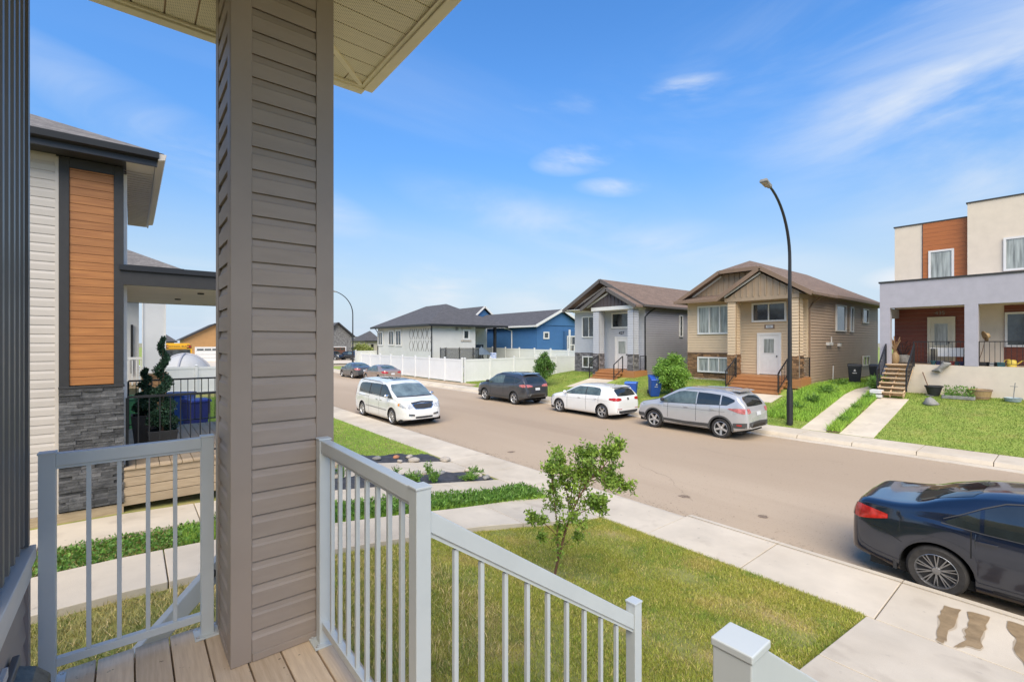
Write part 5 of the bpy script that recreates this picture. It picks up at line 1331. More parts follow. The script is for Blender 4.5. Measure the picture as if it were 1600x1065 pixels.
for (u0, u1, v0, v1) in ((592, 598.5, 539, 558), (608, 616, 538, 558.5), (618.5, 627.5, 537.5, 559)):
    pass
for (u0, u1, v0, v1) in ((591, 599, 517.5, 540), (607.5, 616.5, 516, 540), (618.5, 628, 515, 540.5)):
    yb_, z1 = at_x(u0, v0, X0); ya_, _ = at_x(u1, v0, X0); z0 = at_x((u0+u1)/2, v1, X0)[1]
    window(wb, X0-.01, (ya_+yb_)/2, (-1, 0), yb_-ya_, z0, z1, 2, fw=.16)
xa_, z1 = at_y(722.5, 514, Y0_); xb2, z0 = at_y(733.5, 531, Y0_)
MB(frame_at((xa_+xb2)/2, Y0_, 0, -1)).box(-.62, .62, -.06, 0, z0-.16, z0-.01).box(-.62, .62, -.06, 0, z1+.01, z1+.16).build('window_surround', M['rock_pale'], wb, world=True)
window(wb, (xa_+xb2)/2, Y0_-.01, (0, -1), xb2-xa_, z0, z1, 1, fw=.18)
xv, zv = at_y(713.5, 513.5, Y0_); MB().box(xv-.12, xv+.12, Y0_-.12, Y0_, zv-.15, zv+.15).build('wall_vent', M['rock_grey'], wb, world=True)
# hexagon relief lattice on the street wall
m = MB(); cw = 1.0
for k in range(5):
    yk = 40.15 + k*.95
    for q in range(2):
        za = 2.5 + q*1.2
        for s_ in (-1, 1):
            P_ = [(yk+s_*.16, za), (yk+s_*.42, za+.42), (yk+s_*.42, za+.62), (yk+s_*.16, za+1.05)]
            for (a0, b0), (a1, b1) in zip(P_[:-1], P_[1:]):
                if b1 < 5.0: m.bar((X0-.012, a0, b0), (X0-.012, a1, b1), .07, .02, up=(1, 0, 0))
tag(m.build('relief_lattice', M['rock_grey'], wb, world=True), kind='stuff')
MB().box(27.62, 30.0, 42.9, 42.99, 2.0, 2.1).build('wall_band', M['brown_trim'], wb, world=True)
M['dark_glass'] = M['glass']
window(wb, 30.2, 42.95, (0, -1), 1.6, .6, 3.2, 1)

# trampoline and patio clutter behind the fence
tr = thing('trampoline', (23.4, 36.2, .35), 'round trampoline with grey safety net behind the white fence', 'trampoline')
m = MB()
for k in range(8):
    a = k*math.pi/4+.2; m2 = MB().tube([(1.75*math.cos(a), 1.75*math.sin(a), 0), (1.75*math.cos(a), 1.75*math.sin(a), 2.55)], .04, 8); m2.build('net_pole', M['black_plastic'], tr)
M['net'] = mat('grey_netting', (0.16, 0.16, 0.155), .9)
t_ = M['net'].node_tree; b_ = t_.nodes['Principled BSDF']; b_.inputs['Alpha'].default_value = .62
MB().lathe([(1.72, .8), (1.72, 2.45)], 32).build('net', M['net'], tr, fix=False)
me = tr.children[-1].data
MB().lathe([(1.72, 2.44), (1.76, 2.44), (1.76, 2.5), (1.72, 2.5)], 32, closed=True).build('top_ring', M['rock_grey'], tr)
MB().lathe([(0, .78), (1.9, .8), (1.9, .86), (0, .84)], 32).build('mat', M['blue_bin'], tr)
pb = thing('barbecue', (28.6, 40.6, .5), 'covered dark barbecue under the patio roof of the white bungalow', 'barbecue')
MB().box(-.6, .6, -.3, .3, .0, .9).prism([(-.6, -.32, .92), (-.6, .32, .92), (-.6, .3, 1.2), (-.6, 0, 1.35), (-.6, -.3, 1.2)], (1.2, 0, 0)).build('cover', M['black_plastic'], pb, bevel=.05)
pu = thing('patio_umbrella', (27.3, 38.2, .4), 'folded dark blue grey patio umbrella behind the white fence', 'umbrella')
MB().tube([(0, 0, 0), (0, 0, 2.6)], .03, 8).build('pole', M['alloy_dark'], pu)
MB().lathe([(1.1, 1.75), (.05, 2.5), (.0, 2.55)], 10).build('canopy', mat('slate_canvas', (.09, .12, .15), .8), pu)
pc = thing('patio_cushion_set', (29.2, 38.4, .4), 'patio chair with blue and white patterned cushion by the black patio post', 'chair')
MB().box(-.4, .4, -.4, .4, .9, 1.1).box(-.4, .4, .3, .42, 1.1, 1.9).build('cushion', mat('blue_white_cushion', (.10, .2, .5), .8, c2=(.7, .7, .75), scale=6), pc, bevel=.04)
MB().box(-.45, .45, -.45, .45, .0, .88).build('seat_base', M['brown_trim'], pc)

# ------------------------------------------------------------------ blue house
M['blue_siding'] = mat('blue_siding', (0.055, 0.155, 0.33), 0.55, 0.03, 2)
bl = thing('house', (36.5, 38, .4), 'blue sided house with white trimmed gable behind the fences', 'house')
MB().box(33, 40, 36.3, 50, .3, 5.2).build('wall', M['blue_siding'], bl, world=True)
lapwall(bl, 33, 50, 33, 36.3, (-1, 0), 1.0, 5.2, M['blue_siding'], .13, 'street_siding'); lapwall(bl, 33, 36.29, 40, 36.29, (0, -1), 1.0, 5.2, M['blue_siding'], .13, 'gable_wall_siding')
rz3 = 7.0
roof(bl, [[(32.5, 35.8, 5.15), (36.5, 35.8, rz3), (36.5, 50, rz3), (32.5, 50, 5.15)], [(40.5, 35.8, 5.15), (40.5, 50, 5.15), (36.5, 50, rz3), (36.5, 35.8, rz3)]], M['roof_grey'], .1)
MB().prism([(33, 36.2, 5.2), (40, 36.2, 5.2), (36.5, 36.2, 6.8)], (0, .3, 0)).build('gable', M['blue_siding'], bl, world=True)
for s_ in (-1, 1): beam(bl, (36.5+s_*4.0, 35.77, 5.07), (36.5, 35.77, rz3-.08), .06, .26, M['white_trim'], 'rake_board')
MB().box(32.38, 32.5, 35.8, 50, 4.98, 5.16).build('gutter', M['white_trim'], bl, world=True)
MB().tube([(32.45, 41.0, 5.0), (32.95, 40.3, 4.7), (32.95, 40.3, 1)], .07, 8).build('downspout', M['white_trim'], bl, world=True)
xa_, z1 = at_y(848.7, 518, 36.28); xb2, z0 = at_y(857.5, 529.5, 36.28)
window(bl, (xa_+xb2)/2, 36.27, (0, -1), xb2-xa_, z0, z1, 1, fw=.14)
MB().box(37.0, 39.4, 36.0, 36.27, 1.0, 4.6).build('balcony_recess', mat('shaded_blue_siding', (0.045, 0.12, 0.26), .6), bl, world=True)  # proud panel in darker blue; the balcony's shade is in its colour
window(bl, 38.3, 35.98, (0, -1), 2.0, 2.2, 4.1, 3, fw=.12)
M['wicker'] = M['barrel']
bk = MB()
for x in (36.95, 37.7, 38.5, 39.3): bk.box(x-.06, x+.06, 35.2, 35.3, 1.9, 3.1)
bk.box(36.9, 40, 35.2, 35.3, 3.05, 3.15).box(36.9, 40, 35.21, 35.29, 2.0, 2.1).build('balcony_railing', M['white_trim'], bl, world=True)
MB().box(36.9, 40, 35.2, 36.0, 1.75, 1.9).build('balcony_floor', M['white_trim'], bl, world=True)
MB().box(36.85, 37.0, 35.15, 35.3, 1.9, 4.75).build('balcony_post', M['white_trim'], bl, world=True)
t = thing('wicker_armchair', (39.0, 35.6, 1.9), 'brown wicker armchair on the balcony of the blue house', 'chair')
MB().box(-.4, .4, -.3, .3, .0, .45).box(-.4, .4, .15, .3, .45, 1.05).box(-.4, -.28, -.3, .14, .45, .7).box(.28, .4, -.3, .14, .45, .7).build('seat', M['barrel'], t, bevel=.04)
bl2 = thing('house', (35, 52, .4), 'small blue gable end rising behind the charcoal roofs', 'house')
xc2, zc2 = at_y(755, 478.5, 50.2); xl2, zl2 = at_y(737, 496, 50.2); xr2, _ = at_y(773, 496, 50.2)
MB().prism([(xl2+.3, 50.2, .3), (xr2-.3, 50.2, .3), (xr2-.3, 50.2, zl2), (xc2, 50.2, zc2-.3), (xl2+.3, 50.2, zl2)], (0, 6, 0)).build('wall', M['blue_siding'], bl2, world=True)
roof(bl2, [[(xl2, 49.8, zl2), (xc2, 49.8, zc2), (xc2, 57, zc2), (xl2, 57, zl2)], [(xr2, 49.8, zl2), (xr2, 57, zl2), (xc2, 57, zc2), (xc2, 49.8, zc2)]], M['roof_grey'], .08)
for a_, b2 in ((xl2, xc2), (xr2, xc2)): beam(bl2, (a_, 49.78, zl2-.05), (b2, 49.78, zc2-.05), .06, .22, M['white_trim'], 'rake_board')

# ------------------------------------------------------------------ cars
def crom(tab, x):
    """smooth monotone interpolation through (x, value) pairs"""
    xs = [a for a, b in tab]; ys = [b for a, b in tab]
    if x <= xs[0]: return ys[0]
    if x >= xs[-1]: return ys[-1]
    i = max(k for k in range(len(xs)-1) if xs[k] <= x)
    h = xs[i+1]-xs[i]; t = (x-xs[i])/h
    def sl(k):
        if k <= 0: return (ys[1]-ys[0])/(xs[1]-xs[0])
        if k >= len(xs)-1: return (ys[-1]-ys[-2])/(xs[-1]-xs[-2])
        a = (ys[k]-ys[k-1])/(xs[k]-xs[k-1]); b = (ys[k+1]-ys[k])/(xs[k+1]-xs[k])
        if a*b <= 0: return 0
        return 2*a*b/(a+b)
    m0, m1 = sl(i)*h, sl(i+1)*h
    return (2*t**3-3*t*t+1)*ys[i] + (t**3-2*t*t+t)*m0 + (-2*t**3+3*t*t)*ys[i+1] + (t**3-t*t)*m1
def car_paint(name, c, metal=0.0, rough=0.25):
    return mat(name, c, rough, 0.03, 1.5, metal=metal, spec=0.6, coat=1.0)
def build_car(loc, rz, label, S, paint, group=None, cat='car', name='parked_car'):
    T, B, W = S['T'], S['B'], S['W']; xr, xf = T[0][0], T[-1][0]
    WB2 = S['wb']/2; rw = S['rw']; Ra = rw + S.get('gap', .055); zl0 = S.get('zl', .22)
    car = thing(name, loc, label, cat, group, rz)
    xs = set(np.round(np.linspace(xr, xf, int((xf-xr)/.045)), 4))
    for wx in (-WB2, WB2):
        for k in range(0, 25):
            xs.add(round(wx + Ra*math.cos(math.pi*k/24), 4))
    for d in (.0, .006, .015, .03, .05, .08, .12): xs.add(round(xr+d, 4)); xs.add(round(xf-d, 4))
    xs = sorted(xs); tumble = S.get('tumble', .42); NS = 30
    def section(x):
        wd = crom(W, x); tz = crom(T, x); bz = min(crom(B, x), tz-.035); zl = zl0 + S.get('rise', .10)*max(0, (abs(x)-WB2-Ra)/.6)
        zl = zl + 0; arch = False
        for wx in (-WB2, WB2):
            if abs(x-wx) < Ra - 1e-5:
                zz = rw + math.sqrt(Ra*Ra-(x-wx)**2)
                if zz > zl: zl = zz; arch = True
        zl = min(zl, bz-.06)
        h = max(0.0, tz-bz); hh = min(1, h/.35)
        dz = bz-zl
        fl = .988 if arch else .93
        sc_ = S.get('shoulder', .955)
        P_ = [(wd*fl, zl), (wd*(.985 if not arch else .995), zl+.12*dz), (wd, zl+.48*dz), (wd*.99, zl+.80*dz), (wd*sc_, bz)]
        wr = wd*sc_ - tumble*h
        P_ += [(wd*sc_-tumble*h*.42, bz+.5*h), (wr, tz-.085*hh-.12*h*(1-hh)), (wr-.07*hh-.12*(1-hh)*wd, tz-.035*hh-.03*h), (wr*.55, tz-.008), (0, tz)]
        # arc-length resample with smoothing
        Q = [Vector(p) for p in P_]; out = []
        for i in range(len(Q)-1):
            p0 = Q[max(i-1, 0)]; p1 = Q[i]; p2 = Q[i+1]; p3 = Q[min(i+2, len(Q)-1)]
            for k in range(3):
                t = k/3
                out.append(.5*((2*p1)+(p2-p0)*t+(2*p0-5*p1+4*p2-p3)*t*t+(3*p1-p0-3*p2+p3)*t**3)*1.0)
        out.append(Q[-1]); return out
    secs = [section(x) for x in xs]; m = len(secs[0]); vs = []; fs = []
    for x, s_ in zip(xs, secs):
        for p in s_: vs.append((x, p[0], p[1]))
        for p in reversed(s_[:-1]): vs.append((x, -p[0], p[1]))
    n = 2*m-1
    for i in range(len(xs)-1):
        for k in range(n-1): fs.append((i*n+k, i*n+k+1, (i+1)*n+k+1, (i+1)*n+k))
    fs.append(tuple(range(n-1, -1, -1))); fs.append(tuple((len(xs)-1)*n+k for k in range(n)))
    me = bpy.data.meshes.new('car_body'); me.from_pydata(vs, [], fs); fix_normals(me)
    body = link('body', me, paint, car); me.shade_smooth()
    try: me.set_sharp_from_angle(angle=R(40))
    except Exception: pass
    bvh = BVHTree.FromPolygons([Vector(v) for v in vs], fs)
    def patch(nm, mode, cols, mt, off=.005, nu=10, nv=5, mirror=False, parent=None, kind=None):
        """thin skin laid on the body; cols: (u, lo, hi) along the patch"""
        for sgn in ((1, -1) if mirror else (1,)):
            P_ = []; us = [c[0] for c in cols]; ok = True
            seq = []
            for c0, c1 in zip(cols[:-1], cols[1:]):
                kk = max(1, int(math.ceil(nu*abs(c1[0]-c0[0])/max(1e-6, abs(us[-1]-us[0])))))
                for k in range(kk):
                    t = k/kk; seq.append(tuple(c0[j]+(c1[j]-c0[j])*t for j in range(3)))
            seq.append(cols[-1])
            for (u, lo_, hi_) in seq:
                for j in range(nv+1):
                    v = lo_+(hi_-lo_)*j/nv
                    if mode == 'side': o = Vector((u, 3*sgn, v)); d = Vector((0, -sgn, 0))
                    elif mode == 'front': o = Vector((5, u*sgn, v)); d = Vector((-1, 0, 0))
                    elif mode == 'rear': o = Vector((-5, u*sgn, v)); d = Vector((1, 0, 0))
                    else: o = Vector((v, u*sgn, 4)); d = Vector((0, 0, -1))
                    hit, nn, idx, ds = bvh.ray_cast(o, d)
                    if hit is None: hit = P_[-1] - Vector((0, 0, 0)) if P_ else o + d*3; nn = -d
                    if nn.dot(d) > 0: nn = -nn
                    nn2 = (nn - d*1.0).normalized()
                    P_.append(hit + nn2*off)
            F_ = []; q = nv+1
            for i in range(len(seq)-1):
                for j in range(nv): F_.append((i*q+j, i*q+j+1, (i+1)*q+j+1, (i+1)*q+j))
            me2 = bpy.data.meshes.new(nm); me2.from_pydata(P_, [], F_); fix_normals(me2); me2.shade_smooth()
            o2 = link(nm, me2, mt, parent or car)
            if kind: o2['kind'] = kind
    # underbody and wheel wells
    MB().box(xr+.25, xf-.25, -W[len(W)//2][1]*.90, W[len(W)//2][1]*.90, zl0-.02, zl0+.10).build('underbody', M['under'], car)
    wm = crom(W, 0)
    for wx in (-WB2, WB2):
        for sg in (1, -1):
            ring = MB(); nn_ = 20; vsx = []; fsx = []
            wl = crom(W, wx)
            for k in range(nn_+1):
                a = math.pi*1.12*k/nn_ - .06*math.pi
                for yy in (wl-.012, wl-.34): vsx.append((wx+(Ra+.004)*math.cos(a), sg*yy, rw+(Ra+.004)*math.sin(a)))
            for k in range(nn_): fsx.append((2*k, 2*k+1, 2*k+3, 2*k+2))
            c = len(vsx); vsx += [(wx, sg*(wl-.34), rw)]
            for k in range(nn_): fsx.append((2*k+1, c, 2*k+3))
            ring.add(vsx, fsx); ring.build('wheel_well', M['under'], car, fix=False)
            if S.get('cladding'):
                ar = MB(); vsx = []; fsx = []
                for k in range(nn_*1+1):
                    a = math.pi*1.06*k/nn_ - .03*math.pi
                    for (rr_, yy) in ((Ra-.004, .985*wl), (Ra-.004, 1.006*wl), (Ra+.055, 1.002*wl), (Ra+.06, .98*wl)):
                        yb = crom(W, max(xr+.1, min(xf-.1, wx+rr_*math.cos(a))))/wl
                        vsx.append((wx+rr_*math.cos(a), sg*yy*yb, rw+rr_*math.sin(a)))
                for k in range(nn_): 
                    for j in range(3): fsx.append((4*k+j, 4*k+j+1, 4*k+5+j, 4*k+4+j))
                ar.add(vsx, fsx); ar.build('arch_cladding', M['clad'], car)
    # wheels
    tw = S.get('tw', .215)
    prof = [(rw*.68, -tw/2+.012), (rw*.90, -tw/2), (rw*.975, -tw/2+.02), (rw, -tw/2+.045), (rw, tw/2-.045), (rw*.975, tw/2-.02), (rw*.90, tw/2), (rw*.68, tw/2-.012)]
    for wx in (-WB2, WB2):
        for sg in (1, -1):
            yw = sg*(crom(W, wx)*.992 - tw/2 - .012)
            Mx = Matrix.Translation((wx, yw, rw)) @ Matrix.Rotation(R(-90*sg), 4, 'X')
            wh = MB().lathe(prof, 36, Mx, closed=True).build('wheel', M['rubber'], car, smooth=True)
            ro = tw/2 - .012; rim = MB()
            rim.lathe([(rw*.62, -.08), (rw*.66, -.08), (rw*.70, ro), (rw*.675, ro+.004), (rw*.64, ro-.02)], 36, Mx, closed=True)
            ns = S.get('spokes', 5)
            for k in range(ns):
                a = 2*math.pi*k/ns + .3
                for da in ((-S['sv'], S['sv']) if S.get('sv') else (0,)):
                    M3 = Mx @ Matrix.Rotation(a, 4, 'Z'); w0 = S.get('sw', .035)
                    x1 = rw*.66
                    p0 = Vector((.03, 0, ro-.03)); p1 = Vector((x1*math.cos(da), x1*math.sin(da), ro-.008))
                    dd = (p1-p0); nr = Vector((-dd.y, dd.x, 0)).normalized()*w0/2
                    q = [p0-nr*1.0, p0+nr*1.0, p1+nr*.85, p1-nr*.85]
                    rim.add([v for v in q]+[v-Vector((0, 0, .03)) for v in q], [(0, 1, 2, 3), (7, 6, 5, 4), (0, 4, 5, 1), (1, 5, 6, 2), (2, 6, 7, 3), (3, 7, 4, 0)], M3)
            rim.lathe([(0, ro-.012), (.045, ro-.014), (.055, ro-.035), (.055, ro-.06)], 16, Mx)
            rim.build('rim', S['rim'], wh)
            MB().lathe([(0, ro-.055), (rw*.64, ro-.055), (rw*.64, ro-.06), (0, ro-.06)], 24, Mx).build('brake_disc', M['under'] if S.get('spokes', 5) < 9 else M['black_plastic'], wh)
    for nm, mode, cols, mt, kw in S['patches']: patch(nm, mode, cols, mt, **kw)
    # door mirrors
    if 'mirror' in S:
        mx_, mz = S['mirror']
        hit = bvh.ray_cast(Vector((mx_, 3, mz)), Vector((0, -1, 0)))[0]; yb = hit.y if hit else .8
        for sg in (1, -1):
            mm = MB().lathe([(0, -.065), (.05, -.06), (.085, -.02), (.085, .035), (.06, .055), (0, .06)], 14, Matrix.Translation((mx_+.03, sg*(yb+.13), mz+.05)) @ Matrix.Diagonal((.85, 1.15, .82, 1)) @ Matrix.Rotation(R(90), 4, 'Y'))
            mm.bar((mx_+.03, sg*(yb-.02), mz-.02), (mx_+.03, sg*(yb+.10), mz+.02), .05, .03)
            mm.build('mirror', S.get('mirror_mat', paint), car, smooth=True)
    for hx, hz in S.get('handles', ()):
        for sg in (1, -1):
            hit = bvh.ray_cast(Vector((hx, 3, hz)), Vector((0, -1, 0)))[0]
            if hit: MB().bar((hx-.09, sg*(hit.y+.018), hz), (hx+.09, sg*(hit.y+.022), hz+.004), .022, .026).build('door_handle', S.get('handle_mat', paint), car, bevel=.006)
    if S.get('roof_rails'):
        x0, x1 = S['roof_rails']
        for sg in (1, -1):
            pts = []
            for k in range(9):
                x = x0+(x1-x0)*k/8; hit = bvh.ray_cast(Vector((x, sg*(wm*.955-tumble*.52-.03), 4)), Vector((0, 0, -1)))[0]
                pts.append(hit + Vector((0, 0, .05 if 0 < k < 8 else .01)))
            MB().tube(pts, .016, 8).build('roof_rail', S.get('rr_mat', M['alloy']), car, smooth=True)
    if S.get('spoiler'):
        x, z, w2 = S['spoiler']
        MB().prism([(x-.10, -w2, z-.03), (x-.12, -w2, z-.01), (x+.18, -w2, z+.03), (x+.18, -w2, z-.01)], (0, 2*w2, 0)).build('spoiler', paint, car, bevel=.01)
    if S.get('antenna'):
        x, y, z = S['antenna']; MB().tube([(x, y, z), (x-.03, y, z+.05), (x-.14, y, z+.22)], [.02, .006, .003], 6).build('antenna', M['black_plastic'], car)
    return car
M['clad'] = mat('grey_plastic_cladding', (0.07, 0.068, 0.065), .7, .1, 6)
BL = M['black_plastic']; G_ = M['car_glass']; GC = M['car_glass_clear']
def seam(x0, z0, z1, x1=None, w_=.012):
    return ('door_seam', 'side', [(x0, z0, z1), (x0+w_, z0, z1)], M['under'], dict(mirror=True, nu=1, nv=10, off=.003))
def hline(nm, x0, x1, z0, z1, h_, mt, off=.004, mirror=True):
    return (nm, 'side', [(x0, z0, z0+h_), ((x0+x1)/2, (z0+z1)/2, (z0+z1)/2+h_), (x1, z1, z1+h_)], mt, dict(mirror=mirror, nu=12, nv=1, off=off))

# ---- dark blue sedan (near)
def sedan(rim, spokes, sv=None, sw=.035, near=False, lamp=None, glass=G_):
    lamp = lamp or M['red_lamp']
    S = dict(wb=2.70, rw=.317, gap=.06, zl=.20, tumble=.43, rim=rim, spokes=spokes, sv=sv, sw=sw, tw=.205,
      T=[(-2.32, .52), (-2.315, .72), (-2.29, .93), (-2.22, 1.055), (-2.10, 1.085), (-1.85, 1.10), (-1.62, 1.135), (-1.30, 1.27), (-.85, 1.405), (-.4, 1.45), (0, 1.455), (.35, 1.425), (.7, 1.29), (1.22, 1.00), (1.5, .95), (1.9, .85), (2.15, .74), (2.27, .60), (2.31, .46)],
      B=[(-2.3, .80), (-2.15, .975), (-1.6, 1.00), (-.8, .965), (0, .93), (.8, .90), (1.3, .885), (1.9, .76), (2.2, .62), (2.31, .42)],
      W=[(-2.32, .64), (-2.29, .72), (-2.2, .79), (-2.0, .845), (-1.6, .882), (-1.0, .888), (0, .885), (1.0, .885), (1.6, .875), (2.0, .81), (2.2, .70), (2.28, .6), (2.31, .52)])
    S['patches'] = [
      ('side_window', 'side', [(-.02, .935, 1.37), (.02, .93, 1.372), (.25, .925, 1.365), (.45, .92, 1.32), (.80, .915, 1.16), (1.05, .91, 1.01)], G_ if near else glass, dict(mirror=True, nu=16, nv=5)),
      ('side_window', 'side', [(-.90, .962, 1.235), (-.75, .955, 1.30), (-.55, .95, 1.345), (-.08, .937, 1.37)], G_ if near else glass, dict(mirror=True, nu=10, nv=5)),
      ('side_window', 'side', [(-1.25, .99, 1.02), (-1.12, .978, 1.10), (-.94, .965, 1.21)], G_ if near else glass, dict(mirror=True, nu=6, nv=4)),
      ('window_trim', 'side', [(-1.30, .975, .988), (-.9, .945, .957), (-.2, .925, .937), (.4, .908, .920), (1.10, .893, .905)], BL, dict(mirror=True, nu=14, nv=1, off=.007)),
      ('window_trim', 'side', [(-1.28, 1.03, 1.043), (-1.10, 1.125, 1.138), (-.92, 1.232, 1.246), (-.72, 1.325, 1.338), (-.45, 1.37, 1.384), (.25, 1.382, 1.394)], BL, dict(mirror=True, nu=14, nv=1, off=.006)),
      ('rear_window', 'rear', [(-.56, 1.15, 1.33), (-.4, 1.14, 1.375), (0, 1.135, 1.39), (.4, 1.14, 1.375), (.56, 1.15, 1.33)], G_ if near else glass, dict(nu=12, nv=8)),
      ('windshield', 'front', [(-.64, 1.02, 1.26), (-.45, 1.01, 1.35), (0, 1.01, 1.38), (.45, 1.01, 1.35), (.64, 1.02, 1.26)], G_, dict(nu=12, nv=8)),
      ('tail_lamp', 'side', [(-2.27, .79, .97), (-2.2, .785, .985), (-2.05, .82, .965), (-1.86, .875, .93)], lamp, dict(mirror=True, nu=8, nv=4, off=.008)),
      ('tail_lamp', 'rear', [(.40, .84, .90), (.52, .80, .93), (.70, .78, .96)], lamp, dict(mirror=True, nu=6, nv=4, off=.008)),
      ('headlamp', 'side', [(1.78, .66, .74), (1.95, .62, .76), (2.14, .58, .70)], M['clear_lamp'], dict(mirror=True, nu=6, nv=3)),
      ('headlamp', 'front', [(.42, .60, .66), (.60, .59, .70)], M['clear_lamp'], dict(mirror=True, nu=5, nv=3)),
      ('grille', 'front', [(-.55, .30, .48), (.55, .30, .48)], BL, dict(nu=10, nv=3)),
      ('licence_plate', 'rear', [(-.16, .68, .82), (.16, .68, .82)], M['plate'], dict(nu=3, nv=2, off=.012)),
      ('rear_bumper_seam', 'side', [(-2.26, .765, .772), (-1.9, .70, .707), (-1.70, .60, .607)], M['under'], dict(mirror=True, nu=8, nv=1, off=.002)),
      ('bumper_insert', 'rear', [(-.6, .26, .42), (.6, .26, .42)], BL, dict(nu=10, nv=3)),
      seam(-.05, .34, .93), seam(.98, .34, .90), seam(-1.02, .62, .96),
      hline('sill', -.98, .98, .26, .26, .03, BL), ]
    S['mirror'] = (.86, .93); S['handles'] = [(-.86, .85), (.16, .83)]
    return S
navy = car_paint('dark_blue_metallic_paint', (0.007, 0.012, 0.026), .12, .16)
S = sedan(M['alloy_dark'], 10, .10, .014, near=True)
cz = build_car((9.12, -.13, 0), R(-90), 'dark navy blue sedan parked by the near curb at the right edge', S, navy, 'cars parked along the street')
# rain visors, mud flap and sunroof of the near sedan
t = cz
MB().box(-1.80, -1.76, -.86, -.70, .20, .40).box(-1.80, -1.76, .70, .86, .20, .40).build('mud_flap', BL, t, bevel=.005)
MB().box(-.35, .3, -.36, .36, 1.440, 1.459).build('sunroof', G_, t, bevel=.01)

tan_p = car_paint('pale_gold_paint', (0.36, 0.27, 0.22), .4, .3); gun = car_paint('gunmetal_paint', (0.10, 0.10, 0.10), .4, .3)
S = sedan(M['alloy'], 7, None, .035, glass=GC)
CG = 'cars parked along the street'
build_car((16.9, 38.6, 0), R(90), 'pale gold sedan parked beside the white fence with red tail lamps', S, tan_p, CG)
S = sedan(M['alloy'], 7, None, .035, lamp=M['pink_lamp'], glass=GC)
build_car((16.9, 44.6, 0), R(90), 'dark grey green sedan parked in front of the pale gold one, farthest along the fence', S, gun, CG)

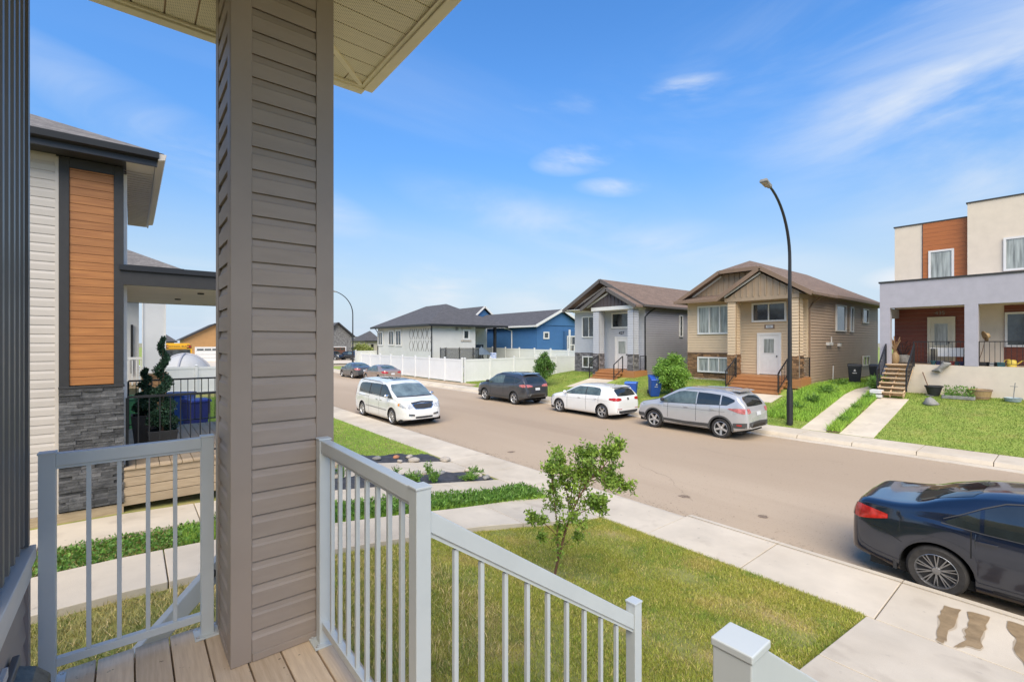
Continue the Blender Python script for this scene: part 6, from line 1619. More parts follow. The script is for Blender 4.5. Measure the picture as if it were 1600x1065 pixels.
# ---- compact crossovers
def suv(L0, L1, H_, wb, rw, clad=True, glass=G_, lamp=M['pink_lamp'], style=0):
    S = dict(wb=wb, rw=rw, gap=.055, zl=.27, tumble=.36, rim=M['alloy'], spokes=5, sv=None, sw=.085, tw=.23, cladding=clad, rise=.16)
    S['T'] = [(L0, .60), (L0+.005, .78), (L0+.03, .97), (L0+.09, 1.10), (L0+.22, 1.32), (L0+.44, 1.545), (L0+.62, H_-.075), (L0+1.0, H_-.02), (L0+1.6, H_), (.1, H_-.01), (.42, H_-.07), (.75, 1.44), (1.28, 1.14), (1.6, 1.07), (1.95, .99), (2.1, .88), (L1-.04, .72), (L1, .50)]
    S['B'] = [(L0, .52), (L0+.06, 1.0), (L0+.2, 1.17), (-1.3, 1.14), (-.5, 1.09), (.5, 1.05), (1.2, 1.02), (1.8, .93), (2.1, .78), (L1, .44)]
    S['W'] = [(L0, .66), (L0+.03, .76), (L0+.12, .84), (L0+.4, .905), (-1.2, .918), (0, .912), (1.2, .918), (1.7, .90), (2.0, .83), (L1-.05, .68), (L1, .56)]
    S['patches'] = [
      ('side_window', 'side', [(-.40, 1.115, 1.535), (.12, 1.09, 1.54), (.34, 1.08, 1.50), (.70, 1.07, 1.33), (1.02, 1.06, 1.15)], GC, dict(mirror=True, nu=14, nv=5)),
      ('side_window', 'side', [(-1.30, 1.16, 1.50), (-.9, 1.14, 1.525), (-.44, 1.12, 1.535)], glass, dict(mirror=True, nu=10, nv=5)),
      ('side_window', 'side', [(L0+.46, 1.31, 1.37), (-1.58, 1.18, 1.45), (-1.35, 1.165, 1.49)], glass, dict(mirror=True, nu=8, nv=4)),
      ('window_trim', 'side', [(L0+.5, 1.32, 1.335), (-1.56, 1.165, 1.18), (-.4, 1.10, 1.115), (.5, 1.06, 1.075), (1.08, 1.03, 1.045)], BL, dict(mirror=True, nu=14, nv=1, off=.006)),
      ('rear_window', 'rear', [(-.60, 1.17, 1.40), (-.5, 1.16, 1.47), (0, 1.15, 1.50), (.5, 1.16, 1.47), (.60, 1.17, 1.40)], G_, dict(nu=12, nv=7)),
      ('windshield', 'front', [(-.66, 1.17, 1.46), (-.4, 1.16, 1.54), (0, 1.16, 1.56), (.4, 1.16, 1.54), (.66, 1.17, 1.46)], G_, dict(nu=12, nv=7)),
      ('headlamp', 'side', [(1.72, .93, .97), (1.95, .84, .93), (2.14, .76, .85)], M['clear_lamp'], dict(mirror=True, nu=6, nv=3)),
      ('licence_plate', 'rear', [(-.16, .80 if style else .84, .93 if style else .97), (.16, .80 if style else .84, .93 if style else .97)], M['plate'], dict(nu=3, nv=2, off=.012)),
      ('lower_bumper', 'rear', [(-.80, .44, .62), (-.5, .34, .64), (0, .34, .66), (.5, .34, .64), (.80, .44, .62)], M['clad'], dict(nu=14, nv=3)),
      ('lower_bumper', 'side', [(L0+.06, .44, .62), (L0+.3, .42, .60), (-wb/2-rw-.09, .42, .58)], M['clad'], dict(mirror=True, nu=8, nv=3)),
      ('lower_cladding', 'side', [(-wb/2+rw+.06, .29, .47), (0, .29, .44), (wb/2-rw-.06, .29, .47)], M['clad'], dict(mirror=True, nu=14, nv=2)),
      ('lower_front_bumper', 'side', [(wb/2+rw+.09, .42, .56), (L1-.1, .40, .54)], M['clad'], dict(mirror=True, nu=6, nv=2)),
      seam(-.43, .50, 1.10), seam(.72, .50, 1.05), seam(-1.32, .78, 1.14), hline('crease', -1.5, 1.15, .93, .90, .008, M['clad'], .002)]
    if style == 0: S['patches'] += [('tail_lamp', 'side', [(L0+.10, .92, 1.10), (L0+.25, .93, 1.10), (L0+.5, 1.0, 1.075), (L0+.66, 1.055, 1.07)], lamp, dict(mirror=True, nu=10, nv=4, off=.008)), ('tail_lamp', 'rear', [(.55, .95, 1.08), (.76, .93, 1.10)], lamp, dict(mirror=True, nu=4, nv=4, off=.008)),
        ('rear_reflector', 'side', [(L0+.2, .50, .55), (L0+.36, .50, .55)], M['red_lamp'], dict(mirror=True, nu=3, nv=1, off=.009))]
    else: S['patches'] += [('tail_lamp', 'side', [(L0+.09, .98, 1.12), (L0+.25, .97, 1.12), (L0+.5, 1.03, 1.10)], lamp, dict(mirror=True, nu=8, nv=4, off=.008)), ('tail_lamp', 'rear', [(.34, .99, 1.05), (.52, .98, 1.10), (.74, .97, 1.12)], lamp, dict(mirror=True, nu=6, nv=4, off=.008))]
    S['mirror'] = (.88, 1.12); S['mirror_mat'] = BL; S['handles'] = [(-1.05, .99), (-.02, .97)]
    return S
silver = car_paint('silver_paint', (0.50, 0.50, 0.50), .35, .28); dkgrey = car_paint('dark_grey_paint', (0.055, 0.056, 0.062), .3, .28)
S = suv(-2.27, 2.25, 1.68, 2.69, .345); S['roof_rails'] = (-1.75, .1); S['spoiler'] = (-1.78, 1.66, .55); S['sw'] = .075; S['mirror_mat'] = BL
build_car((16.9, 9.36, 0), R(90), 'silver compact crossover with roof rails parked in front of the brown house', S, silver, CG)
S = suv(-2.29, 2.31, 1.69, 2.66, .345, style=1); S['roof_rails'] = (-1.7, .1); S['rr_mat'] = BL; S['spoiler'] = (-1.80, 1.66, .55); S['sv'] = .16; S['sw'] = .03
build_car((16.9, 20.75, 0), R(90), 'dark grey crossover parked behind the young round tree near the fence corner', S, dkgrey, CG)

# ---- hatchback
S = dict(wb=2.63, rw=.318, gap=.05, zl=.20, tumble=.37, rim=M['alloy'], spokes=5, sv=.17, sw=.028, tw=.21,
  T=[(-2.10, .50), (-2.095, .72), (-2.07, .90), (-2.0, 1.02), (-1.86, 1.20), (-1.66, 1.37), (-1.45, 1.425), (-1.0, 1.45), (-.3, 1.465), (.1, 1.44), (.5, 1.31), (1.12, 1.01), (1.4, .955), (1.8, .86), (2.0, .75), (2.12, .60), (2.16, .44)],
  B=[(-2.09, .70), (-2.0, .96), (-1.6, .99), (-.8, .965), (0, .935), (1.0, .90), (1.6, .82), (2.0, .66), (2.16, .40)],
  W=[(-2.10, .66), (-2.08, .74), (-1.98, .82), (-1.7, .885), (-1.2, .897), (0, .89), (1.2, .893), (1.6, .87), (1.9, .79), (2.1, .65), (2.16, .54)])
S['patches'] = [
  ('side_window', 'side', [(-.35, .99, 1.345), (.1, .97, 1.34), (.35, .965, 1.255), (.62, .955, 1.12), (.92, .95, 1.0)], GC, dict(mirror=True, nu=14, nv=5)),
  ('side_window', 'side', [(-1.22, 1.02, 1.24), (-1.12, 1.005, 1.32), (-.8, 1.0, 1.345), (-.40, .992, 1.35)], GC, dict(mirror=True, nu=10, nv=5)),
  ('pillar_trim', 'side', [(-.40, .99, 1.35), (-.35, .99, 1.35)], BL, dict(mirror=True, nu=2, nv=5)),
  ('rear_window', 'rear', [(-.62, 1.03, 1.24), (-.5, 1.02, 1.31), (0, 1.01, 1.34), (.5, 1.02, 1.31), (.62, 1.03, 1.24)], G_, dict(nu=12, nv=7)),
  ('windshield', 'front', [(-.62, 1.03, 1.28), (-.4, 1.02, 1.36), (0, 1.02, 1.38), (.4, 1.02, 1.36), (.62, 1.03, 1.28)], G_, dict(nu=12, nv=7)),
  ('tail_lamp', 'side', [(-2.05, .83, .96), (-1.95, .825, .965), (-1.72, .86, .93)], M['red_lamp'], dict(mirror=True, nu=8, nv=4, off=.008)),
  ('tail_lamp', 'rear', [(.46, .85, .93), (.60, .83, .96), (.74, .82, .96)], M['red_lamp'], dict(mirror=True, nu=5, nv=4, off=.008)),
  ('emblem', 'rear', [(-.06, .85, .95), (.06, .85, .95)], M['alloy_dark'], dict(nu=3, nv=3, off=.012)),
  ('headlamp', 'side', [(1.68, .74, .78), (1.88, .68, .78), (2.06, .62, .72)], M['clear_lamp'], dict(mirror=True, nu=6, nv=3)),
  ('lower_bumper', 'rear', [(-.74, .34, .42), (-.5, .28, .40), (.5, .28, .40), (.74, .34, .42)], BL, dict(nu=12, nv=2)),
  ('rear_reflector', 'rear', [(.45, .46, .485), (.74, .47, .495)], M['red_lamp'], dict(mirror=True, nu=4, nv=1, off=.008)),
  seam(-.40, .32, .98), seam(.76, .32, .92), seam(-1.14, .64, .98), hline('crease', -1.9, 1.1, .80, .78, .007, M['rock_grey'], .002)]
S['mirror'] = (.80, .98); S['handles'] = [(-.98, .86), (.0, .84)]; S['spoiler'] = (-1.66, 1.405, .55); S['antenna'] = (-1.35, 0, 1.43)
white_p = car_paint('white_paint', (0.74, 0.73, 0.70), 0, .25)
build_car((16.9, 14.68, 0), R(90), 'white hatchback parked in front of the blue bins and grey house', S, white_p, CG)

# ---- minivan facing the camera
S = dict(wb=3.08, rw=.335, gap=.05, zl=.19, tumble=.27, rim=M['alloy'], spokes=9, sv=None, sw=.03, tw=.22,
  T=[(-2.63, .50), (-2.625, .9), (-2.59, 1.15), (-2.50, 1.42), (-2.36, 1.63), (-2.1, 1.72), (-1.4, 1.75), (0, 1.75), (.5, 1.72), (.82, 1.64), (1.75, 1.14), (1.95, 1.07), (2.25, .98), (2.40, .86), (2.49, .68), (2.53, .46)],
  B=[(-2.62, .75), (-2.5, 1.05), (-1.5, 1.06), (0, 1.03), (1.3, 1.00), (1.8, .99), (2.2, .86), (2.42, .70), (2.53, .40)],
  W=[(-2.63, .74), (-2.6, .83), (-2.5, .91), (-2.2, .965), (-1.5, .985), (0, .985), (1.3, .985), (1.8, .965), (2.15, .91), (2.35, .83), (2.47, .72), (2.53, .60)])
S['patches'] = [
  ('side_window', 'side', [(.38, 1.10, 1.56), (.62, 1.09, 1.57), (.86, 1.085, 1.49), (1.2, 1.08, 1.30), (1.56, 1.075, 1.11)], G_, dict(mirror=True, nu=12, nv=5)),
  ('side_window', 'side', [(-.72, 1.11, 1.56), (-.2, 1.11, 1.575), (.30, 1.105, 1.57)], G_, dict(mirror=True, nu=10, nv=5)),
  ('side_window', 'side', [(-1.98, 1.14, 1.42), (-1.85, 1.125, 1.52), (-1.4, 1.12, 1.555), (-.82, 1.115, 1.56)], G_, dict(mirror=True, nu=10, nv=5)),
  ('window_trim', 'side', [(-2.05, 1.10, 1.118), (-.5, 1.085, 1.103), (1.0, 1.06, 1.078), (1.62, 1.05, 1.068)], BL, dict(mirror=True, nu=14, nv=1, off=.006)),
  ('window_trim', 'side', [(.31, 1.09, 1.57), (.375, 1.09, 1.57)], BL, dict(mirror=True, nu=2, nv=5, off=.006)),
  ('window_trim', 'side', [(-.815, 1.10, 1.56), (-.725, 1.10, 1.56)], BL, dict(mirror=True, nu=2, nv=5, off=.006)),
  ('windshield', 'front', [(-.80, 1.16, 1.46), (-.66, 1.15, 1.58), (0, 1.15, 1.62), (.66, 1.15, 1.58), (.80, 1.16, 1.46)], mat('windshield_glass', (0.16, 0.21, 0.22), .05, .25, 2, spec=1), dict(nu=14, nv=8)),
  ('cowl', 'front', [(-.80, 1.12, 1.155), (0, 1.115, 1.145), (.80, 1.12, 1.155)], BL, dict(nu=12, nv=1, off=.006)),
  ('hood_deflector', 'front', [(-.50, .90, .935), (0, .93, .975), (.50, .90, .935)], BL, dict(nu=12, nv=2, off=.03)),
  ('grille', 'front', [(-.42, .80, .87), (-.34, .71, .885), (0, .69, .89), (.34, .71, .885), (.42, .80, .87)], M['black_plastic'], dict(nu=14, nv=4, off=.014)),
  ('grille_surround', 'front', [(-.46, .80, .89), (-.36, .69, .905), (0, .67, .91), (.36, .69, .905), (.46, .80, .89)], M['chrome'], dict(nu=14, nv=4, off=.008)),
  ('headlamp', 'front', [(.48, .75, .86), (.62, .72, .89), (.80, .74, .93)], M['clear_lamp'], dict(mirror=True, nu=6, nv=3, off=.008)),
  ('headlamp', 'side', [(2.02, .84, .92), (2.2, .78, .92), (2.36, .74, .88)], M['clear_lamp'], dict(mirror=True, nu=6, nv=3, off=.008)),
  ('turn_signal', 'side', [(2.03, .84, .90), (2.13, .80, .91)], M['amber'], dict(mirror=True, nu=4, nv=3, off=.011)),
  ('fog_lamp', 'front', [(.42, .42, .49), (.66, .43, .52)], BL, dict(mirror=True, nu=5, nv=2, off=.008)),
  ('fog_lamp_trim', 'front', [(.44, .435, .455), (.66, .445, .465)], M['chrome'], dict(mirror=True, nu=5, nv=2, off=.012)),
  ('lower_grille', 'front', [(-.38, .33, .40), (0, .32, .40), (.38, .33, .40)], BL, dict(nu=8, nv=2, off=.008)),
  ('sunroof', 'top', [(-.38, .10, .50), (.38, .10, .50)], G_, dict(nu=6, nv=3, off=.006)),
  ('roof_glass', 'top', [(-.38, -.95, -.1), (.38, -.95, -.1)], G_, dict(nu=6, nv=4, off=.006)),
  ('tail_lamp', 'side', [(-2.56, .9, 1.25), (-2.42, .9, 1.22)], M['red_lamp'], dict(mirror=True, nu=3, nv=4, off=.008)),
  seam(.345, .30, 1.10), seam(1.36, .34, 1.05), seam(-.77, .30, 1.10), hline('side_moulding', -1.08, 1.12, .56, .55, .035, M['rock_grey'], .008), hline('sliding_rail', -2.3, -.8, .97, .97, .012, M['under'], .002)]
S['mirror'] = (1.22, 1.10); S['mirror_mat'] = M['chrome']; S['handles'] = [(.12, .93), (.52, .93)]; S['handle_mat'] = M['chrome']
S['roof_rails'] = (-2.0, .3); S['rr_mat'] = M['alloy']; S['antenna'] = (-2.0, .3, 1.72)
build_car((9.17, 19.32, 0), R(-90), 'white minivan facing the camera parked at the near sidewalk', S, white_p, CG)

# ------------------------------------------------------------------ street lamps
def street_lamp(loc, hgt, label):
    t = thing('street_lamp', loc, label, 'street lamp', 'curved black street lamps')
    MB().lathe([(.11, 0), (.11, 1.3), (.075, 1.5), (.072, 1.55)], 20).build('base', M['black_metal'], t, smooth=True)
    pts = [(0, 0, 1.5), (0, 0, 3.5), (0, 0, hgt-2.7)]; r_ = [.078, .07, .058]
    for k in range(1, 13):
        a = R(74)*k/12; pts.append((-2.25*(1-math.cos(a))*1.12, 0, hgt-2.7+2.55*math.sin(a))); r_.append(.058-.018*k/12)
    MB().tube(pts, r_, 14).build('pole', M['black_metal'], t, smooth=True)
    e = Vector(pts[-1])
    F = Matrix.Translation(e) @ Matrix.Rotation(R(12), 4, 'Y')
    m = MB(F); m.add([(.05, -.07, -.05), (.05, .07, -.05), (.05, .07, .06), (.05, -.07, .06), (-.55, -.14, -.06), (-.55, .14, -.06), (-.55, .12, .05), (-.55, -.12, .05)], [(0, 1, 2, 3), (7, 6, 5, 4), (0, 4, 5, 1), (1, 5, 6, 2), (2, 6, 7, 3), (3, 7, 4, 0)])
    m.build('lamp_head', M['rock_grey'], t, bevel=.02); MB(F).box(-.5, -.12, -.10, .10, -.075, -.061).build('lens', M['glass_pale'], t)
    MB().lathe([(.16, 0), (.16, .03)], 16).build('base_flange', M['black_metal'], t)
    return t
street_lamp((19.62, 7.1, .16), 9.05, 'tall curved black street lamp on the lawn in front of the brown house')
street_lamp((19.45, 52.2, .2), 9.0, 'far curved black street lamp behind the parked sedans')

# ------------------------------------------------------------------ trees and shrubs
def grow_tree(name, loc, label, cat, stems, leaves, lsize, mt, seed, leafd=.09, group=None, rad=.02, mt_leaf_aspect=.5, depth=4, spread=.55, up=.25, bark=None):
    """stems: list of (points) main limbs; finer limbs and leaves follow"""
    t = thing(name, loc, label, cat, group); g = np.random.default_rng(seed); m = MB(); tips = []
    def limb(p, d, L, r_, k):
        pts = [p]; q = p.copy(); dd = d.copy()
        for i in range(4):
            dd = (dd + Vector(g.normal(size=3))*.16 + Vector((0, 0, up*.18))).normalized(); q = q + dd*L/4; pts.append(q.copy())
        m.tube(pts, [r_*(1-.13*i) for i in range(5)], 6 if r_ > .006 else 4)
        if k <= 1:
            for a, b in zip(pts[:-1], pts[1:]): tips.append((a, b))
        if k > 0:
            for i in range(2 if k > 1 else 3):
                s_ = pts[1 + (i*2) % 3 + (1 if i else 0)] if i < 2 else pts[-1]
                nd = (dd + Vector(g.normal(size=3))*spread).normalized()
                limb(s_, nd, L*g.uniform(.55, .8), r_*.6, k-1)
    for pts, r0, r1, nbr in stems:
        pv = [Vector(p) for p in pts]; n = len(pv)
        m.tube(pv, [r0+(r1-r0)*i/(n-1) for i in range(n)], 9)
        for q in range(nbr):
            tt = g.uniform(.35, 1)**.8*(n-1); i = min(int(tt), n-2); p = pv[i].lerp(pv[i+1], tt-i); d = (pv[i+1]-pv[i]).normalized()
            L = (pv[-1]-pv[0]).length*g.uniform(.12, .23)
            nd = (d*.5 + Vector(g.normal(size=3))*.8 + Vector((0, 0, .15))).normalized(); limb(p, nd, L, r1*1.0, depth-2)
        tips.append((pv[-2], pv[-1]))
    m.build('trunk', bark or M['bark'], t, smooth=True)
    tips = [tp for tp in tips]; k = g.integers(0, len(tips), leaves); f = g.uniform(0, 1, leaves)
    A = np.array([tuple(a) for a, b in tips]); B_ = np.array([tuple(b) for a, b in tips])
    pts = A[k]*(1-f[:, None])+B_[k]*f[:, None] + g.normal(size=(leaves, 3))*leafd*.35
    link('crown', leaf_mesh('foliage', pts, lsize, mt, seed, .1, mt_leaf_aspect), None, t)
    return t
# sapling in the front lawn
sx, sy = 4.0, 4.08; sz = near_z(sx)-.07
rgt = Vector((FY, -FX, 0)); fwd = Vector((FX, FY, 0))
def sp(u, v, dd=0):   # position on the sapling relative to its base, from the measured silhouette
    D = 5.69; return tuple(rgt*((u-862)*D/FOC) + Vector((0, 0, (893-v)*D/FOC)) + fwd*dd)
stems = [([sp(862, 893), sp(869, 862, .02), sp(880, 820, .03), sp(887, 795, .0), sp(900, 765, -.03), sp(915, 740, .0), sp(935, 720, .03)], .017, .006, 18),
         ([sp(864, 885), sp(868, 860, -.03), sp(867, 825, -.05), sp(866, 798, -.05), sp(862, 770, -.08), sp(858, 735, -.1), sp(855, 705, -.05)], .011, .004, 9),
         ([sp(867, 822, -.05), sp(855, 808, -.08), sp(842, 795, -.15), sp(832, 786, -.2)], .006, .003, 3),
         ([sp(900, 765, -.03), sp(905, 740, .05), sp(910, 715, .1), sp(915, 695, .15)], .008, .003, 8),
         ([sp(915, 740), sp(938, 738, .08), sp(960, 745, .1), sp(980, 752, .12)], .007, .003, 8),
         ([sp(915, 740), sp(938, 715, -.05), sp(952, 698, -.03), sp(962, 688, 0)], .007, .003, 7),
         ([sp(887, 795), sp(885, 765, .15), sp(880, 740, .25), sp(882, 722, .3)], .008, .003, 8),
         ([sp(887, 795), sp(910, 780, -.1), sp(925, 768, -.15), sp(936, 765, -.15)], .006, .003, 6),
         ([sp(877, 838), sp(890, 828, .0), sp(905, 832, 0)], .004, .002, 1),
         ([sp(866, 828, -.05), sp(852, 824, -.05), sp(842, 826, -.05)], .004, .002, 1),
         ([sp(872, 850, .02), sp(880, 840, .03), sp(888, 838, .03)], .004, .002, 0)]
grow_tree('young_tree', (sx, sy, sz), 'small multi stemmed young tree growing in the patchy front lawn', 'tree', stems, 8200, .050, M['leaf'], 12, .07, depth=3, mt_leaf_aspect=.52, bark=mat('reddish_bark', (.17, .085, .05), .8, .15, 20))
tips_ = thing('bare_soil_patch', (4.35, 3.75, lawn_z(4.35)), 'bare dirt patch at the foot of the young tree', 'dirt patch')
# round crowned trees across the street
def round_tree(loc, label, h_, rx, rz_, zc_, leaves, ls, mt, seed, name='young_round_tree', cat='tree', trunk=.04):
    t = thing(name, loc, label, cat); g = np.random.default_rng(seed)
    MB().tube([(0, 0, -.1), (.02, .01, h_*.3), (0, 0, h_*.8)], [trunk, trunk*.8, trunk*.25], 8).build('trunk', M['bark'], t, smooth=True)
    m = MB(); C = []
    for i in range(70):
        d = g.normal(size=3); d /= np.linalg.norm(d); q = g.uniform(.45, .95); d = d*np.array([rx, rx, rz_])*q
        taper = 1 - .35*max(0, d[2]/rz_); c = np.array([d[0]*taper, d[1]*taper, zc_+d[2]]); C.append(c)
        m.tube([(0, 0, zc_-rz_*.75+.3*max(0, c[2]-zc_+rz_*.6)), (c[0]*.5, c[1]*.5, (zc_+c[2])/2-.05), tuple(c)], [trunk*.35, trunk*.2, .004], 5)
    m.build('branches', M['bark'], t)
    C = np.array(C); k = g.integers(0, len(C), leaves); o = g.normal(size=(leaves, 3)); o /= np.linalg.norm(o, axis=1)[:, None]
    pts = C[k] + o*(g.uniform(0, 1, leaves)**.5)[:, None]*rx*.30
    link('crown', leaf_mesh('foliage', pts, ls, mt, seed, .2, .6), None, t); return t
round_tree((21.0, 22.3, far_z(21, 22.3)), 'small dark green round tree between the grey crossover and the white fence', 2.4, .72, .85, 1.35, 6500, .10, M['leaf_dark'], 3)
round_tree((21.8, 13.5, far_z(21.8)), 'bright green bushy round shrub beside the tilted blue bin', 2.3, .88, .98, 1.22, 12000, .10, M['leaf_bright'], 5, 'round_shrub', 'shrub', .05)
# weeds and plants
def plant(loc, label, n, r_, h_, mt, seed, ls=.12, name='leafy_plant', group=None, asp=.3, cat='plant'):
    t = thing(name, loc, label, cat, group); g = np.random.default_rng(seed); m = MB(); P_ = []
    for i in range(n):
        a = g.uniform(0, 6.28); rr_ = r_*g.uniform(.2, 1); hh_ = h_*g.uniform(.5, 1)
        b = (math.cos(a)*rr_*.3, math.sin(a)*rr_*.3, 0); e = (math.cos(a)*rr_, math.sin(a)*rr_, hh_)
        m.tube([b, ((b[0]+e[0])*.45, (b[1]+e[1])*.45, hh_*.6), e], [.006, .004, .002], 4)
        for k in range(7): q = g.uniform(.15, 1); P_.append((b[0]+(e[0]-b[0])*q, b[1]+(e[1]-b[1])*q, hh_*q))
    m.build('stems', mt, t); link('leaves', leaf_mesh('foliage', P_, ls, mt, seed, .6, asp), None, t); return t
plant((25.3, 5.62, 1.13), 'tall clump of long leaved green plants beside the open wooden steps', 120, .45, .75, M['leaf_weed'], 4, .26, 'daylily_clump', asp=.14)
WG = 'weeds along the far path'
for i, (x, y, hh_) in enumerate(((24.2, 7.2, .45), (22.7, 7.3, .4), (21.6, 7.6, .3), (26.5, 7.4, .4))):
    plant((x, y, far_z(x)), 'leafy green weed clump by the far path, %s from the street' % ('third', 'second', 'nearest one', 'last')[i], 45, .42, hh_, M['leaf_weed'], 20+i, .13, 'weed_clump', WG)
for i, (x, y) in enumerate(((20.4, 5.6), (22.2, 5.62), (23.8, 5.6))):
    plant((x, y, far_z(x)), 'small weed in the dirt strip between the far paths, %s' % ('nearest the street', 'in the middle', 'nearest the steps')[i], 26, .25, .3, M['leaf_weed'], 30+i, .10, 'weed_clump', WG)
soil = tag(MB().prism([(19.35, 5.42, .13), (24.4, 5.42, 1.03), (24.4, 5.80, 1.03), (19.35, 5.80, .13)], (0, 0, .05)).build('dirt_strip', mat('brown_soil', (.13, .085, .05), .95, .25, 12, .8, 40, world=True), None), kind='structure')

# ------------------------------------------------------------------ rock beds with black fabric
def bed(name, x0, x1, y0, y1, label, seed):
    g = random.Random(seed); nx_, ny_ = 40, 12; vs = []
    for j in range(ny_+1):
        for i in range(nx_+1):
            fx = i/nx_; x = x0+(x1-x0)*fx; y = y0+(y1-y0)*j/ny_
            sk = (x1-x) < (y-y0)*.0
            z = near_z(x, y)+.012 + .035*math.sin(x*5+seed)*math.sin(y*7+x*2) + g.uniform(-.012, .02)
            if i in (0, nx_) or j in (0, ny_): z = near_z(x, y)-.03
            vs.append((x, y, z))
    fs = [(j*(nx_+1)+i, j*(nx_+1)+i+1, (j+1)*(nx_+1)+i+1, (j+1)*(nx_+1)+i) for j in range(ny_) for i in range(nx_)]
    me = bpy.data.meshes.new(name); me.from_pydata(vs, [], fs); me.shade_smooth()
    return tag(link(name, me, M['fabric']), label, 'landscape fabric')
bed('landscape_fabric', 2.4, 6.62, 10.86, 11.80, 'dark landscape fabric with rocks at the edge of the lush neighbour lawn', 2)
bed('landscape_fabric', 2.0, 6.62, 8.66, 9.52, 'crumpled dark landscape fabric with weeds between the two neighbour walks', 5)
RG = 'garden rocks lying on the landscape fabric'
for i, (u, v, s_, k, lb) in enumerate(((588, 718, .20, 'rock_grey', 'grey flat rock at the left end of the row along the lush lawn'), (619.5, 716, .17, 'rock_red', 'reddish orange rock along the lush lawn'),
        (639, 715, .18, 'rock_pale', 'pale tan rock just right of the reddish one at the lawn edge'), (645.5, 720.5, .26, 'rock_pale', 'largest cream rock on the fabric by the lush lawn'),
        (625, 722.5, .13, 'rock_pale', 'small pinkish rock below the reddish one'), (695, 720, .26, 'rock_pale', 'long pale rock at the sidewalk end of the farther fabric bed'),
        (690, 741, .17, 'rock_grey', 'light grey rock in the crumpled fabric bed'), (731, 736, .17, 'rock_pale', 'pale rock at the back edge of the crumpled fabric bed'),
        (745, 745, .24, 'rock_pale', 'large pale rock among weeds at the tip of the crumpled fabric bed'), (759, 748, .18, 'rock_grey', 'greyish rock nearest the sidewalk in the crumpled fabric bed'), (653, 741, .15, 'rock_grey', 'small rock behind the railing post in the crumpled bed'))):
    zg = .30
    for _ in range(4):
        D = FOC*(CH-zg)/(v-HV); kk = (u-CU)/FOC; x, y = D*(FX+FY*kk), D*(FY-FX*kk); zg = near_z(min(x, 6.6))
    rock((x, y, zg+.03), (s_*.62, s_*.5, s_*.34), M[k], lb, 40+i, group=RG)
for i, (x, y, n, r_, hh_) in enumerate(((4.55, 8.75, 40, .22, .24), (5.0, 8.72, 30, .16, .30), (5.9, 8.75, 40, .28, .14), (5.3, 9.5, 14, .12, .34), (3.3, 9.45, 12, .12, .3), (3.75, 9.4, 12, .12, .26), (6.35, 9.1, 30, .25, .2), (4.5, 9.5, 10, .1, .22), (4.1, 10.88, 14, .12, .14))):
    plant((x, y, near_z(x)), 'green weed in the dark fabric bed, %s' % ('the largest tuft near the railing post', 'upright beside the largest tuft', 'low wide one near the sidewalk end', 'tall thin one at the back edge', 'thin one behind the railing', 'thin one in the middle of the back edge', 'at the pointed sidewalk end', 'small one at the back edge', 'on the farther bed')[i], n, r_, hh_, M['leaf_weed'], 60+i, .07, 'weed_tuft', 'weeds in the fabric beds', .35)
# clover like clumps in the grass strip and between the walks
g = np.random.default_rng(77)
pts = np.stack([g.uniform(.9, 6.6, 12000), g.uniform(6.98, 7.66, 12000), np.zeros(12000)], 1); pts[:, 2] = vnear(pts[:, 0], pts[:, 1]) + g.uniform(.02, .17, 12000)
o = bpy.data.objects.new('strip_weeds', leaf_mesh('strip_weeds', pts, .075, M['leaf_weed'], 9, .8, .35)); col.objects.link(o); tag(o, 'broad leaved green weeds filling the strip between the side walks', 'weeds', kind='stuff')
pts = np.stack([g.uniform(-2.0, .8, 5200), g.uniform(6.95, 7.68, 5200), np.zeros(5200)], 1); pts[:, 2] = vnear(pts[:, 0], pts[:, 1]) + g.uniform(.0, .10, 5200)
o = bpy.data.objects.new('strip_clover', leaf_mesh('strip_clover', pts, .045, M['leaf_weed'], 10, .5, .6)); col.objects.link(o); tag(o, 'dark green clover patches between the walks seen through the left railing', 'weeds', kind='stuff')
bpy.data.objects.remove(tips_)

# water running over the sidewalk beside the sedan
M['wet'] = mat('wet_concrete', (0.33, 0.235, 0.135), 0.2, 0.15, 8, spec=0.6, world=True)
M['damp'] = mat('damp_concrete', (0.46, 0.37, 0.26), 0.6, 0.1, 8, world=True)
def wet(name, pts, label, z=.1545):
    g = random.Random(len(pts)); out = []
    pts = [Vector(p) for p in pts]; raw = []
    for i in range(len(pts)):
        a, b = pts[i], pts[(i+1) % len(pts)]
        for j in range(3): q = a.lerp(b, j/3); raw.append(q + Vector((g.uniform(-.018, .018), g.uniform(-.018, .018))))
    for it in range(2):
        raw = [q for i in range(len(raw)) for q in (raw[i].lerp(raw[(i+1) % len(raw)], .25), raw[i].lerp(raw[(i+1) % len(raw)], .75))]
    out = [(q.x, q.y, z) for q in raw]
    me = bpy.data.meshes.new(name); me.from_pydata(out, [], [tuple(range(len(out)))]); fix_normals(me)
    c = sum((Vector(q[:2]) for q in out), Vector((0, 0)))/len(out)
    rim = [(q[0] + (Vector(q[:2])-c).normalized().x*.022, q[1] + (Vector(q[:2])-c).normalized().y*.022, z-.003) for q in out]
    t = thing(name, (c.x, c.y, .15), label, 'puddle', 'wet patches on the sidewalk')
    link('wet_film', me, M['wet'], t, world=True)
    me2 = bpy.data.meshes.new(name); me2.from_pydata(rim, [], [tuple(range(len(rim)))]); fix_normals(me2); link('damp_edge', me2, M['damp'], t, world=True)
    return t
def gp(u, v, z=.15):
    D = FOC*(CH-z)/(v-HV); k = (u-CU)/FOC; return (D*(FX+FY*k), D*(FY-FX*k))
wet('puddle', [gp(*p) for p in ((1474, 945), (1500, 952), (1494, 968), (1484, 985), (1479, 1000), (1470, 1003), (1462, 996), (1466, 975), (1468, 958))], 'leftmost wet streak on the sidewalk below the sedan rear wheel')
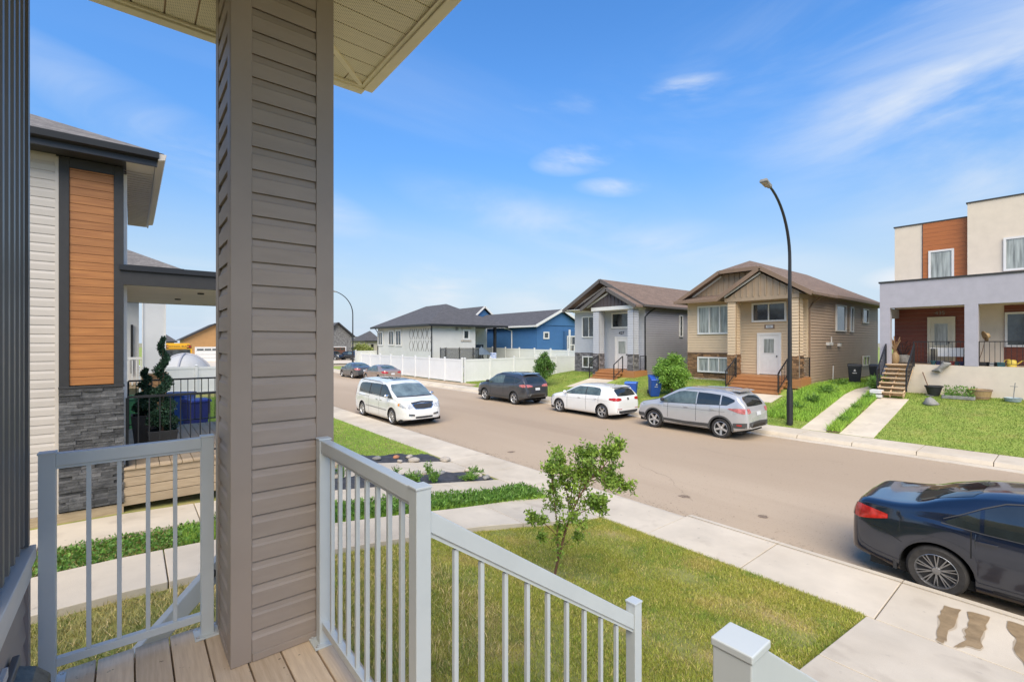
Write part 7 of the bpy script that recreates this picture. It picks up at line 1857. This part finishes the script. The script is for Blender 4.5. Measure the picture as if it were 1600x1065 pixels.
wet('puddle', [gp(*p) for p in ((1512, 955), (1545, 962), (1540, 975), (1541, 985), (1534, 998), (1536, 1010), (1526, 1014), (1510, 1008), (1496, 1011), (1489, 1008), (1510, 1000), (1508, 985), (1517, 970))], 'middle wet streak running down the sidewalk beside the sedan')
wet('puddle', [gp(*p) for p in ((1572, 968), (1620, 985), (1640, 1060), (1600, 1040), (1585, 1020), (1588, 1000), (1575, 985))], 'wide wet patch at the right edge of the sidewalk beside the sedan')
tag(MB().add([(8.18, -2, .004), (8.40, -2, .004), (8.42, .4, .004), (8.30, 1.7, .004), (8.25, 3.3, .004), (8.17, 3.4, .004)], [(0, 1, 2, 3, 4, 5)]).build('gutter_water', M['wet'], None), 'dark wet gutter water along the curb under the sedan', 'puddle')
tag(MB().add([(8.16, 3.6, .004), (8.30, 3.75, .004), (8.32, 4.1, .004), (8.22, 4.6, .004), (8.16, 4.7, .004)], [(0, 1, 2, 3, 4)]).build('dirt_streak', mat('damp_dirt', (.15, .11, .075), .9, .2, 20), None), 'dark dirt streak in the gutter against the curb', 'dirt')

# ------------------------------------------------------------------ beyond the neighbour porch
M['house_white'] = mat('white_siding_far', (0.62, 0.62, 0.62), 0.6, 0.03, 2)
h2 = thing('house', (0, 20, .7), 'white house with large white corner column beyond the neighbour porch', 'house')
MB().box(-8, .20, 18.6, 28, .4, 5.8).build('wall', M['house_white'], h2, world=True)
MB().box(.27, .82, 17.6, 18.15, 2.45, 5.5).build('porch_column', M['house_white'], h2, world=True)
MB().box(.26, .29, 17.57, 17.6, 2.45, 5.5).box(.80, .83, 17.57, 17.6, 2.45, 5.5).build('column_trim', M['white_trim'], h2, world=True)
stones(h2, .545, 17.6, (0, -1), .6, .5, 2.42, M['stone_brown'], 3)
MB().box(.22, .88, 17.54, 18.2, 2.42, 2.45).build('column_cap', M['rock_pale'], h2, world=True)
MB().box(-.5, .8, 17.7, 18.6, 2.0, 2.12).build('porch_floor', M['wood2'], h2, world=True)
MB().box(-.2, .25, 17.65, 17.7, 2.85, 2.92).build('porch_rail', M['white_trim'], h2, world=True)
for i in range(5): MB().box(-.18+i*.1, -.15+i*.1, 17.66, 17.69, 2.1, 2.85).build('baluster', M['white_trim'], h2, world=True)
MB().box(.0, .06, 18.48, 18.56, 2.4, 3.9).build('wall_lamp_post', M['black_metal'], h2, world=True)
roof(h2, [[(-8, 17.2, 5.55), (1.25, 17.2, 5.55), (-1.6, 20.1, 6.95), (-8, 20.1, 6.95)], [(1.25, 17.2, 5.55), (1.25, 28, 5.55), (-1.6, 25, 6.95), (-1.6, 20.1, 6.95)]], M['roof_near'], .12)
MB().box(-8, 1.25, 17.1, 17.2, 5.38, 5.56).build('fascia', M['charcoal'], h2, world=True)
# dome tent
dt = thing('dome_tent', (2.9, 39, .4), 'white dome shaped tent behind the white fence', 'tent')
M['tent'] = mat('white_tent_fabric', (.40, .40, .40), .7, .03, 2)
M['tent_grey'] = mat('grey_tent_band', (.33, .33, .36), .7, .05, 2)
vs = []; fs = []; n = 24; rr0 = 1.75
for j in range(9):
    e = R(90)*j/8
    for i in range(n): a = 2*math.pi*i/n; vs.append((rr0*math.cos(a)*math.cos(e), rr0*math.sin(a)*math.cos(e), 2.15*math.sin(e)))
for j in range(8):
    for i in range(n): fs.append((j*n+i, j*n+(i+1) % n, (j+1)*n+(i+1) % n, (j+1)*n+i))
MB().add(vs, fs).build('canopy', M['tent'], dt, smooth=True)
for a in (R(-20), R(70)):
    MB().tube([(rr0*1.02*math.cos(e)*math.cos(a), rr0*1.02*math.cos(e)*math.sin(a), 2.18*math.sin(e)) for e in np.linspace(0, math.pi, 20)], .07, 8).build('pole_sleeve', M['tent_grey'], dt, smooth=True)
M['yellow'] = mat('school_bus_yellow', (.78, .40, .02), .4, .04, 2)
bus = thing('school_bus', (3.7, 59, 0), 'yellow school bus facing the camera beyond the white fence', 'bus')
Wb = 1.2; Yb0 = 58.0
MB().box(3.7-Wb, 3.7+Wb, Yb0+.1, Yb0+9, .5, 3.0).prism([(3.7-Wb, Yb0+.1, 3.0), (3.7-Wb+.25, Yb0+.1, 3.28), (3.7+Wb-.25, Yb0+.1, 3.28), (3.7+Wb, Yb0+.1, 3.0)], (0, 8.9, 0)).build('body', M['yellow'], bus, world=True)
MB().box(3.7-.95, 3.7+.95, Yb0-1.2, Yb0+.09, .6, 1.65).build('hood', M['yellow'], bus, world=True, bevel=.1)
MB().box(3.7-1.05, 3.7+1.05, Yb0+.05, Yb0+.099, 1.7, 2.65).build('windshield', M['glass'], bus, world=True)
MB().box(3.7-.75, 3.7+.75, Yb0+.02, Yb0+.09, 2.78, 3.12).build('sign_board', M['yellow'], bus, world=True)
for sx_, mt_ in ((-1.02, 'red_lamp'), (-.84, 'amber'), (.84, 'amber'), (1.02, 'red_lamp')):
    MB().box(3.7+sx_-.13, 3.7+sx_+.13, Yb0+.03, Yb0+.09, 2.78, 3.1).build('lamp_box', M['black_plastic'], bus, world=True)
    MB().lathe([(.085, 0), (.085, .02)], 12, Matrix.Translation((3.7+sx_, Yb0+.02, 2.94)) @ Matrix.Rotation(R(90), 4, 'X')).build('flasher_lamp', M[mt_], bus, world=True)
text(bus, 'SCHOOL BUS', (3.7, Yb0+.012, 2.95), (R(90), 0, 0), .24, M['black_plastic'], 'lettering')
for sx_ in (-1, 1):
    for yy in (Yb0+.2, Yb0+6.5): MB().lathe([(.2, -.13), (.5, -.13), (.5, .13), (.2, .13)], 20, Matrix.Translation((3.7+sx_*1.05, yy, .5)) @ Matrix.Rotation(R(90), 4, 'Y')).build('wheel', M['rubber'], bus, world=True)
for sx_ in (-1, 1): MB().lathe([(.12, 0), (.12, .05)], 14, Matrix.Translation((3.7+sx_*.7, Yb0-1.22, 1.2)) @ Matrix.Rotation(R(90), 4, 'X')).build('headlamp', M['clear_lamp'], bus, world=True)

# ------------------------------------------------------------------ houses beyond the cross street
def far_house(name, label, x0, x1, y, depth, ze, zr, wall, roofm, gable=True, garage=None, gcol=None, stone=None):
    t = thing(name, ((x0+x1)/2, y, 0), label, 'house'); xc = (x0+x1)/2
    MB().box(x0, x1, y, y+depth, 0, ze).build('wall', wall, t, world=True)
    if gable:
        MB().prism([(x0, y+.01, ze), (x1, y+.01, ze), (xc, y+.01, zr-.25)], (0, .3, 0)).build('gable', wall, t, world=True)
        roof(t, [[(x0-.5, y-.5, ze-.05), (xc, y-.5, zr), (xc, y+depth, zr), (x0-.5, y+depth, ze-.05)], [(x1+.5, y-.5, ze-.05), (x1+.5, y+depth, ze-.05), (xc, y+depth, zr), (xc, y-.5, zr)]], roofm, .15)
        for s_, xx in ((-1, x0-.5), (1, x1+.5)): beam(t, (xx, y-.53, ze-.12), (xc, y-.53, zr-.08), .05, .28, M['charcoal'], 'rake_board')
    else:
        hw = min((x1-x0)/2, depth/2)+.5
        roof(t, [[(x0-.5, y-.5, ze), (x1+.5, y-.5, ze), (x1+.5-hw, y-.5+hw, zr), (x0-.5+hw, y-.5+hw, zr)], [(x0-.5, y-.5, ze), (x0-.5+hw, y-.5+hw, zr), (x0-.5, y+depth, ze)], [(x1+.5, y-.5, ze), (x1+.5, y+depth, ze), (x1+.5-hw, y-.5+hw, zr)]], roofm, .15)
        MB().box(x0-.5, x1+.5, y-.55, y-.5, ze-.25, ze).build('fascia', M['charcoal'], t, world=True)
    if garage:
        ga, gb = garage; gd = MB().box(ga, gb, y-.06, y-.001, .1, 2.45).build('garage_door', gcol, t, world=True)
        for k in range(4): MB().box(ga+.15+(gb-ga-.15)*k/4, ga+(gb-ga-.15)*(k+1)/4, y-.08, y-.0601, 2.0, 2.28).build('pane', M['glass'], gd, world=True)
        for k in range(1, 4): MB().box(ga, gb, y-.066, y-.0601, .1+.6*k-.015, .1+.6*k+.015).build('panel_groove', M['under'], gd, world=True)
        MB().box(ga-.15, ga-.001, y-.09, y-.001, 0, 2.6).box(gb+.001, gb+.15, y-.09, y-.001, 0, 2.6).box(ga-.0, gb, y-.09, y-.001, 2.451, 2.6).build('garage_trim', M['white_trim'], t, world=True)
    return t
M['tan_wall'] = mat('tan_orange_siding', (0.43, 0.23, 0.085), 0.6, 0.05, 2)
M['grey_stone_wall'] = mat('grey_stone_wall', (0.20, 0.19, 0.18), .85, .3, 3)
M['brown_garage'] = mat('brown_garage_door', (0.14, 0.055, 0.03), .5, .05, 3)
xt0, _ = at_y(287, 530, 96)
far_house('house', 'tan orange house with white garage door seen under the neighbour porch roof', xt0, xt0+9, 96, 8, 3.9, 6.7, M['tan_wall'], M['roof_grey'], True, (at_y(306, 535, 96)[0], at_y(306, 535, 96)[0]+4.6), M['white_trim'])
MB().box(xt0, xt0+9, 95.8, 95.99, 3.7, 3.95).build('pent_eave', M['charcoal'], bpy.data.objects['house.%03d' % 0] if False else None) if False else None
xh, _ = at_y(238, 535, 110)
far_house('house', 'low house with dark roof just visible behind the school bus', xh, at_y(272, 535, 110)[0], 110, 9, 3.6, 5.3, M['barrel'], M['roof_grey'], False)
xg0, xg1 = at_y(505, 535, 90)[0], at_y(549, 535, 90)[0]
gh = far_house('house', 'grey stone house with brown garage door beyond the far street lamp', xg0, xg1, 90, 9, 4.6, 7.2, M['grey_stone_wall'], M['roof_grey'], True, (at_y(524, 535, 90)[0]-1.8, at_y(539.5, 535, 90)[0]), M['brown_garage'])
xd0, xd1 = at_y(572, 535, 100)[0], at_y(592, 535, 100)[0]
far_house('house', 'dark roofed pale house beside the left eave of the white bungalow', xd0, xd1, 100, 9, 3.8, 6.0, M['rock_pale'], M['roof_grey'], False)
MB().box(at_y(579.5, 535, 99.9)[0], at_y(583.5, 535, 99.9)[0], 99.85, 99.95, .2, 3.0).build('dark_door', M['under'], [o for o in bpy.data.objects if o.get('label', '').startswith('dark roofed pale')][0], world=True)
# dark vehicles in front of the garage
def simple_car(loc, rz, label, paint):
    S = suv(-2.3, 2.3, 1.72, 2.7, .35); return build_car(loc, rz, label, S, paint, 'dark vehicles parked beyond the cross street')
xv = at_y(550, 535, 86)[0]
blackp = car_paint('black_paint', (.012, .012, .014), 0, .25)
simple_car((xv, 85.5, .1), R(-70), 'black crossover parked beyond the cross street, right behind the far lamp post', blackp)
simple_car((xv-2.6, 88, .1), R(-70), 'black crossover in front of the brown garage door, partly hidden by the other', blackp)
round_tree((at_y(565, 535, 92)[0], 92, .1), 'round yellow green tree between the far lamp post and the dark roofed house', 3.2, 2.2, 1.5, 1.4, 5000, .35, leafmat('yellow_green_leaves', (.26, .31, .07), (.36, .38, .11)), 31, 'garden_tree', 'tree', .12)
for i, (u, s_, dz) in enumerate(((545, 1.6, 0), (556, 1.3, .3), (590, 1.6, 0))):
    round_tree((at_y(u, 535, 120)[0], 120, .1), 'distant green tree %s' % ('just left of the far lamp post', 'right behind the far lamp post', 'at the left eave of the white bungalow')[i], 3.4, s_*1.5, 1.7+dz, 2.0, 2500, .4, M['leaf_dark'], 40+i, 'distant_tree', 'tree', .12)
# apartment blocks on the horizon
M['far_wall'] = mat('far_pale_wall', (.42, .42, .42), .8, .05, .2)
for i, (u0, u1, v0) in enumerate(((541, 552, 528.5), (553, 567, 526.5), (569, 582, 528), (584, 600, 529.5))):
    Y = 420; xa, z1 = at_y(u0, v0, Y); xb, _ = at_y(u1, v0, Y)
    t = thing('apartment_building', ((xa+xb)/2, Y, 0), 'distant pale apartment block on the horizon, %s of the four' % ('leftmost', 'second from left', 'third from left', 'rightmost')[i], 'apartment building', 'apartment blocks on the horizon')
    MB().box(xa, xb, Y, Y+12, 0, z1).build('wall', M['far_wall'], t, world=True)
    MB().box(xa-.3, xb+.3, Y-.3, Y+12.3, z1, z1+.5).build('roof', M['roof_grey'], t, world=True)
    nn = int((xb-xa)/3.2)
    for k in range(nn):
        for q in range(2): x = xa+1.2+k*3.2; MB().box(x, x+1.3, Y-.05, Y+.05, 2.2+q*3.2, 3.8+q*3.2).build('window', M['glass'], t, world=True)

# dark stains and small pot holes on the road
SG = 'dark marks on the road surface'
stm = mat('road_stain', (.25, .18, .125), .95, .3, 20, world=True)
for i, (u, v, a, b, lb) in enumerate(((799, 705.5, .14, .07, 'small dark mark on the road above the fabric beds'), (758, 709, .12, .05, 'smaller dark mark left of the other near the sidewalk'),
        (1069, 775, .12, .09, 'round dark stain on the road right of the young tree'), (1192, 806, .11, .07, 'faint dark stain on the road nearer the sedan'), (980, 757, .3, .08, 'long faint stain behind the young tree crown'))):
    x, y = gp(u, v, .004); g = random.Random(i); n = 22
    pts = [(x+a*math.cos(6.283*k/n)*g.uniform(.6, 1.1), y+b*math.sin(6.283*k/n)*g.uniform(.6, 1.1)*1.4, .005) for k in range(n)]
    tag(MB().add(pts, [tuple(range(n))]).build('road_stain', stm, None), lb, 'road stain', SG)

# fine cracks in the asphalt: narrow raised-edge seams, real thin strips
ck = mat('crack_filler', (.24, .18, .125), .95, .3, 20, world=True); gk = random.Random(21)
def crack(x, y, ang, L, w0):
    pts = [(x, y)]
    while L > 0:
        ang += gk.uniform(-.5, .5); st_ = gk.uniform(.12, .3); x += math.cos(ang)*st_; y += math.sin(ang)*st_; L -= st_
        if 8.5 < x < 17.6: pts.append((x, y))
        else: break
    if len(pts) < 3: return
    m = MB(); vs = []
    for i, (a, b) in enumerate(pts):
        a2, b2 = pts[min(i+1, len(pts)-1)]; a1, b1 = pts[max(i-1, 0)]; n = Vector((-(b2-b1), a2-a1)).normalized()*w0*gk.uniform(.3, 1)*.5
        vs += [(a-n.x, b-n.y, .0045), (a+n.x, b+n.y, .0045)]
    m.add(vs, [(2*i, 2*i+1, 2*i+3, 2*i+2) for i in range(len(pts)-1)]).build('crack', ck, CR)
CR = setting('road_cracks')
for (x, y, a, L, w0) in ((9.2, 5.2, 1.2, 3, .008), (13.2, 9.5, 1.4, 5, .010), (15.4, 4.2, 1.5, 4, .011), (11.2, 25, 1.5, 8, .02)):
    crack(x, y, a, L, w0)

# grit: loose sand and pebbles gathered along both gutters and thinly over the road
g = np.random.default_rng(90); n = 9000
x = np.concatenate([8.16+np.abs(g.normal(0, .22, n//2)), 17.98-np.abs(g.normal(0, .3, n//4)), g.uniform(8.2, 17.8, n-n//2-n//4)]); y = g.uniform(.5, 32, n)
x = np.clip(x, 8.16, 17.98); s_ = g.uniform(.004, .016, n); a = g.uniform(0, 6.28, n); v = np.empty((n, 3, 3))
for k in range(3): v[:, k, 0] = x+s_*np.cos(a+2.1*k); v[:, k, 1] = y+s_*np.sin(a+2.1*k)*1.3; v[:, k, 2] = .006 + g.uniform(0, .008, n)
M['grit'] = mat('road_grit', (.34, .26, .18), .95, .3, 30, world=True); vary(M['grit'], .6)
o = bpy.data.objects.new('road_grit', mesh_np('road_grit', v.reshape(-1, 3), 3, M['grit'])); col.objects.link(o); tag(o, 'loose sand and grit along the gutters of the road', 'grit', kind='stuff')

# bare tan dirt verge between the far sidewalk and the street fence
dv = mat('tan_dirt', (.42, .32, .215), .95, .12, 3, .6, 30, world=True)
sheet('dirt_verge', linsp(19.29, 19.85, 4), linsp(28.2, 52, 20), lambda x, y: far_z(x, y) + .012, dv)
